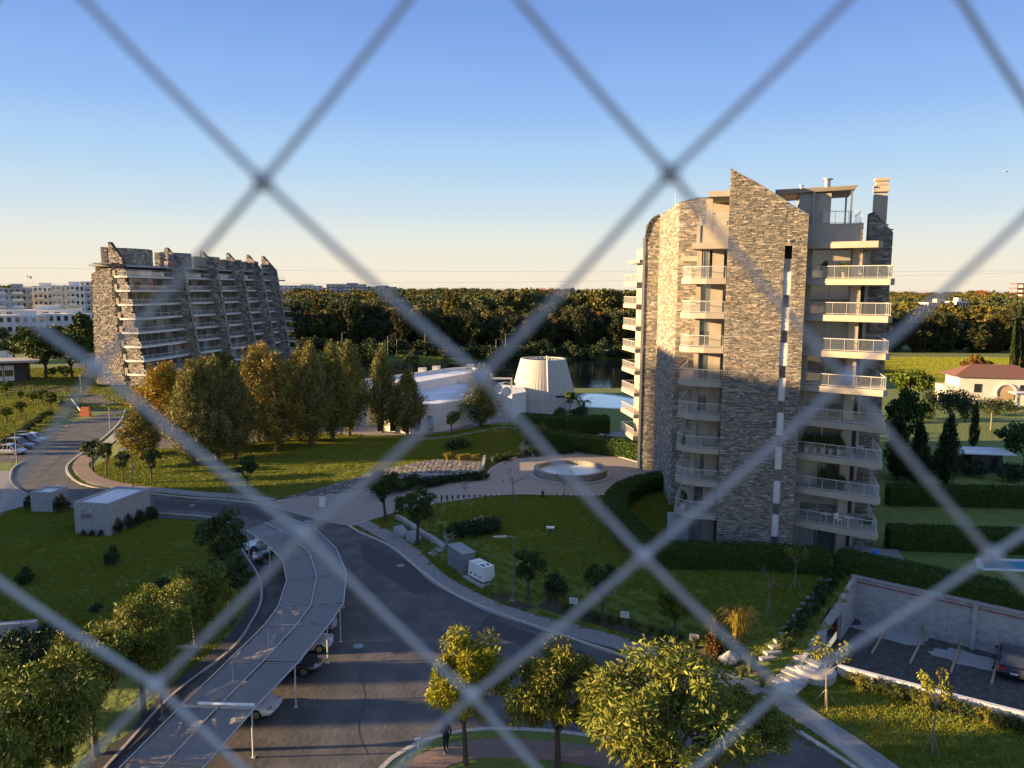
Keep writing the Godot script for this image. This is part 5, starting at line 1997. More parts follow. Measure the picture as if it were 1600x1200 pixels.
# ---------------------------------------------------------------- the shade canopy over the parked cars
func canopy() -> void:
	var lp := [[60, 1330], [200, 1188], [285, 1102], [357, 1033], [413, 978], [434, 950], [448, 908], [442, 877], [416, 850], [384, 829]]
	var rp := [[195, 1335], [323, 1195], [400, 1106], [467, 1035], [517, 973], [537, 943], [541, 895], [525, 857], [492, 826], [440, 806]]
	var hL := 2.55
	var hR := 2.75
	var o := thing("shade_canopy", "long curved grey cloth canopy on white tubes over parked cars", "canopy", at_y(330, 1080, 0))
	var off := -o.position
	var L := []
	var R := []
	for p in lp: L.append(at_y(p[0], p[1], hL) + off)
	for p in rp: R.append(at_y(p[0], p[1], hR) + off)
	var bars := MB.new()
	rng.seed = 96
	for i in L.size() - 1:
		for half in 2:
			var a: Vector3 = L[i].lerp(R[i], half * 0.5)
			var b: Vector3 = L[i].lerp(R[i], half * 0.5 + 0.5)
			var c: Vector3 = L[i + 1].lerp(R[i + 1], half * 0.5)
			var d: Vector3 = L[i + 1].lerp(R[i + 1], half * 0.5 + 0.5)
			# cloth sags between the tubes
			var m := MB.new()
			var k := 6
			for x in k:
				for y in k:
					var q := []
					for e in [[x, y], [x + 1, y], [x + 1, y + 1], [x, y + 1]]:
						var u: float = 0.02 + 0.96 * e[0] / k
						var v: float = 0.02 + 0.96 * e[1] / k
						var p: Vector3 = a.lerp(b, u).lerp(c.lerp(d, u), v)
						p.y -= 0.17 * sin(PI * u) * sin(PI * v) + 0.03 * sin(e[0] * 2.1 + i * 1.7 + half) * sin(e[1] * 2.7 + i) + 0.05 * v
						q.append(p)
					m.quad(q[3], q[2], q[1], q[0])
			part(m, "cloth_panel", M.canopy_cloth, o)
	var tubes := MB.new()
	for i in L.size() - 1:
		for f in [0.0, 0.5, 1.0]:
			var p0: Vector3 = L[i].lerp(R[i], f) + Vector3.UP * 0.05
			var p1: Vector3 = L[i + 1].lerp(R[i + 1], f) + Vector3.UP * 0.05
			tubes.tube([p0, p1], [0.05, 0.05], 6)
	part(tubes, "long_tube", M.galvanised, o)
	for i in L.size():
		var c := MB.new()
		c.tube([L[i] + Vector3.UP * -0.06, R[i] + Vector3.UP * -0.06], [0.05, 0.05], 6)
		part(c, "cross_tube", M.metal_grey if i != 2 else M.metal_white, o)
		for s in [0.06, 0.94]:
			var t: Vector3 = L[i].lerp(R[i], s)
			var p := MB.new()
			p.tube([Vector3(t.x, 0.0, t.z), t + Vector3.DOWN * 0.05], [0.05, 0.05], 6)
			p.box(Vector3(t.x, 0.02, t.z), Vector3(0.2, 0.05, 0.2))
			part(p, "post", M.metal_white, o)
	var roll := MB.new()
	roll.tube([L[2].lerp(R[2], 0.22) + Vector3.UP * 0.14, L[2].lerp(R[2], 0.98) + Vector3.UP * 0.14], [0.09, 0.09], 8)
	part(roll, "rolled_blind", M.paint_white, o)

# ---------------------------------------------------------------- cars
# stations along the length: [x, half width at sill, half width at waist, sill y, waist y]
func car(label: String, at: Vector3, turn: float, paint: String, kind: String, group := "") -> Node3D:
	var o := thing("parked_car", label, "car", at, turn, group)
	var suv := kind == "suv"
	var k := 1.0
	var hw := 0.92 if suv else 0.87
	var sill := 0.30 if suv else 0.22
	var waist := 1.02 if suv else 0.88
	var roof := 1.72 if suv else 1.46
	var body := MB.new()
	var st := [[-2.20, 0.80, 0.55, 0.62], [-2.12, 0.92, 0.35, waist * 0.92], [-1.75, 1.0, sill, waist], [-0.6, 1.0, sill, waist * 1.0], [0.75, 1.0, sill, waist * 0.97], [1.55, 0.97, sill, waist * 0.86], [2.05, 0.88, 0.30, waist * 0.72], [2.22, 0.72, 0.42, 0.58]]
	if kind == "hatch":
		st = [[-1.95, 0.82, 0.5, 0.7], [-1.88, 0.94, 0.32, waist * 0.98], [-1.5, 1.0, sill, waist * 1.02], [-0.5, 1.0, sill, waist], [0.7, 1.0, sill, waist * 0.97], [1.45, 0.97, sill, waist * 0.86], [1.92, 0.86, 0.30, waist * 0.70], [2.08, 0.68, 0.42, 0.56]]
	var rings := []
	for s in st:
		var w: float = hw * s[1]
		var y0: float = s[2]
		var y1: float = s[3]
		var r := []
		for q in [[-0.92, 0.0], [-1.0, 0.18], [-1.02, 0.5], [-0.98, 0.82], [-0.86, 0.97], [-0.4, 1.03], [0.4, 1.03], [0.86, 0.97], [0.98, 0.82], [1.02, 0.5], [1.0, 0.18], [0.92, 0.0]]:
			r.append(Vector3(s[0], lerpf(y0, y1, q[1]), w * q[0]))
		rings.append(r)
	loft(body, rings)
	part(body, "body", M[paint], o)
	# cabin: dark glass with painted pillars and roof
	var cab := [[-1.72, 0.84, waist], [-1.35, 0.76, roof * 0.955], [-0.75, 0.74, roof], [0.0, 0.73, roof * 0.995], [0.35, 0.73, roof * 0.96], [1.05, 0.84, waist * 0.98]]
	if kind == "sedan":
		cab = [[-1.55, 0.80, waist * 0.99], [-0.85, 0.70, roof * 0.96], [-0.45, 0.70, roof], [0.15, 0.70, roof * 0.99], [0.4, 0.71, roof * 0.95], [1.1, 0.84, waist * 0.96]]
	elif suv:
		cab = [[-2.0, 0.86, waist], [-1.75, 0.78, roof * 0.95], [-1.2, 0.76, roof], [-0.1, 0.75, roof * 0.995], [0.25, 0.75, roof * 0.965], [0.95, 0.86, waist * 0.98]]
	var glass := MB.new()
	var rf := MB.new()
	for i in cab.size() - 1:
		var a: Array = cab[i]
		var b: Array = cab[i + 1]
		for s in [-1, 1]:
			var p0 := Vector3(a[0], waist * 0.94, s * hw * 0.90)
			var p1 := Vector3(b[0], waist * 0.94, s * hw * 0.90)
			var p2 := Vector3(b[0], b[2], s * hw * b[1])
			var p3 := Vector3(a[0], a[2], s * hw * a[1])
			if s > 0: glass.quad(p0, p3, p2, p1)
			else: glass.quad(p0, p1, p2, p3)
		var is_roof: bool = minf(a[2], b[2]) > roof * 0.9
		var t := rf if is_roof else glass
		t.quad(Vector3(a[0], a[2], -hw * a[1]), Vector3(b[0], b[2], -hw * b[1]), Vector3(b[0], b[2], hw * b[1]), Vector3(a[0], a[2], hw * a[1]))
	var gn := part(glass, "windows", M.glass_dark, o)
	for i in range(1, cab.size() - 1):
		if i == 2 or i == 3:
			for s in [-1, 1]:
				rf.bar(Vector3(cab[i][0], cab[i][2] + 0.01, s * hw * cab[i][1]), Vector3(cab[i][0] - 0.05, waist * 0.95, s * hw * 0.905), 0.05, 0.07)
	for i in range(0, cab.size() - 1):
		for s in [-1, 1]:
			rf.bar(Vector3(cab[i][0], cab[i][2], s * hw * cab[i][1]), Vector3(cab[i + 1][0], cab[i + 1][2], s * hw * cab[i + 1][1]), 0.06, 0.06)
	part(rf, "roof", M[paint], o)
	gn.name = "window_band"
	var wr := 0.36 if suv else 0.32
	for x in [-1.32, 1.32]:
		for s in [-1, 1]:
			var ty := MB.new()
			ty.tube([Vector3(x, wr, s * (hw - 0.21)), Vector3(x, wr, s * (hw - 0.02)), Vector3(x, wr, s * (hw + 0.005))], [wr, wr, wr * 0.93], 20)
			var w := part(ty, "wheel", M.tyre, o)
			var ri := MB.new()
			ri.tube([Vector3(x, wr, s * (hw + 0.0)), Vector3(x, wr, s * (hw + 0.018))], [wr * 0.66, wr * 0.6], 14)
			part(ri, "rim", M.rim, w)
	var nose: float = st[-2][0]
	var tail: float = st[1][0]
	for s in [-1, 1]:
		var hl := MB.new()
		hl.box(Vector3(nose - 0.06, waist * 0.68, s * hw * 0.62), Vector3(0.28, 0.13, 0.36), Basis(Vector3.UP, s * 0.5))
		part(hl, "headlight", M.lamp_clear, o)
		var tl := MB.new()
		tl.box(Vector3(tail + 0.02, waist * 0.84, s * hw * 0.74), Vector3(0.12, 0.16, 0.34))
		part(tl, "tail_light", M.lamp_red, o)
		var mi := MB.new()
		mi.box(Vector3(0.72, waist + 0.06, s * (hw + 0.08)), Vector3(0.12, 0.14, 0.2))
		part(mi, "mirror", M[paint], o)
	var gr := MB.new()
	gr.box(Vector3(nose + 0.10, 0.46, 0), Vector3(0.1, 0.16, hw * 1.1))
	part(gr, "grille", M.paint_dark, o)
	for x in [nose + 0.165, tail - 0.11]:
		var np := MB.new()
		np.box(Vector3(x, 0.62 if x < 0 else 0.46, 0), Vector3(0.02, 0.11, 0.42))
		part(np, "number_plate", M.paint_white, o)
	return o

func loft(mb: MB, rings: Array) -> void:
	for i in rings.size() - 1:
		var a: Array = rings[i]
		var b: Array = rings[i + 1]
		for j in a.size():
			var q := (j + 1) % a.size()
			mb.quad(a[j], a[q], b[q], b[j])
	for e in [rings[0], rings[-1]]:
		var c := Vector3.ZERO
		for p in e: c += p
		c /= e.size()
		for j in e.size():
			var q: int = (j + 1) % e.size()
			if e == rings[0]: mb.tri(c, e[q], e[j])
			else: mb.tri(c, e[j], e[q])

func cars() -> void:
	# car noses in the photograph; each stands back from there
	var nose := func(u: float, v: float, deg: float, back: float) -> Vector3:
		var p := gp(u, v)
		return p - Vector3(cos(deg_to_rad(deg)), 0, -sin(deg_to_rad(deg))) * back
	car("white sedan with its nose out from under the canopy beside the rolled blind", nose.call(434, 1116, -8.0, 2.2) + Vector3.UP * 0.02, -8.0, "car_white", "sedan")
	car("black car under the shade canopy with only its bonnet showing", nose.call(499, 1048, 2.0, 2.1) + Vector3.UP * 0.02, 2.0, "car_black", "sedan")
	car("silver hatchback under the canopy beside the black car", nose.call(518, 1012, 6.0, 2.0) + Vector3.UP * 0.02, 6.0, "car_silver", "hatch")
	car("dark grey car deep under the shade canopy", nose.call(528, 985, 8.0, 2.3) + Vector3.UP * 0.02, 8.0, "car_grey", "sedan")
	car("white sports car showing its front at the far end of the canopy", nose.call(381, 862, 205.0, 2.1) + Vector3.UP * 0.02, 205.0, "car_white", "hatch")
	car("black car at the far end of the canopy beside the white one", nose.call(398, 880, 205.0, 2.1) + Vector3.UP * 0.02, 205.0, "car_black", "suv")
	car("silver estate car parked nearest the lamp post in the kerb bay", nose.call(39, 710, -4.0, 2.2) + Vector3.UP * 0.02, -4.0, "car_silver", "sedan")
	car("dark grey pickup-like car parked between silver and black cars in the bay", nose.call(52, 702, -2.0, 2.2) + Vector3.UP * 0.02, -2.0, "car_grey", "suv")
	car("black sports utility car parked in the kerb bay with a pale bonnet reflection", nose.call(66, 696, 0.0, 2.2) + Vector3.UP * 0.02, 0.0, "car_black", "suv")
	car("white low sedan at the far end of the kerb bay", nose.call(75, 691, 2.0, 2.2) + Vector3.UP * 0.02, 2.0, "car_white", "sedan")
	var sv := at_y(1590, 1068, COURT_Y)
	car("dark navy sports utility car parked in the sunken court, seen from behind", sv + Vector3(0.9, 0.012, -1.9), 58.0, "car_navy", "suv")
	for a in [[255, 668, 30, "car_white", "white car in the car park behind the feathery trees"], [300, 662, 30, "car_silver", "silver car in the car park behind the feathery trees"]]:
		car(a[4], gp(a[0], a[1]) + Vector3.UP * 0.04, a[2], a[3], "sedan")
	# lorry at the far left edge
	var p := gp(4, 567)
	var o := thing("delivery_van", "white box van on the far road beside the low building", "van", p, 20)
	var mb := MB.new()
	mb.box(Vector3(-1.0, 2.1, 0), Vector3(5.0, 3.0, 2.3))
	part(mb, "cargo_box", M.car_white, o)
	var cb := MB.new()
	cb.hexa([Vector3(1.55, 0.5, -1.05), Vector3(1.55, 0.5, 1.05), Vector3(3.4, 0.5, 1.05), Vector3(3.4, 0.5, -1.05), Vector3(1.55, 2.6, -1.0), Vector3(1.55, 2.6, 1.0), Vector3(2.7, 2.5, 1.0), Vector3(2.7, 2.5, -1.0)])
	part(cb, "cab", M.car_white, o)
	var ws := MB.new()
	ws.hexa([Vector3(2.85, 1.5, -0.9), Vector3(2.85, 1.5, 0.9), Vector3(3.2, 1.4, 0.9), Vector3(3.2, 1.4, -0.9), Vector3(2.6, 2.35, -0.9), Vector3(2.6, 2.35, 0.9), Vector3(2.85, 2.3, 0.9), Vector3(2.85, 2.3, -0.9)])
	part(ws, "windscreen", M.glass_dark, o)
	for x in [-2.4, 2.3]:
		for s in [-1, 1]:
			var w := MB.new()
			w.tube([Vector3(x, 0.45, s * 0.85), Vector3(x, 0.45, s * 1.1)], [0.45, 0.45], 16)
			part(w, "wheel", M.tyre, o)
# ---------------------------------------------------------------- lamps, boxes, signs, person
func street_lamp(u: float, v: float, top: float, arm: float, turn: float, label: String, double := false) -> void:
	var p := gp(u, v)
	var h := rise(p, top)
	var o := thing("street_lamp", label, "street lamp", p, turn)
	var b := MB.new()
	b.tube([Vector3(0, -0.1, 0), Vector3(0, 0.5, 0), Vector3(0, h, 0)], [0.075, 0.065, 0.045], 8)
	b.box(Vector3(0, 0.06, 0), Vector3(0.35, 0.12, 0.35))
	part(b, "pole", M.metal_grey, o)
	for s in ([1, -1] if double else [1]):
		var a := MB.new()
		a.bar(Vector3(0, h - 0.02, 0), Vector3(s * arm * 0.45, h + 0.03, 0), 0.06, 0.05)
		part(a, "arm", M.metal_grey, o)
		var hd := MB.new()
		hd.hexa([Vector3(s * arm * 0.35, h - 0.02, -0.13), Vector3(s * arm * 0.35, h - 0.02, 0.13), Vector3(s * arm, h + 0.02, 0.10), Vector3(s * arm, h + 0.02, -0.10), Vector3(s * arm * 0.35, h + 0.07, -0.12), Vector3(s * arm * 0.35, h + 0.07, 0.12), Vector3(s * arm, h + 0.08, 0.09), Vector3(s * arm, h + 0.08, -0.09)])
		part(hd, "lamp_head", M.galvanised, o)

func flat_box(called: String, label: String, category: String, u0: float, v0: float, u1: float, v1: float, depth: float, h: float, m: String, roofm: String) -> Node3D:
	# front bottom edge from two pixels on the ground
	var a := gp(u0, v0)
	var b := gp(u1, v1)
	var d := Vector3(b.x - a.x, 0, b.z - a.z)
	var l := d.length()
	d /= l
	var o := thing(called, label, category, a, rad_to_deg(atan2(-d.z, d.x)))
	var w := MB.new()
	w.box(Vector3(l * 0.5, h * 0.5 - 0.1, -depth * 0.5), Vector3(l, h + 0.2, depth))
	part(w, "walls", M[m], o)
	var r := MB.new()
	r.box(Vector3(l * 0.5, h + 0.012, -depth * 0.5), Vector3(l - 0.5, 0.02, depth - 0.5))
	part(r, "roof", M[roofm], o)
	var p := MB.new()
	for e in [[Vector3(0, h + 0.1, -0.12), Vector3(l, h + 0.1, -0.12)], [Vector3(0, h + 0.1, -depth + 0.12), Vector3(l, h + 0.1, -depth + 0.12)], [Vector3(0.12, h + 0.1, -0.24), Vector3(0.12, h + 0.1, -depth + 0.24)], [Vector3(l - 0.12, h + 0.1, -0.24), Vector3(l - 0.12, h + 0.1, -depth + 0.24)]]:
		p.bar(e[0], e[1], 0.24, 0.2)
	part(p, "parapet", M[m], o)
	return o

func street() -> void:
	rng.seed = 97
	# white plant houses on the left lawn
	var a := gp(118, 834)
	var hh := rise(a, 787)
	var pb := flat_box("plant_house", "flat-roofed pale grey plant house with a small high window on the left lawn", "hut", 118, 834, 172, 838, 6.2, hh, "render_grey", "roof_white")
	var wd := MB.new()
	wd.box(Vector3(1.35, hh * 0.62, 0.02), Vector3(1.1, 0.4, 0.1))
	part(wd, "louvre_window", M.metal_grey, pb)
	for x in [0.9, 2.1]:
		var sp := MB.new()
		sp.tube([Vector3(x, hh * 0.86, 0.0), Vector3(x, hh * 0.84, 0.45)], [0.06, 0.06], 8)
		part(sp, "spout", M.metal_white, pb)
	for i in 4:
		plant_px("dense", "wall_shrub", "loose dark shrub along the side wall of the plant house", 183 + i * 18, 833 - i * 7, 806 - i * 6, 22, "shrubs along the plant house", "", "shrub")
	for i in 3:
		plant_px("dense", "wall_shrub", "tiny dark shrub under the spouts of the plant house", 130 + i * 14, 838, 826, 9, "tiny shrubs below the plant house spouts", "", "shrub")
	flat_box("pump_house", "small flat-roofed grey hut between round bushes by the road bend", "hut", 49, 800, 83, 801, 2.6, 2.0, "render_grey", "roof_white")
	plant_px("dense", "round_bush", "dark bush at the left side of the small hut", 46, 797, 770, 16, "", "", "shrub")
	plant_px("dense", "round_bush", "dark bush at the right side of the small hut", 97, 802, 769, 26, "", "", "shrub")
	# low wall with the ivy at the left edge
	var lw := thing("garden_wall", "pale wall top at the left edge among dark climbers", "wall", gp(-20, 1018))
	var lwm := MB.new()
	lwm.box(Vector3(-1.0, 0.9, 0), Vector3(8.0, 1.8, 0.5), Basis(Vector3.UP, 0.2))
	part(lwm, "wall_block", M.render_grey, lw)
	# stone-grey electric cabinet, generator, meter slabs, stair and rail
	var g0 := gp(702, 880)
	var cab := thing("electric_cabinet", "tall grey steel electric cabinet with four doors beside the pavement", "cabinet", gp(700, 885), 0)
	var e0 := gp(699, 884)
	var e1 := gp(722, 902)
	var dd := Vector3(e1.x - e0.x, 0, e1.z - e0.z)
	var ll := dd.length()
	cab.position = e0
	cab.rotation.y = atan2(-dd.z, dd.x)
	var ch := rise(e0, 852)
	var cm := MB.new()
	cm.box(Vector3(ll * 0.5, ch * 0.5, -0.65), Vector3(ll, ch, 1.2))
	part(cm, "case", M.cabinet_grey, cab)
	var ct := MB.new()
	ct.box(Vector3(ll * 0.5, ch + 0.04, -0.65), Vector3(ll + 0.12, 0.07, 1.34))
	part(ct, "lid", M.cabinet_grey, cab)
	for i in 4:
		var dm := MB.new()
		dm.box(Vector3(ll * (i + 0.5) / 4.0, ch * 0.5, -0.03), Vector3(ll / 4.0 - 0.05, ch - 0.16, 0.05))
		var dn := part(dm, "door", M.cabinet_grey, cab)
		var hm := MB.new()
		hm.box(Vector3(ll * (i + 0.85) / 4.0, ch * 0.5, 0.01), Vector3(0.03, 0.2, 0.03))
		part(hm, "handle", M.paint_dark, dn)
	g0 = gp(731, 903)
	var g1 := gp(755, 917)
	dd = Vector3(g1.x - g0.x, 0, g1.z - g0.z)
	ll = dd.length()
	var ge := thing("generator", "white enclosed generator on a concrete plinth next to the cabinet", "generator", g0, rad_to_deg(atan2(-dd.z, dd.x)))
	var gh := rise(g0, 876)
	var pm := MB.new()
	pm.box(Vector3(ll * 0.5, 0.08, -0.6), Vector3(ll + 0.6, 0.2, 1.9))
	part(pm, "plinth", M.concrete, ge)
	var bm := MB.new()
	bm.hexa([Vector3(0, 0.3, -1.2), Vector3(0, 0.3, 0), Vector3(ll, 0.3, 0), Vector3(ll, 0.3, -1.2), Vector3(0.04, gh, -1.12), Vector3(0.04, gh, -0.08), Vector3(ll - 0.04, gh, -0.08), Vector3(ll - 0.04, gh, -1.12)])
	part(bm, "housing", M.paint_white, ge)
	for i in 3:
		var vm := MB.new()
		vm.box(Vector3(ll * (0.2 + 0.3 * i), 0.62, 0.0), Vector3(0.16, 0.12, 0.06))
		part(vm, "vent", M.paint_dark, ge)
	for i in 2:
		var sm := MB.new()
		sm.box(Vector3(ll * (0.34 + 0.33 * i), gh + 0.01, -0.6), Vector3(0.03, 0.03, 1.04))
		part(sm, "roof_seam", M.metal_grey, ge)
	var em := MB.new()
	em.box(Vector3(ll * 0.75, gh + 0.02, -0.35), Vector3(0.55, 0.03, 0.18))
	em.box(Vector3(ll * 0.78, gh + 0.02, -0.8), Vector3(0.28, 0.03, 0.14))
	part(em, "roof_grating", M.paint_dark, ge)
	var fm := MB.new()
	fm.box(Vector3(ll * 0.5, 0.24, -0.6), Vector3(ll, 0.12, 1.2))
	part(fm, "skid", M.paint_dark, ge)
	for i in 2:
		var q := gp([628, 648][i], [838, 846][i])
		var s := thing("sloping_hatch", ["tilted grey metal hatch on the bank beside the pavement, nearer the driveway", "tilted grey metal hatch on the bank beside the pavement, nearer the cabinet"][i], "hatch", q, 40)
		var m := MB.new()
		m.hexa([Vector3(-0.55, -0.2, -0.7), Vector3(-0.55, -0.2, 0.7), Vector3(0.55, -0.2, 0.7), Vector3(0.55, -0.2, -0.7), Vector3(-0.55, 0.9, -0.7), Vector3(-0.55, 0.25, 0.7), Vector3(0.55, 0.25, 0.7), Vector3(0.55, 0.9, -0.7)])
		part(m, "frame", M.concrete, s)
		var l := MB.new()
		l.hexa([Vector3(-0.5, 0.86, -0.66), Vector3(-0.5, 0.29, 0.66), Vector3(0.5, 0.29, 0.66), Vector3(0.5, 0.86, -0.66), Vector3(-0.5, 0.94, -0.66), Vector3(-0.5, 0.35, 0.66), Vector3(0.5, 0.35, 0.66), Vector3(0.5, 0.94, -0.66)])
		part(l, "lid", M.cabinet_grey, s)
	# steps and white rails by the cabinet
	var sp0 := gp(675, 868)
	var sr := thing("stair_railing", "white tube railing round the steps beside the cabinet", "railing", gp(697, 848))
	var rl := MB.new()
	var base := gp(697, 848)
	for q in [[[694, 848], [754, 822]], [[702, 853], [720, 838]], [[694, 848], [702, 853]]]:
		var r0 := gp(q[0][0], q[0][1]) - base
		var r1 := gp(q[1][0], q[1][1]) - base
		for y in [1.0, 0.55, 0.12]:
			rl.tube([r0 + Vector3.UP * y, r1 + Vector3.UP * y], [0.03, 0.03], 6)
		for f in [0.0, 0.33, 0.66, 1.0]:
			var p: Vector3 = r0.lerp(r1, f)
			rl.tube([p, p + Vector3.UP * 1.0], [0.03, 0.03], 6)
	part(rl, "rail", M.metal_white, sr)
	var stp := thing("concrete_steps", "short flight of concrete steps from pavement to lawn by the cabinet", "steps", sp0)
	for i in 5:
		var m := MB.new()
		m.box(Vector3(i * 0.28, i * 0.17, -i * 0.16), Vector3(0.34, 0.3, 1.1), Basis(Vector3.UP, 0.5))
		part(m, "step", M.concrete, stp)
	var lowall := thing("bank_wall", "low concrete wall along the top of the bank above the hatches", "wall", gp(640, 822))
	var lwl := MB.new()
	var lb := gp(640, 822)
	ribbon(lwl, smooth(px([[620, 812], [645, 828], [672, 845], [694, 862]])), 0.3, -0.1, 0.55)
	for i in lwl.v.size():
		lwl.v[i] -= lb
	part(lwl, "wall_block", M.concrete, lowall)
	var bk := gp(860, 831)
	var lid := thing("lawn_light_box", "small white box on short legs in the middle of the garden lawn", "box", bk, -8)
	var lm := MB.new()
	lm.box(Vector3(0, 0.42, 0), Vector3(0.72, 0.12, 0.42))
	part(lm, "lid", M.paint_white, lid)
	for x in [-0.28, 0.28]:
		var q := MB.new()
		q.box(Vector3(x, 0.18, 0), Vector3(0.08, 0.36, 0.3))
		part(q, "leg", M.render_grey, lid)
	# small white signs in the bed
	for i in 3:
		var q := gp([896, 976, 1084][i], [950, 972, 1008][i])
		var s := thing("garden_sign", ["small white notice board below the dark trees in the garden bed", "small white notice board between the dark tree and the sunlit tree", "small white notice board with reddish print by the reddish shrub"][i], "sign", q, -18)
		var m := MB.new()
		m.box(Vector3(0, 0.55, 0), Vector3(0.62, 0.46, 0.03))
		part(m, "board", M.paint_white, s)
		var t := MB.new()
		for k in 3:
			t.box(Vector3(0, 0.66 - k * 0.1, 0.02), Vector3(0.42 - 0.1 * (k % 2), 0.03, 0.006))
		part(t, "print", M.red if i == 2 else M.metal_grey, s)
		for x in [-0.25, 0.25]:
			var l := MB.new()
			l.box(Vector3(x, 0.2, -0.03), Vector3(0.04, 0.6, 0.03))
			part(l, "leg", M.metal_grey, s)
	var bb := gp(1140, 1036)
	var bo := thing("boulder", "large smooth grey boulder beside the ornamental grasses", "boulder", bb, 15)
	var bm2 := MB.new()
	var rings := []
	for j in 9:
		var f := j / 8.0
		var r := []
		for i in 14:
			var an := TAU * i / 14.0
			var w := sin(PI * (0.08 + 0.9 * f))
			var n := 1.0 + 0.10 * sin(an * 3 + j) + 0.06 * sin(an * 5 - j * 2)
			r.append(Vector3(cos(an) * 0.75 * w * n, -0.2 + 1.05 * f, sin(an) * 0.5 * w * n))
		rings.append(r)
	for j in 8:
		for i in 14:
			var q := (i + 1) % 14
			bm2.quad(rings[j][i], rings[j][q], rings[j + 1][q], rings[j + 1][i])
	for i in 14:
		bm2.tri(rings[8][0], rings[8][i], rings[8][(i + 1) % 14])
	part(bm2, "rock", M.concrete, bo)
	# lamps
	street_lamp(802, 940, 838, -1.6, 10, "street lamp with a short flat head beside the generator lawn")
	street_lamp(254, 1125, 1011, 2.1, 0, "street lamp with a long flat head beside the shade canopy")
	street_lamp(27, 728, 674, 1.5, 0, "street lamp at the end of the kerb parking bay")
	street_lamp(209, 768, 702, -1.6, 0, "thin street lamp on the pavement of the sunlit lawn")
	street_lamp(358, 808, 740, 1.4, 0, "thin street lamp at the road by the lone lawn tree")
	street_lamp(172, 672, 634, -1.3, 0, "thin street lamp on the far kerb before the feathery trees")
	street_lamp(128, 634, 585, 1.3, 90, "tall lamp post beside the orange road barrier")
	for i in 6:
		street_lamp([535, 606, 620, 664, 775, 790][i], [560, 556, 556, 553, 552, 550][i], [520, 525, 530, 521, 530, 522][i], 1.8, 0, "slim lamp post on the lakeside road before the dark woods")
	for c in get_children():
		if c.has_meta("label") and String(c.get_meta("label")).begins_with("slim lamp post on the lakeside"):
			c.set_meta("group", "lamp posts on the lakeside road")
	# bollard lights round the drive
	for q in [[769, 722], [898, 706], [1008, 722], [961, 712], [735, 745], [695, 750], [504, 792]]:
		var p := gp(q[0], q[1])
		var big: bool = q[0] == 504
		var o := thing("drive_pillar" if big else "bollard_light", "white intercom pillar at the driveway mouth" if big else "low white bollard light at the edge of the driveway", "pillar" if big else "bollard", p, 0, "" if big else "bollard lights round the driveway")
		var m := MB.new()
		var s := 2.0 if big else 1.0
		m.box(Vector3(0, 0.32 * s, 0), Vector3(0.28 * s, 0.64 * s, 0.28 * s))
		part(m, "post", M.paint_white, o)
		var t := MB.new()
		t.box(Vector3(0, 0.67 * s, 0), Vector3(0.34 * s, 0.06, 0.34 * s))
		part(t, "cap", M.metal_grey, o)
	# orange barrier on the far road
	var ob := thing("road_barrier", "orange plastic barrier and cones across the far road", "barrier", gp(134, 650))
	var om := MB.new()
	om.hexa([Vector3(-0.9, 0, -0.5), Vector3(-0.9, 0, 0.5), Vector3(0.9, 0, 0.5), Vector3(0.9, 0, -0.5), Vector3(-0.7, 1.7, -0.15), Vector3(-0.7, 1.7, 0.15), Vector3(0.7, 1.7, 0.15), Vector3(0.7, 1.7, -0.15)])
	part(om, "block", M.orange, ob)
	var arm := MB.new()
	arm.bar(Vector3(-1.0, 1.1, 0), Vector3(-6.5, 2.2, -7), 0.18, 0.18)
	part(arm, "boom", M.paint_white, ob)
	# post with white plates on the island verge
	var vp := thing("verge_marker", "white metal marker frame standing in the island verge", "marker", gp(651, 1172), 20)
	for y in [0.03, 0.62]:
		var m := MB.new()
		m.box(Vector3(0.05 if y > 0.5 else 0.0, y, 0), Vector3(0.34, 0.06, 0.12))
		part(m, "plate", M.paint_white, vp)
	var vm2 := MB.new()
	vm2.box(Vector3(0.1, 0.32, 0), Vector3(0.05, 0.56, 0.05))
	part(vm2, "stem", M.metal_white, vp)

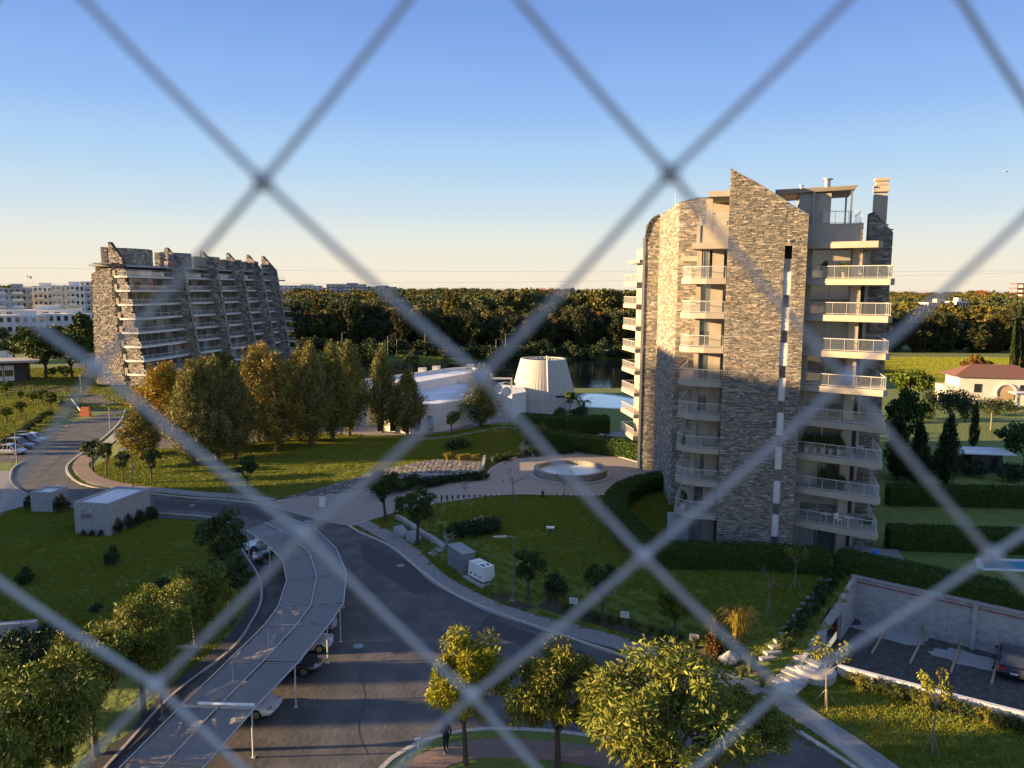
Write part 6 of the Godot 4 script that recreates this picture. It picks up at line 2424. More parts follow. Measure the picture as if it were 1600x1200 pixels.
# ---------------------------------------------------------------- the walker
# bones: from, to, radii; joined by a smooth minimum and meshed as surface nets
func net_mesh(bones: Array, cell: float, k: float, colour: Callable) -> MB:
	var lo := Vector3.ONE * 1e9
	var hi := -lo
	for b in bones:
		var r: float = maxf(b[2], b[3]) + cell * 2
		for e in [b[0], b[1]]:
			lo = lo.min(e - Vector3.ONE * r)
			hi = hi.max(e + Vector3.ONE * r)
	var n := Vector3i(((hi - lo) / cell).ceil()) + Vector3i.ONE
	var f := PackedFloat32Array()
	f.resize(n.x * n.y * n.z)
	f.fill(1.0)
	for b in bones:
		var a: Vector3 = b[0]
		var e: Vector3 = b[1]
		var r: float = maxf(b[2], b[3]) + cell * 3 + k
		var l := Vector3i(((a.min(e) - Vector3.ONE * r - lo) / cell).floor()).clamp(Vector3i.ZERO, n - Vector3i.ONE)
		var h := Vector3i(((a.max(e) + Vector3.ONE * r - lo) / cell).ceil()).clamp(Vector3i.ZERO, n - Vector3i.ONE)
		var ab := e - a
		var q := maxf(ab.length_squared(), 1e-9)
		for z in range(l.z, h.z + 1):
			for y in range(l.y, h.y + 1):
				for x in range(l.x, h.x + 1):
					var p := lo + Vector3(x, y, z) * cell
					var t := clampf((p - a).dot(ab) / q, 0, 1)
					var d: float = (p - a - ab * t).length() - lerpf(b[2], b[3], t)
					var i := (z * n.y + y) * n.x + x
					var o := f[i]
					var s := maxf(k - absf(o - d), 0.0) / k
					f[i] = minf(o, d) - s * s * k * 0.25
	var vert := {}
	var pos := []
	var sx := 1
	var sy := n.x
	var sz := n.x * n.y
	for z in n.z - 1:
		for y in n.y - 1:
			for x in n.x - 1:
				var i := z * sz + y * sy + x
				var sum := Vector3.ZERO
				var c := 0
				var any := 0
				for q in 8:
					if f[i + (q & 1) * sx + ((q >> 1) & 1) * sy + (q >> 2) * sz] < 0: any += 1
				if any == 0 or any == 8:
					continue
				for e in [[0, 1], [2, 3], [4, 5], [6, 7], [0, 2], [1, 3], [4, 6], [5, 7], [0, 4], [1, 5], [2, 6], [3, 7]]:
					var p0 := Vector3(e[0] & 1, (e[0] >> 1) & 1, e[0] >> 2)
					var p1 := Vector3(e[1] & 1, (e[1] >> 1) & 1, e[1] >> 2)
					var f0 := f[i + int(p0.x) * sx + int(p0.y) * sy + int(p0.z) * sz]
					var f1 := f[i + int(p1.x) * sx + int(p1.y) * sy + int(p1.z) * sz]
					if (f0 < 0) != (f1 < 0):
						sum += p0.lerp(p1, f0 / (f0 - f1))
						c += 1
				vert[i] = pos.size()
				pos.append(lo + (Vector3(x, y, z) + sum / c) * cell)
	var grad := func(p: Vector3) -> Vector3:
		var g := Vector3i(((p - lo) / cell).round()).clamp(Vector3i.ONE, n - Vector3i.ONE * 2)
		var i := g.z * sz + g.y * sy + g.x
		return Vector3(f[i + sx] - f[i - sx], f[i + sy] - f[i - sy], f[i + sz] - f[i - sz]).normalized()
	var mb := MB.new()
	for i in vert:
		var x: int = i % n.x
		var y: int = (i / n.x) % n.y
		var z: int = i / sz
		for ax in 3:
			var st: int = [sx, sy, sz][ax]
			var u: int = [sy, sz, sx][ax]
			var w: int = [sz, sx, sy][ax]
			if [y, z, x][ax] == 0 or [z, x, y][ax] == 0:
				continue
			if (f[i] < 0) == (f[i + st] < 0):
				continue
			var ids := [i, i - u, i - u - w, i - w]
			var ok := true
			for q in ids:
				if not vert.has(q): ok = false
			if not ok:
				continue
			var ps := []
			for q in ids: ps.append(pos[vert[q]])
			if f[i] < 0:
				ps.reverse()
			var c: Vector3 = (ps[0] + ps[2]) * 0.5
			mb.col = colour.call(c)
			mb.stri(ps[0], ps[1], ps[2], grad.call(ps[0]), grad.call(ps[1]), grad.call(ps[2]))
			mb.stri(ps[0], ps[2], ps[3], grad.call(ps[0]), grad.call(ps[2]), grad.call(ps[3]))
	return mb

func person() -> void:
	var at := gp(697, 1178) + Vector3.UP * 0.12
	var o := thing("person", "person in dark clothes and white shoes walking on the brick path", "person", at, 200)
	# facing +z before the turn; mid stride
	var V := func(x: float, y: float, z: float) -> Vector3: return Vector3(x, y, z)
	var bones := [
		[V.call(0, 0.98, 0), V.call(0, 1.18, 0.01), 0.145, 0.135], [V.call(0, 1.18, 0.01), V.call(0, 1.38, 0.0), 0.14, 0.15],
		[V.call(-0.15, 1.40, 0), V.call(0.15, 1.40, 0), 0.085, 0.085], [V.call(0, 1.42, 0), V.call(0, 1.54, 0.02), 0.06, 0.055],
		[V.call(0, 1.64, 0.035), V.call(0, 1.68, 0.01), 0.095, 0.10],
		[V.call(0, 1.615, 0.12), V.call(0, 1.60, 0.135), 0.018, 0.016], [V.call(-0.1, 1.63, 0.01), V.call(-0.105, 1.60, 0.01), 0.02, 0.015], [V.call(0.1, 1.63, 0.01), V.call(0.105, 1.60, 0.01), 0.02, 0.015],
		[V.call(-0.09, 0.95, 0), V.call(-0.10, 0.52, 0.12), 0.10, 0.07], [V.call(-0.10, 0.52, 0.12), V.call(-0.10, 0.10, 0.08), 0.068, 0.045], [V.call(-0.10, 0.05, 0.05), V.call(-0.11, 0.04, 0.26), 0.045, 0.038],
		[V.call(0.09, 0.95, 0), V.call(0.10, 0.50, -0.02), 0.10, 0.07], [V.call(0.10, 0.50, -0.02), V.call(0.10, 0.12, -0.20), 0.068, 0.045], [V.call(0.10, 0.07, -0.24), V.call(0.11, 0.04, -0.03), 0.045, 0.038],
		[V.call(-0.19, 1.39, 0), V.call(-0.25, 1.12, -0.06), 0.062, 0.048], [V.call(-0.25, 1.12, -0.06), V.call(-0.24, 0.88, 0.03), 0.046, 0.034],
		[V.call(0.19, 1.39, 0), V.call(0.25, 1.12, 0.02), 0.062, 0.048], [V.call(0.25, 1.12, 0.02), V.call(0.20, 0.95, 0.20), 0.046, 0.034]]
	for s in [-1, 1]:
		var w: Vector3 = V.call(-0.24, 0.88, 0.03) if s < 0 else V.call(0.20, 0.95, 0.20)
		var d := Vector3(0, -1, 0.25).normalized() if s < 0 else Vector3(-0.1, -0.35, 0.9).normalized()
		bones.append([w, w + d * 0.09, 0.03, 0.032])
		for q in 4:
			var b := w + d * 0.09 + Vector3(0, 0, 0.018 * (q - 1.5)) if s < 0 else w + d * 0.09 + Vector3(0.018 * (q - 1.5), 0, 0)
			bones.append([b, b + d * (0.07 + 0.01 * (1 - absi(q - 1))) + Vector3(0.01 * -s, 0, 0.01), 0.009, 0.008])
		bones.append([w + d * 0.03, w + d * 0.07 + Vector3(0.03 * -s, 0, 0.03), 0.011, 0.009])
	var body := net_mesh(bones, 0.02, 0.03, func(p: Vector3) -> Color:
		if p.y < 0.085: return Color(0.62, 0.62, 0.62)
		if p.y > 1.50 and p.y < 1.70 and p.z > 0.03: return Color(0.42, 0.26, 0.19)
		if p.y > 1.50: return Color(0.025, 0.018, 0.014)
		if p.y < 0.90 and absf(p.x) > 0.19 or p.y < 0.95 and p.z > 0.19: return Color(0.42, 0.26, 0.19)
		return Color(0.016, 0.017, 0.022) if p.y > 0.93 else Color(0.012, 0.012, 0.014))
	var sm := mat("skin_and_cloth", Color.WHITE, 0.85)
	sm.vertex_color_use_as_albedo = true
	part(body, "body", sm, o)
	var hair := net_mesh([[Vector3(0, 1.69, -0.02), Vector3(0, 1.71, 0.02), 0.108, 0.10], [Vector3(0, 1.60, -0.06), Vector3(0, 1.68, -0.04), 0.07, 0.09]], 0.02, 0.03, func(_p: Vector3) -> Color: return Color(0.02, 0.015, 0.012))
	part(hair, "hair", sm, o)
# ---------------------------------------------------------------- trees, hedges, woods
func hline(list: Array, step := 1.2) -> PackedVector2Array:
	return smooth(px(list), step)

func greenery() -> void:
	rng.seed = 301
	# big trees along the pavement, lower left
	var G := "street trees beside the shade canopy"
	for a in [["tipa0", 40, 1330, 1035, 250, "largest olive-green street tree beside the canopy's lower end"], ["tipa1", 150, 1180, 985, 170, "olive-green street tree just below the long-headed street lamp"], ["tipa2", 225, 1120, 938, 150, "olive-green street tree right beside the long-headed street lamp"], ["tipa0", 262, 1062, 912, 120, "sunlit street tree between the long-headed lamp and the canopy's bend"], ["tipa1", 308, 1020, 888, 125, "sunlit street tree at the bend of the canopy beside darker trees"]]:
		plant_px(a[0], "street_tree", a[5], a[1], a[2], a[3], a[4], G)
	plant_px("tipa2", "street_tree", "large sunlit tree hanging in at the lower left corner", -70, 1260, 1020, 230)
	for a in [["street0", 350, 925, 798, 92], ["street1", 362, 975, 868, 84]]:
		plant_px(a[0], "canopy_end_tree", "green street tree at the far end of the canopy", a[1], a[2], a[3], a[4], "street trees at the far end of the canopy")
	# trees along the lower edge
	plant_px("tipa1", "golden_tree", "slender golden-green tree on the island beside the walking person", 728, 1198, 995, 140, "", "leaf_yellow")
	plant_px("tipa2", "brown_podded_tree", "bushy tree with brownish seed pods in the middle of the lower edge", 872, 1205, 1022, 175, "", "leaf_mix")
	plant_px("tipa0", "broad_tree", "broad bright olive tree crown at the lower edge before the steps", 1035, 1300, 1030, 275, "", "leaf")
	plant_px("tipa1", "tucked_tree", "tree tucked behind the broad olive crown", 1160, 1235, 1085, 150)
	# garden of the tower
	plant_px("street0", "garden_tree", "dark round tree beside the generator lamp", 826, 940, 858, 58, "", "leaf_dark")
	plant_px("dense", "garden_shrub", "dark upright shrub between the two garden trees", 868, 938, 888, 40, "", "", "shrub")
	plant_px("street1", "garden_tree", "dark low-crowned tree behind the first notice board", 940, 970, 882, 70, "", "leaf_dark")
	plant_px("street0", "garden_tree", "small tree with sunlit yellow leaves above the second notice board", 1053, 1003, 918, 66, "", "leaf_yellow")
	plant_px("tussock", "ornamental_grass", "tall straw-coloured ornamental grass above the boulder", 1152, 1006, 946, 76, "", "leaf_straw", "plant")
	plant_px("tussock", "ornamental_grass", "reddish feathery grass left of the straw-coloured clump", 1118, 1012, 955, 50, "", "leaf_brown", "plant")
	plant_px("dense", "reddish_shrub", "reddish brown shrub behind the third notice board", 1112, 1028, 985, 34, "", "leaf_red", "shrub")
	for a in [[1172, 1050, 1020, 34], [1158, 1060, 1040, 26], [1190, 1075, 1050, 30], [1128, 1040, 1030, 16]]:
		plant_px("sedge", "garden_sedge", "low grey-green sedge round the boulder and steps", a[0], a[1], a[2], a[3], "sedges round the boulder", "leaf_grey", "plant")
	for i in 9:
		var f := i / 8.0
		plant_px("dense", "slope_shrub", "dark low shrub along the top of the ramp wall", lerpf(1228, 1305, f), lerpf(1012, 905, f), lerpf(985, 880, f), 30, "shrubs along the ramp wall", "leaf_hedge", "shrub")
	for i in 14:
		var f := i / 13.0
		plant_px("sedge", "bed_grass", "low dark grass clump in the garden bed by the pavement", lerpf(885, 1100, f) + rng.randf_range(-6, 6), lerpf(955, 1012, f) + rng.randf_range(-8, 8), lerpf(942, 1000, f), 26, "grass clumps in the garden bed", "leaf_dark", "plant")
	plant_px("bare_sapling", "young_tree", "nearly bare sapling on the shaded garden lawn", 1200, 968, 880, 36)
	plant_px("sapling", "young_tree", "thin leafy sapling before the corner of the hedge", 1242, 922, 850, 40, "", "leaf_brown")
	plant_px("sapling", "young_tree", "staked young tree with sunlit leaves beside the steps", 1290, 1105, 1000, 66, "", "leaf_yellow")
	plant_px("sapling", "young_tree", "young tree with sunlit leaves in a round earth patch in front of the low wall", 1456, 1180, 1048, 54, "", "leaf_yellow")
	# bed along the low wall
	for i in 22:
		var f := i / 21.0
		var key: String = ["sedge", "sedge", "dense"][i % 3]
		plant_px(key, "wall_bed_plant", "low plant in the bed along the low pale wall", lerpf(1330, 1610, f) + rng.randf_range(-5, 5), lerpf(1072, 1150, f) + rng.randf_range(-4, 4), lerpf(1050, 1125, f), 34, "plants along the low wall", ["leaf_brown", "leaf", "leaf_straw"][rng.randi() % 3], "plant")
	# trees at the driveway
	plant_px("street1", "drive_tree", "dark tree at the mouth of the driveway nearer the stone bank", 603, 815, 735, 66, "", "leaf_dark")
	plant_px("street0", "drive_tree", "dark bushy tree above the sloping hatches", 652, 852, 764, 72, "", "leaf_dark")
	for a in [[727, 792, 745, 18], [802, 785, 735, 36], [881, 784, 735, 36]]:
		plant_px("bare_sapling", "drive_sapling", "thin staked sapling on the lawn edge of the driveway", a[0], a[1], a[2], a[3], "saplings along the driveway")
	plant_px("sedge", "dark_tuft", "dark upright tuft on the lawn edge of the driveway", 848, 778, 766, 10, "", "leaf_dark", "plant")
	for i in 30:
		plant_px("sedge", "edging_plant", "tiny dark edging plant between driveway and lawn", 690 + i * 8.6, 786 - 10.0 * sin(minf(1.0, i / 10.0) * PI * 0.5) + rng.randf_range(-1, 1), 773, 7, "edging plants along the driveway", "leaf_dark", "plant")
	for i in 10:
		plant_px("dense", "bank_shrub", "dark shrub in the bed between stone bank and driveway", 655 + i * 11, 762 - 1.6 * i + rng.randf_range(-2, 2), 744 - 1.2 * i, 24, "shrubs below the stone bank", "leaf_dark", "shrub")
	for i in 5:
		plant_px("dense", "bright_shrub", "green shrub beside the dark tree at the driveway mouth", 592 + i * 14, 775 - i * 3, 752 - i * 4, 28, "shrubs at the driveway mouth", "", "shrub")
	for i in 4:
		plant_px("tussock", "feather_grass", "straw-coloured grass tuft on the bank beside the stone slabs", 704 + i * 12 + rng.randf_range(-4, 4), 720 + (i % 2) * 2, 709 + rng.randf_range(-2, 3), 20, "straw grasses by the stone bank", "leaf_straw", "plant")
	for i in 20:
		plant_px("dense", "border_shrub", "low green shrub bordering the far side of the driveway", 775 + i * 12 + rng.randf_range(-3, 3), 722 - 14.0 * sin(i / 19.0 * PI * 0.8) + rng.randf_range(-1, 1), 708 - 13.0 * sin(i / 19.0 * PI * 0.8), 16, "border shrubs of the driveway", ["leaf_yellow", "leaf", "leaf_hedge"][i % 3], "shrub")
	plant_px("dense", "clipped_mound", "broad clipped green mound on the sunlit lawn", 718, 701, 683, 46, "", "leaf_hedge", "shrub")
	# lawn trees
	plant_px("round0", "lawn_tree", "lone round dark tree on the sunlit lawn", 388, 772, 712, 50, "", "leaf_dark")
	for a in [["street0", 145, 736, 686, 40], ["street1", 166, 744, 690, 28], ["street0", 193, 755, 703, 28], ["street1", 237, 755, 698, 34]]:
		plant_px(a[0], "corner_tree", "small leafy tree on the lawn corner at the road bend", a[1], a[2], a[3], a[4], "small trees at the road bend")
	plant_px("round1", "terrace_tree", "round sunlit yellow-green tree before the clubhouse wall", 707, 680, 641, 32, "", "leaf_yellow")
	plant_px("sapling", "terrace_tree", "slim pale sapling on the lawn beside the garden path", 780, 706, 667, 22, "", "leaf_straw")
	plant_px("sapling", "terrace_tree", "slim young tree in front of the lit hedge", 845, 698, 660, 24)
	# feathery clump
	var FL := "tall feathery brown-green tree in the clump before the clubhouse"
	var FG := "feathery trees in the lawn clump"
	for a in [["plume0", 222, 714, 640, 58, "leaf_brown"], ["plume1", 262, 668, 575, 84, "leaf_gold"], ["plume2", 303, 726, 572, 64, ""], ["plume3", 340, 720, 568, 62, ""], ["plume0", 368, 717, 580, 58, ""], ["plume1", 404, 690, 552, 66, "leaf_brown"], ["plume2", 434, 706, 560, 76, "leaf_brown"], ["plume3", 468, 690, 556, 62, "leaf_brown"], ["plume0", 486, 698, 548, 60, ""], ["plume1", 520, 690, 545, 54, "leaf_dark"], ["plume2", 546, 682, 542, 56, "leaf_dark"], ["plume3", 412, 660, 545, 60, "leaf_gold"], ["plume0", 320, 660, 566, 66, "leaf_brown"]]:
		FL = {"leaf_gold": "golden", "leaf_brown": "brown-green", "": "olive green", "leaf_dark": "dark green"}[a[5]] + " tall feathery tree in the clump before the clubhouse"
		plant_px(a[0], "feathery_tree", FL, a[1], a[2], a[3] - 6, a[4] * 1.35, FG, a[5])
	plant_px("plume0", "dark_tree", "dark feathery tree on the terrace left of the clubhouse hall", 598, 676, 545, 64, "", "leaf_dark")
	plant_px("plume2", "dark_tree", "dark broad feathery tree close against the clubhouse hall", 636, 680, 580, 66, "", "leaf_dark")
	plant_px("plume3", "dark_tree", "dark feathery tree between clubhouse hall and disc sculpture", 752, 668, 572, 66, "", "leaf_dark")
	for a in [["round0", 800, 634, 594, 42], ["round1", 822, 636, 596, 34], ["round0", 855, 638, 600, 32]]:
		plant_px(a[0], "cone_tree", "round dark tree at the foot of the pale cone", a[1], a[2], a[3], a[4], "round trees at the cone")
	plant_px("round1", "cone_tree", "golden round tree right of the cone door", 890, 645, 611, 24, "", "leaf_yellow")
	plant_px("dense", "cone_shrub", "low sunlit shrub by the round pond", 876, 652, 634, 24, "", "leaf_yellow", "shrub")
	plant_px("palm", "palm", "low palm on a dark mound beside the pale pool", 912, 645, 605, 34)
	plant_px("dense", "palm_mound", "dark mound of ground plants under the palm", 908, 648, 634, 34, "", "leaf_dark", "shrub")
	# far left
	plant_px("leafy0", "park_tree", "large dark tree with a sunlit orange top beyond the left road", 72, 592, 508, 90, "", "leaf_brown")
	plant_px("leafy1", "park_tree", "dark spreading tree beside the stone end wall", 112, 590, 520, 76, "", "leaf_dark")
	plant_px("leafy0", "park_tree", "dark tree behind the stone end wall at its left edge", 134, 575, 488, 50, "", "leaf_dark")
	for a in [[82, 598, 574, 22], [102, 598, 571, 34]]:
		plant_px("round0", "clipped_tree", "rounded clipped tree on the far left verge", a[0], a[1], a[2], a[3], "clipped trees on the far left verge", "leaf_yellow")
	for a in [["street0", 10, 622, 596, 24], ["street1", 33, 632, 610, 12], ["street0", 52, 634, 612, 20], ["street1", 68, 634, 608, 24], ["street0", 80, 646, 611, 26], ["street1", 33, 656, 626, 22], ["street0", 10, 660, 636, 26]]:
		plant_px(a[0], "small_lawn_tree", "small pale-leaved tree on the lawn beyond the parking bay", a[1], a[2], a[3], a[4], "small trees on the far left lawn", "leaf_yellow")
	for i in 9:
		plant_px("dense", "kerb_bush", "round dark bush along the parking bay footpath", 76 - i * 9, 650 + i * 6, 638 + i * 6, 16, "round bushes along the parking bay", "leaf_dark", "shrub")
	for i in 4:
		plant_px("dense", "kerb_bush", "round dark bush beside the orange barrier", 97 + i * 9, 636 + i * 2, 622 + i * 2, 15, "round bushes by the barrier", "leaf_dark", "shrub")
	# left lawn shrubs
	for a in [["dense", 176, 884, 848, 26, "pointed dark shrub on the left lawn behind the plant house"], ["dense", 40, 914, 882, 28, "dark shrub on the left lawn near the left edge"], ["dense", 255, 935, 900, 44, "dark shrub on the left lawn beside the street trees"], ["dense", 152, 955, 940, 24, "low dark shrub on the left lawn behind the lowest trees"]]:
		plant_px(a[0], "lawn_shrub", a[5], a[1], a[2], a[3], a[4], "", "leaf_dark", "shrub")
	for i in 12:
		plant_px("dense", "climber_bush", "dark leafy climber on the garden wall at the left edge", 5 + i * 10 + rng.randf_range(-5, 5), 1010 + (i % 4) * 18, 965 + (i % 4) * 16, 50, "climbers at the left edge", "leaf_dark", "shrub")
	# right side, behind the tower
	plant_px("leafy1", "garden_tree", "sunlit yellow-green round tree right of the tower", 1424, 640, 574, 62, "", "leaf_yellow")
	plant_px("acacia", "flat_tree", "flat-topped dark tree before the red-roofed house", 1482, 690, 608, 92, "", "leaf_dark")
	plant_px("acacia", "flat_tree", "smaller flat-topped tree beside the red-roofed house, sunlit", 1548, 672, 622, 60, "", "leaf")
	plant_px("leafy0", "dark_tree", "dark tree at the foot of the tower's right side", 1412, 720, 608, 66, "", "leaf_dark")
	for a in [["spire0", 1478, 765, 648, 44], ["spire1", 1432, 762, 660, 44], ["spire0", 1520, 705, 630, 18], ["spire1", 1400, 745, 650, 46]]:
		plant_px(a[0], "dark_conifer", "dark conifer between the hedges and the red-roofed house", a[1], a[2], a[3], a[4], "conifers right of the tower")
	plant_px("leafy1", "dark_tree", "broad dark tree at the right edge beside the small shed", 1600, 735, 655, 80, "", "leaf_dark")
	plant_px("leafy0", "maroon_tree", "maroon-leaved round tree behind the red roof", 1522, 618, 554, 50, "", "leaf_red")
	for i in 10:
		plant_px("dense", "garden_thicket", "dark shrub in the thicket before the small shed", 1395 + i * 22 + rng.randf_range(-6, 6), 740 + rng.randf_range(-12, 12), 712 + rng.randf_range(-10, 10), 40, "thicket before the shed", "leaf_dark", "shrub")
	for i in 8:
		plant_px("dense", "house_shrub", "shrub in the garden of the red-roofed house", 1400 + i * 26 + rng.randf_range(-8, 8), 645 + rng.randf_range(-10, 20), 625 + rng.randf_range(-6, 14), 26, "shrubs in the house garden", ["leaf_yellow", "leaf_dark", "leaf_brown"][i % 3], "shrub")
	for i in 3:
		plant_px("spire0", "young_poplar", "thin young conifer beside the golf meadow", 1578 + i * 9, 600, 498 + i * 6, 9, "thin conifers by the meadow", "leaf_brown")
	# hedges
	hedge("curved_hedge", "clipped hedge curving round the turning place to the tower", hline([[1040, 762], [1000, 770], [972, 785], [960, 806], [972, 832], [1000, 862], [1030, 880]]), 2.2, 1.7)
	hedge("front_hedge", "long straight clipped hedge along the foot of the tower", hline([[1028, 884], [1100, 886], [1200, 889], [1292, 896]]), 1.6, 1.9)
	hedge("court_hedge", "clipped hedge along the top of the parking court wall", PackedVector2Array([Vector2(26.3, -59.8), Vector2(32, -55.4), Vector2(40, -49.2), Vector2(48, -43.0), Vector2(56, -36.8)]), 2.0, 1.5)
	hedge("garden_hedge", "dark hedge across the garden nearer the swimming pool", hline([[1386, 856], [1500, 860], [1700, 866]]), 1.4, 2.0)
	hedge("garden_hedge", "dark hedge across the garden farther from the swimming pool", hline([[1386, 788], [1500, 790], [1750, 796]]), 1.4, 2.1)
	hedge("lit_hedge", "long sunlit clipped hedge behind the turning place", hline([[828, 692], [900, 704], [1002, 716]], 2.0), 2.2, 2.3, "leaf_hedge", 50.0, 0.17)
	hedge("pool_hedge", "dark clipped hedge beside the narrow pool", hline([[812, 672], [880, 676], [950, 676]], 2.0), 2.5, 2.6, "leaf_hedge", 50.0, 0.17)
	# thick hedge block beside the stair railing
	for i in 6:
		plant_px("dense", "stair_bush", "dark bush in the thick row beside the stair railing", 712 + i * 12, 842 - i * 2, 812 - i * 1.5, 34, "bushes beside the stair railing", "leaf_dark", "shrub")

# one mass of far trees
func wood(called: String, label: String, key: String, leafm: String, spots: Array) -> void:
	var mm := MultiMesh.new()
	mm.transform_format = MultiMesh.TRANSFORM_3D
	var p: Array = P[key]
	var mesh: ArrayMesh = p[1].duplicate()
	mesh.surface_set_material(0, M[leafm])
	mm.mesh = mesh
	mm.instance_count = spots.size()
	for i in spots.size():
		var s: Array = spots[i]
		mm.set_instance_transform(i, Transform3D(Basis(Vector3.UP, rng.randf() * TAU).scaled(Vector3(s[2] / p[3], s[1] / p[2], s[2] / p[3])), s[0]))
	var o := MultiMeshInstance3D.new()
	o.multimesh = mm
	o.name = numbered(called)
	add_child(o)
	o.set_meta("kind", "stuff")
	tag(o, label, "woodland")

func woods() -> void:
	rng.seed = 302
	# the dark row beyond the lake and along the meadow
	for row in 2:
		for i in 52:
			var x := -100.0 + i * 6.6 + rng.randf_range(-2.2, 2.2)
			var z := -296.0 - row * 12.0 + rng.randf_range(-4, 4) + (10.0 if x > 110 else 0.0)
			var h := rng.randf_range(9.5, 14.5) + (3.0 if rng.randf() < 0.14 else 0.0) + (1.0 if row else 0.0)
			var lm: String = ["leaf_dark", "leaf_dark", "", "leaf_dark"][rng.randi() % 4]
			if row == 0 and (i % 17 == 9):
				lm = "leaf_brown"
			plant("forest%d" % (rng.randi() % 4), "forest_tree", ("brownish" if lm == "leaf_brown" else "dark" if lm else "dark olive") + " tall tree in the dense row beyond the lake and meadow", "tree", Vector3(x, height(x, z) - 0.3, z), h, rng.randf_range(8.5, 11.5), "dark trees beyond the lake and meadow", lm)
	# lower lakeside scrub
	for i in 80:
		var x := -75.0 + i * 2.3 + rng.randf_range(-1.5, 1.5)
		var z := -272.0 - 5.0 * sin(x * 0.05) + rng.randf_range(-4, 3)
		plant("dense", "lakeside_bush", "low rounded bush on the far bank of the lake", "shrub", Vector3(x, maxf(height(x, z), -0.6), z), rng.randf_range(3.0, 6.0), rng.randf_range(5.5, 9.0), "bushes on the far bank of the lake", ["leaf", "leaf_dark", "leaf_brown", "leaf_grey"][rng.randi() % 4])
	for i in 26:
		var x := -70.0 + i * 3.2 + rng.randf_range(-1.5, 1.5)
		var z := -190.0 + rng.randf_range(-6, 6)
		plant("far%d" % (i % 3), "near_bank_tree", "leafy tree on the near bank of the lake behind the clubhouse", "tree", Vector3(x, maxf(height(x, z), -0.6), z), rng.randf_range(4.0, 7.5), rng.randf_range(5, 8), "trees on the near bank of the lake", ["leaf", "leaf_dark", "leaf_brown"][rng.randi() % 3])
	# autumn trees: named ones in front
	var kinds := [["far0", "red_tree", "russet autumn tree standing above the dark row", "leaf_red", 11.0, 11.0], ["poplar0", "golden_poplar", "narrow golden poplar standing above the dark row", "leaf_gold", 16.0, 4.5], ["far1", "golden_tree", "golden broad tree standing above the dark row", "leaf_gold", 12.0, 11.0], ["far2", "olive_tree", "brownish olive tree standing above the dark row", "leaf_brown", 13.0, 12.0]]
	for i in 190:
		var x := rng.randf_range(-150, 330)
		var z := rng.randf_range(-470, -345)
		var q := sin(x * 0.035) + sin(z * 0.06 + 1.0) + rng.randf_range(-0.8, 0.8)
		var k: Array = kinds[0 if q > 0.9 else 2 if q > 0.2 else 1 if q < -1.2 else 3]
		plant(k[0], k[1], k[2], "tree", Vector3(x, height(x, z), z), k[4] * rng.randf_range(1.05, 1.5), k[5] * rng.randf_range(0.9, 1.4), "autumn trees above the dark row", k[3])
	# woods to the horizon
	var sets := {"leaf_dark": [], "leaf_brown": [], "leaf_gold": [], "leaf_red": [], "leaf": []}
	for i in 5200:
		var d := 430.0 + 3600.0 * pow(rng.randf(), 1.9)
		var a := rng.randf_range(-0.85, 0.85)
		var p := Vector3(sin(a) * d, 0, -cos(a) * d)
		p.y = minf(height(p.x, p.z), hfun(0, -444)) - 0.3 if p.z < -443 else height(p.x, p.z)
		if a < -0.42 and d < 620:
			continue
		var q := sin(p.x * 0.013) + sin(p.z * 0.017) + rng.randf_range(-0.9, 0.9)
		var key: String = "leaf_dark" if q < -0.5 else "leaf_brown" if q < 0.7 else "leaf_gold" if q < 1.25 else "leaf_red" if q < 1.6 else "leaf"
		var k := 1.0 + d / 2600.0
		sets[key].append([p, rng.randf_range(12, 20) * (1.0 + d / 9000.0) * (1.0 + 0.35 * maxf(0.0, sin(p.x * 0.02 + 1.0) * sin(p.z * 0.011))), rng.randf_range(12, 20) * k])
	var names := {"leaf_dark": "dark", "leaf_brown": "brownish", "leaf_gold": "golden", "leaf_red": "russet", "leaf": "green"}
	for k in sets:
		wood(names[k] + "_distant_wood", "distant %s woodland reaching to the horizon" % names[k], "far%d" % (k.length() % 3), k, sets[k])
	# a second rank fills the gap behind the dark row
	var fill := []
	for i in 420:
		var x := rng.randf_range(-170, 380)
		var z := rng.randf_range(-460, -316)
		fill.append([Vector3(x, height(x, z) - 0.3, z), rng.randf_range(6, 9.5), rng.randf_range(9, 14)])
	wood("inner_wood", "crowded dark trees filling the depth of the wood behind the front row", "forest1", "leaf_dark", fill)
	var lf := []
	for i in 60:
		var x := rng.randf_range(-240, -112)
		var z := rng.randf_range(-330, -215)
		lf.append([Vector3(x, height(x, z) - 0.2, z), rng.randf_range(5, 9), rng.randf_range(7, 11)])
	wood("left_park_wood", "dark park trees between the left road and the white blocks", "far1", "leaf_dark", lf)
	var beh := []
	for i in 40:
		var x := rng.randf_range(-150, -100)
		var z := rng.randf_range(-300, -250)
		beh.append([Vector3(x, height(x, z), z), rng.randf_range(6, 10), rng.randf_range(7, 10)])
	wood("rear_park_wood", "trees behind the broad building's far side", "far2", "leaf_brown", beh)
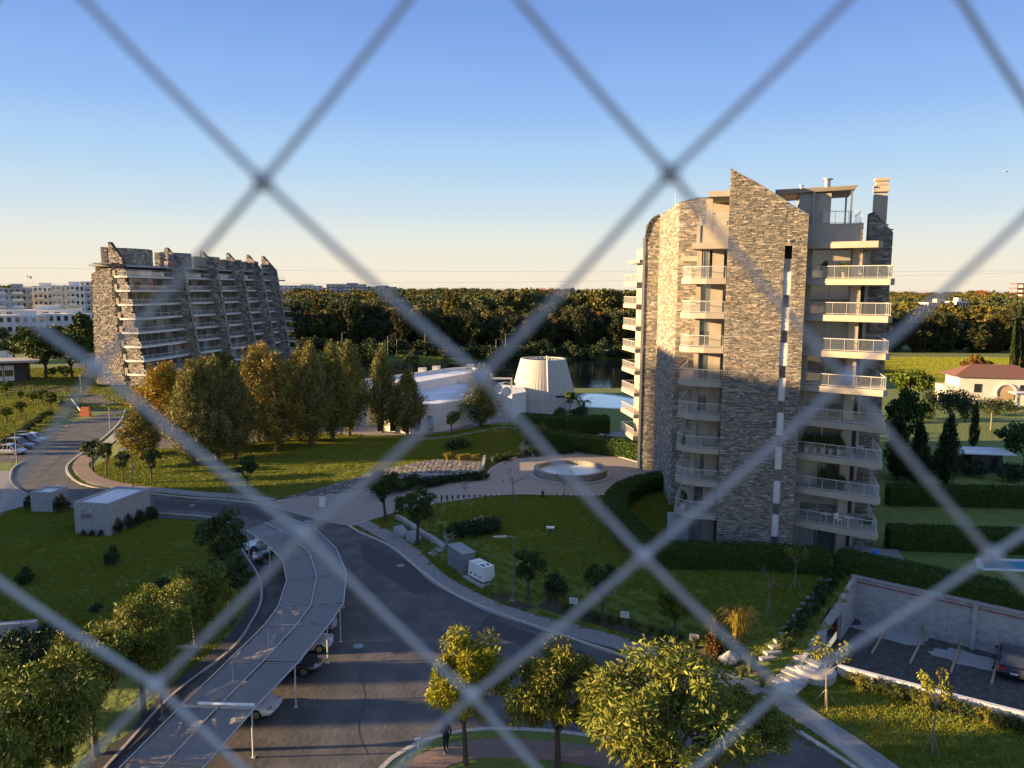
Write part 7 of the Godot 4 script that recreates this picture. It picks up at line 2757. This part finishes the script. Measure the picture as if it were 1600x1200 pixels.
# ---------------------------------------------------------------- far buildings
func block(label: String, c: Vector3, turn: float, w: float, d: float, h: float, floors: int, cols: int, wall: String, slabs := false, group := "") -> void:
	var o := thing("apartment_block", label, "building", c, turn, group)
	var b := MB.new()
	b.box(Vector3(0, h * 0.5 - 1, 0), Vector3(w, h + 2, d))
	b.box(Vector3(w * 0.15, h + 1.0, -d * 0.1), Vector3(w * 0.3, 2.0, d * 0.4))
	part(b, "wall", M[wall], o)
	var fh := h / floors
	var cw := w / cols
	var wm := MB.new()
	wm.box(Vector3.ZERO, Vector3(cw * 0.5, fh * 0.5, 0.12))
	var win := wm.mesh(M.glass_dark)
	var fm := MB.new()
	fm.box(Vector3(0, -fh * 0.28, 0.1), Vector3(cw * 0.56, fh * 0.05, 0.3))
	var sill := fm.mesh(M.render_white)
	for i in floors:
		for k in cols:
			var p := Vector3((k + 0.5) * cw - w * 0.5, (i + 0.55) * fh, d * 0.5 + 0.02)
			if slabs and k % 3 == 1:
				var s := MB.new()
				s.box(p + Vector3(0, -fh * 0.4, 0.7), Vector3(cw * 1.9, 0.25, 1.5))
				s.box(p + Vector3(0, -fh * 0.22, 1.4), Vector3(cw * 1.9, fh * 0.3, 0.1))
				part(s, "balcony", M.render_white, o)
			var n := put(win, "window", o, Transform3D(Basis.IDENTITY, p))
			put(sill, "sill", n)
	for s in [-1, 1]:
		for i in floors:
			for k in 3:
				put(win, "window", o, Transform3D(Basis(Vector3.UP, PI * 0.5), Vector3(s * (w * 0.5 + 0.02), (i + 0.55) * fh, (k - 1) * d * 0.3)))

func far_buildings() -> void:
	rng.seed = 303
	# white blocks at the left
	var mk := func(u: float, v: float, z: float) -> Vector3: return at_z(u, v, z)
	for a in [[18, 450, 46, -380, 7, 6, "render_grey", "grey-white apartment block at the left edge behind the low terrace"], [62, 448, 50, -400, 7, 8, "render_white", "wide white apartment block with balconies left of the stone end wall"], [108, 446, 44, -395, 7, 7, "render_white", "tall white apartment block close to the stone end wall"], [150, 440, 40, -420, 8, 6, "render_white", "white apartment block with a flat brown roof behind the stone end wall"]]:
		var p: Vector3 = mk.call(a[0], a[1], a[3])
		var top := p.y
		var w: float = a[2] * -a[3] / FOCAL
		block(a[7], Vector3(p.x, 0, p.z), 24, w, 14, top, a[4], a[5], a[6], true)
	for a in [[30, 492, 75, -330, "low white terrace of houses before the white blocks"], [105, 490, 70, -338, "low white terrace of houses beside the stone end wall"], [55, 484, 110, -352, "long low white roofline in front of the white blocks"]]:
		var p: Vector3 = mk.call(a[0], a[1], a[3])
		block(a[4], Vector3(p.x, 0, p.z), 24, a[2] * -a[3] / FOCAL, 10, p.y, 3, 7, "render_white")
	for i in 7:
		var u := -40.0 - i * 45
		var p: Vector3 = mk.call(u, 446 + (i % 3) * 4, -420)
		block("white apartment block farther along the left skyline", Vector3(p.x, 0, p.z), 30, 14, 14, p.y, 7, 5, "render_white", true, "left skyline blocks")
	# low building with a flat roof at the left edge
	var lp := gp(10, 598)
	var lo := thing("glazed_pavilion", "low dark pavilion with a flat roof and glazed bays at the left edge", "building", lp, 25)
	var lm := MB.new()
	lm.box(Vector3(-2, 5.0, -3), Vector3(18, 0.5, 10))
	part(lm, "roof", M.render_grey, lo)
	var lb := MB.new()
	lb.box(Vector3(-3, 2.4, -4), Vector3(14, 4.8, 7))
	part(lb, "wall", M.interior, lo)
	for i in 4:
		var g := MB.new()
		g.box(Vector3(-6 + i * 2.2, 2.2, -0.45), Vector3(2.0, 3.6, 0.1))
		var gn := part(g, "bay", M.render_white, lo)
		var q := MB.new()
		q.box(Vector3(-6 + i * 2.2, 2.2, -0.38), Vector3(1.7, 1.5, 0.06))
		part(q, "pane", M.glass_dark, gn)
	# far slab between the towers, and its neighbour
	var p1 := at_z(541, 444, -1150)
	block("far brown apartment slab on the horizon between the towers", Vector3(p1.x, 0, p1.z), 15, 58, 18, p1.y, 7, 9, "render_grey", true)
	var p2 := at_z(590, 448, -1250)
	block("far grey apartment slab on the horizon beside the brown one", Vector3(p2.x, 0, p2.z), 15, 60, 18, p2.y, 6, 9, "render_grey", true)
	var p5 := at_z(470, 446, -1300)
	block("far pale block on the horizon next to the broad building", Vector3(p5.x, 0, p5.z), 15, 70, 18, p5.y, 6, 9, "render_white", true)
	# unfinished brick building at the right edge
	var p3 := at_z(1601, 432, -700)
	var ro := thing("brick_building", "unfinished red brick building with open floors at the right edge", "building", Vector3(p3.x + 9, 0, p3.z), -10)
	for i in 8:
		var s := MB.new()
		s.box(Vector3(0, 4.0 + i * 4.0, 0), Vector3(34, 0.9, 16))
		part(s, "floor_slab", M.rooftile, ro)
	var cs := MB.new()
	cs.box(Vector3(2, 15, -2), Vector3(24, 30, 10))
	part(cs, "core", M.render_grey, ro)
	for i in 8:
		var c := MB.new()
		c.box(Vector3(-16 + i * 4.5, 16, 7), Vector3(0.6, 32, 0.6))
		part(c, "column", M.rooftile, ro)
	# white villa roofs in the wood
	for a in [[1462, 474, -430, 16, "pale flat-roofed villa among the trees on the right"], [705, 483, -440, 12, "low pale roof among the russet trees"], [1495, 472, -450, 8, "small pale villa beside the flat-roofed one"]]:
		var p := at_z(a[0], a[1], a[2])
		block(a[4], Vector3(p.x, p.y - 8.5, p.z), 10, a[3], 9, 9.0, 2, 4, "sand_wall")
	# the red-roofed house
	var hc := gp(1552, 628)
	var h := thing("red_roofed_house", "cream house with a hipped red tile roof beside the golf meadow", "house", hc, -12)
	var wl := MB.new()
	wl.box(Vector3(0, 2.6, 0), Vector3(16, 5.6, 8))
	wl.box(Vector3(-8.5, 1.6, 1.0), Vector3(4, 3.6, 5.5))
	wl.box(Vector3(9.5, 2.6, 1.5), Vector3(7, 5.4, 8))
	part(wl, "wall", M.sand_wall, h)
	var rf := MB.new()
	hip(rf, Vector3(-0.6, 5.4, 0), 17.2, 9.2, 2.3)
	hip(rf, Vector3(9.6, 5.3, 1.5), 8.2, 9.2, 2.0)
	part(rf, "roof", M.rooftile, h)
	for i in 3:
		var w := MB.new()
		w.box(Vector3([-4.5, 3.6, 6.8][i], 3.2, 4.02 if i < 2 else 4.02), Vector3([1.3, 1.1, 1.1][i], 1.7, 0.1))
		part(w, "window", M.glass_dark, h)
	var ar := MB.new()
	for i in 9:
		var t := PI * i / 8.0
		ar.bar(Vector3(0.6 + 1.8 * cos(t), 2.4 + 1.8 * sin(t), 4.1), Vector3(0.6 + 1.8 * cos(t + PI / 8), 2.4 + 1.8 * sin(t + PI / 8), 4.1), 0.3, 0.3)
	part(ar, "arch", M.render_white, h)
	var am := MB.new()
	am.box(Vector3(0.6, 2.4, 4.03), Vector3(3.0, 2.8, 0.1))
	part(am, "arched_door", M.timber, h)
	var pgl := MB.new()
	pgl.box(Vector3(4.5, 2.7, 6.2), Vector3(7, 0.25, 4))
	for x in [1.4, 7.6]:
		pgl.box(Vector3(x, 1.3, 8.0), Vector3(0.4, 2.8, 0.4))
	part(pgl, "porch", M.render_white, h)
	# shed
	var so := thing("garden_shed", "small dark shed with a pale sheet roof among the shrubs", "shed", gp(1532, 735), -8)
	var sm := MB.new()
	sm.box(Vector3(0, 1.2, 0), Vector3(3.6, 2.6, 2.8))
	part(sm, "wall", M.interior, so)
	var sr := MB.new()
	sr.hexa([Vector3(-3.2, 2.5, -1.8), Vector3(-3.2, 2.35, 1.8), Vector3(3.2, 2.35, 1.8), Vector3(3.2, 2.5, -1.8), Vector3(-3.2, 2.65, -1.8), Vector3(-3.2, 2.48, 1.8), Vector3(3.2, 2.48, 1.8), Vector3(3.2, 2.65, -1.8)])
	part(sr, "roof", M.roof_white, so)
	var sw := MB.new()
	sw.box(Vector3(0.9, 1.5, 1.42), Vector3(0.7, 0.9, 0.06))
	part(sw, "window", M.glass_dark, so)
	# flag on the far left roofs
	var fp := at_z(46, 434, -395)
	var fo := thing("flag", "small pale flag flying above the white blocks", "flag", Vector3(fp.x, fp.y - 4, fp.z))
	var pm := MB.new()
	pm.tube([Vector3(1.2, -2, 0), Vector3(1.2, 5, 0)], [0.08, 0.06], 6)
	part(pm, "pole", M.metal_white, fo)
	var fm := MB.new()
	for i in 5:
		fm.quad(Vector3(1.2 - i * 0.5, 3.4 + 0.12 * i + 0.1 * sin(i * 1.6), 0.1 * sin(i)), Vector3(1.2 - i * 0.5, 4.7 + 0.12 * i + 0.1 * sin(i * 1.6), 0.1 * sin(i)), Vector3(0.7 - i * 0.5, 4.82 + 0.12 * i + 0.1 * sin(i * 1.6 + 1.6), 0.1 * sin(i + 1.0)), Vector3(0.7 - i * 0.5, 3.52 + 0.12 * i + 0.1 * sin(i * 1.6 + 1.6), 0.1 * sin(i + 1.0)))
	part(fm, "cloth", M.curtain, fo)
	# aeroplane
	var ap := at_z(1573, 268, -900)
	var ao := thing("aeroplane", "tiny aeroplane in the clear sky right of the tower", "aeroplane", ap, 40)
	var f := MB.new()
	f.tube([Vector3(-3.6, 0.3, 0), Vector3(-1.5, 0.1, 0), Vector3(1.5, 0, 0), Vector3(3.0, -0.1, 0)], [0.15, 0.45, 0.6, 0.25], 10)
	part(f, "fuselage", M.metal_grey, ao)
	var wg := MB.new()
	wg.box(Vector3(0.6, 0.5, 0), Vector3(1.4, 0.14, 9.5))
	part(wg, "wing", M.metal_grey, ao)
	var tl := MB.new()
	tl.box(Vector3(-3.3, 0.5, 0), Vector3(0.8, 0.1, 3.0))
	tl.box(Vector3(-3.4, 1.1, 0), Vector3(0.8, 1.2, 0.1))
	part(tl, "tail", M.metal_grey, ao)
	# power lines far off
	for i in 2:
		var w := thing("power_line", ["thin power cable crossing low in the sky, upper one", "thin power cable crossing low in the sky, lower one"][i], "cable", at_z(-300, 412 + i * 14, -650))
		var m := MB.new()
		var a := at_z(-300, 414 + i * 26, -650) - w.position
		var b := at_z(2000, 420 - i * 6, -650) - w.position
		var last := a
		for k in range(1, 25):
			var t := k / 24.0
			var p := a.lerp(b, t) - Vector3.UP * (4.0 + i * 3) * 4.0 * t * (1 - t)
			m.tube([last, p], [0.06, 0.06], 4, false)
			last = p
		part(m, "cable", M.metal_grey, w)
	# the neighbouring tower left of the picture, whose shadow lies over road, lawn and lower tower
	var nb := thing("neighbour_tower", "tall apartment tower outside the picture on the left", "building", Vector3(-112, 0, -65.05))
	var nm := MB.new()
	nm.box(Vector3(0, SHADE_H * 0.5, 0), Vector3(22, SHADE_H, 40.9))
	part(nm, "wall", M.render, nb)
	var nr := MB.new()
	nr.box(Vector3(0, SHADE_H + 0.25, 0), Vector3(22.4, 0.5, 41.3))
	part(nr, "roof", M.render_grey, nb)
	bx(nb, "added_shade_wing", "render", Vector3(0, 28.4, 22.25), Vector3(22, 14.4, 3.58))  # unseen overhang, added to keep the sun off the parking court wall
	for z in [25.1, 29.65]:
		bx(nb, "added_shade_block", "render", Vector3(9.0, 8.75, z), Vector3(4.0, 17.5, 2.1))  # unseen slim blocks, added to throw shadow bands across the road
	for k in 10:
		var s := MB.new()
		s.box(Vector3(11.7, 3.2 + k * 3.2, 0), Vector3(1.4, 0.35, 34))
		part(s, "balcony", M.render, nb)

const SHADE_H := 35.6

func hip(mb: MB, c: Vector3, w: float, d: float, h: float) -> void:
	var a := c + Vector3(-w / 2, 0, -d / 2)
	var b := c + Vector3(-w / 2, 0, d / 2)
	var e := c + Vector3(w / 2, 0, d / 2)
	var f := c + Vector3(w / 2, 0, -d / 2)
	var r0 := c + Vector3(-w / 2 + d / 2, h, 0)
	var r1 := c + Vector3(w / 2 - d / 2, h, 0)
	if w < d:
		r0 = c + Vector3(0, h, 0)
		r1 = r0
	mb.quad(b, r0, r1, e)
	mb.quad(f, r1, r0, a)
	mb.tri(a, r0, b)
	mb.tri(e, r1, f)
	mb.quad(a, b, e, f)

# ---------------------------------------------------------------- the balcony's safety net just before the lens
func safety_net() -> void:
	# the balcony this view is taken from: its side wall keeps the sun off the net
	var vb := thing("viewing_balcony", "balcony of the building the view is taken from, behind the net", "balcony", EYE + Vector3(0, -1.5, 1.2))
	bx(vb, "floor_slab", "render", Vector3(0, -0.15, -0.2), Vector3(6.0, 0.3, 2.6))
	bx(vb, "side_wall", "render", Vector3(-2.2, 1.4, -0.35), Vector3(0.2, 2.8, 2.3))
	bx(vb, "rear_wall", "render", Vector3(0, 1.4, 1.2), Vector3(6.0, 2.8, 0.2))
	# knots seen in the photograph, row by row; the net bellies out towards the bottom
	var K := {}
	var kn := func(i: int, j: int, u: float, v: float, d: float) -> void: K[Vector2i(i, j)] = EYE + ray(u, v) * d
	# i counts half steps across, j rows down
	kn.call(0, 0, -225, 296, 0.150); kn.call(2, 0, 411, 283, 0.150); kn.call(4, 0, 1047, 270, 0.150); kn.call(6, 0, 1675, 268, 0.152)
	kn.call(1, -1, 50, -88, 0.149); kn.call(3, -1, 721, -109, 0.149); kn.call(5, -1, 1434, -112, 0.149); kn.call(-1, -1, -560, -90, 0.149); kn.call(7, -1, 2050, -110, 0.149)
	kn.call(1, 1, 150, 575, 0.160); kn.call(3, 1, 752, 588, 0.160); kn.call(5, 1, 1322, 594, 0.162); kn.call(-1, 1, -500, 590, 0.160); kn.call(7, 1, 1990, 560, 0.165)
	kn.call(0, 2, -60, 868, 0.172); kn.call(2, 2, 474, 836, 0.172); kn.call(4, 2, 1005, 870, 0.174); kn.call(6, 2, 1550, 868, 0.176); kn.call(8, 2, 2130, 870, 0.178)
	kn.call(1, 3, 243, 1072, 0.184); kn.call(3, 3, 737, 1088, 0.186); kn.call(5, 3, 1222, 1078, 0.188); kn.call(7, 3, 1775, 1085, 0.190); kn.call(-1, 3, -230, 1080, 0.184)
	kn.call(0, 4, 0, 1330, 0.2); kn.call(2, 4, 500, 1310, 0.2); kn.call(4, 4, 950, 1320, 0.2); kn.call(6, 4, 1480, 1310, 0.2); kn.call(8, 4, 1990, 1310, 0.2)
	var o := thing("safety_net", "blurred grey cord safety net of large diamonds close before the view", "net", EYE + Vector3(0, -0.1, -0.16))
	var off := -o.position
	for k in K:
		for s in [-1, 1]:
			var q: Vector2i = k + Vector2i(s, 1)
			if not K.has(q):
				continue
			var a: Vector3 = K[k] + off
			var b: Vector3 = K[q] + off
			var pts := []
			for t in 7:
				pts.append(a.lerp(b, t / 6.0) + Vector3(0, -0.0006 * sin(PI * t / 6.0), 0))
			var m := MB.new()
			m.tube(pts, [NET_R], 8, true)
			part(m, "cord", M.cord, o)
		var kb := MB.new()
		kb.lathe(K[k] + off, [[0.0, -0.0022], [0.0017, -0.0013], [0.0021, 0.0], [0.0017, 0.0013], [0.0, 0.0022]], 10)
		part(kb, "knot", M.cord, o)

const NET_R := 0.00072
# ---------------------------------------------------------------- the scene
func sky_picture() -> ImageTexture:
	# clear evening air: one colour for each height over the horizon
	var stops := [[-90.0, 0.16, 0.14, 0.12], [-0.5, 0.60, 0.52, 0.42], [0.0, 0.66, 0.575, 0.45], [1.5, 0.64, 0.59, 0.48], [3.5, 0.57, 0.585, 0.54], [6.0, 0.43, 0.535, 0.60], [9.0, 0.315, 0.465, 0.64], [13.0, 0.21, 0.355, 0.635], [19.0, 0.14, 0.252, 0.555], [30.0, 0.18, 0.29, 0.56], [50.0, 0.185, 0.28, 0.50], [90.0, 0.185, 0.27, 0.47]]
	var im := Image.create(16, 1024, false, Image.FORMAT_RGBF)
	for y in 1024:
		var e := 90.0 - (y + 0.5) / 1024.0 * 180.0
		var c := Color.BLACK
		for i in stops.size() - 1:
			if e >= stops[i][0] and e <= stops[i + 1][0]:
				var t: float = smoothstep(0.0, 1.0, (e - stops[i][0]) / (stops[i + 1][0] - stops[i][0])) * 0.3 + 0.7 * (e - stops[i][0]) / (stops[i + 1][0] - stops[i][0])
				c = Color(lerpf(stops[i][1], stops[i + 1][1], t), lerpf(stops[i][2], stops[i + 1][2], t), lerpf(stops[i][3], stops[i + 1][3], t))
		for x in 16:
			im.set_pixel(x, y, c)
	return ImageTexture.create_from_image(im)

func _ready() -> void:
	# camera
	var cam := Camera3D.new()
	cam.name = "camera"
	add_child(cam)
	cam.position = EYE
	var pr := deg_to_rad(PITCH)
	cam.basis = Basis(Vector3.RIGHT, -pr) * Basis(Vector3.BACK, deg_to_rad(ROLL))
	var at := CameraAttributesPhysical.new()
	at.frustum_focal_length = 12.0 / (600.0 / FOCAL)
	at.frustum_focus_distance = 90.0
	at.frustum_near = 0.05
	at.frustum_far = 12000.0
	at.exposure_aperture = 8.0
	cam.attributes = at
	cam.fov = rad_to_deg(2.0 * atan(600.0 / FOCAL))
	cam.near = 0.05
	cam.far = 12000.0
	cam.current = true
	# sky and exposure
	var we := WorldEnvironment.new()
	we.name = "world"
	var env := Environment.new()
	env.background_mode = Environment.BG_SKY
	var sky := Sky.new()
	var sm := PanoramaSkyMaterial.new()
	sm.panorama = sky_picture()
	sky.sky_material = sm
	env.sky = sky
	env.background_energy_multiplier = SKY_K
	env.tonemap_mode = Environment.TONE_MAPPER_LINEAR
	env.tonemap_exposure = EXPOSURE
	env.sdfgi_enabled = true
	env.ssao_enabled = true
	env.ssil_enabled = true
	env.fog_enabled = FOG > 0.0
	env.fog_density = FOG
	env.fog_light_color = Color(0.86, 0.84, 0.86)
	we.environment = env
	add_child(we)
	# low sun from the left, a little behind the camera
	var sun := DirectionalLight3D.new()
	sun.name = "sun"
	add_child(sun)
	var dir := Vector3(1.0, -tan(deg_to_rad(9.0)), -0.06).normalized()
	sun.look_at_from_position(Vector3.ZERO, dir, Vector3.UP)
	sun.light_energy = 1.25
	sun.light_color = lin(1.0, 0.66, 0.32)
	sun.light_angular_distance = 0.5
	sun.shadow_enabled = true

	make_materials()
	setup_terrain()
	make_ground()
	right_tower()
	left_tower()
	clubhouse()
	fountain()
	stone_bank()
	parking_court()
	make_plants()
	far_buildings()
	canopy()
	cars()
	street()
	tower_furnishing()
	person()
	greenery()
	woods()
	safety_net()

const EXPOSURE := 5.0
const SKY_K := 0.285
const FOG := 0.0
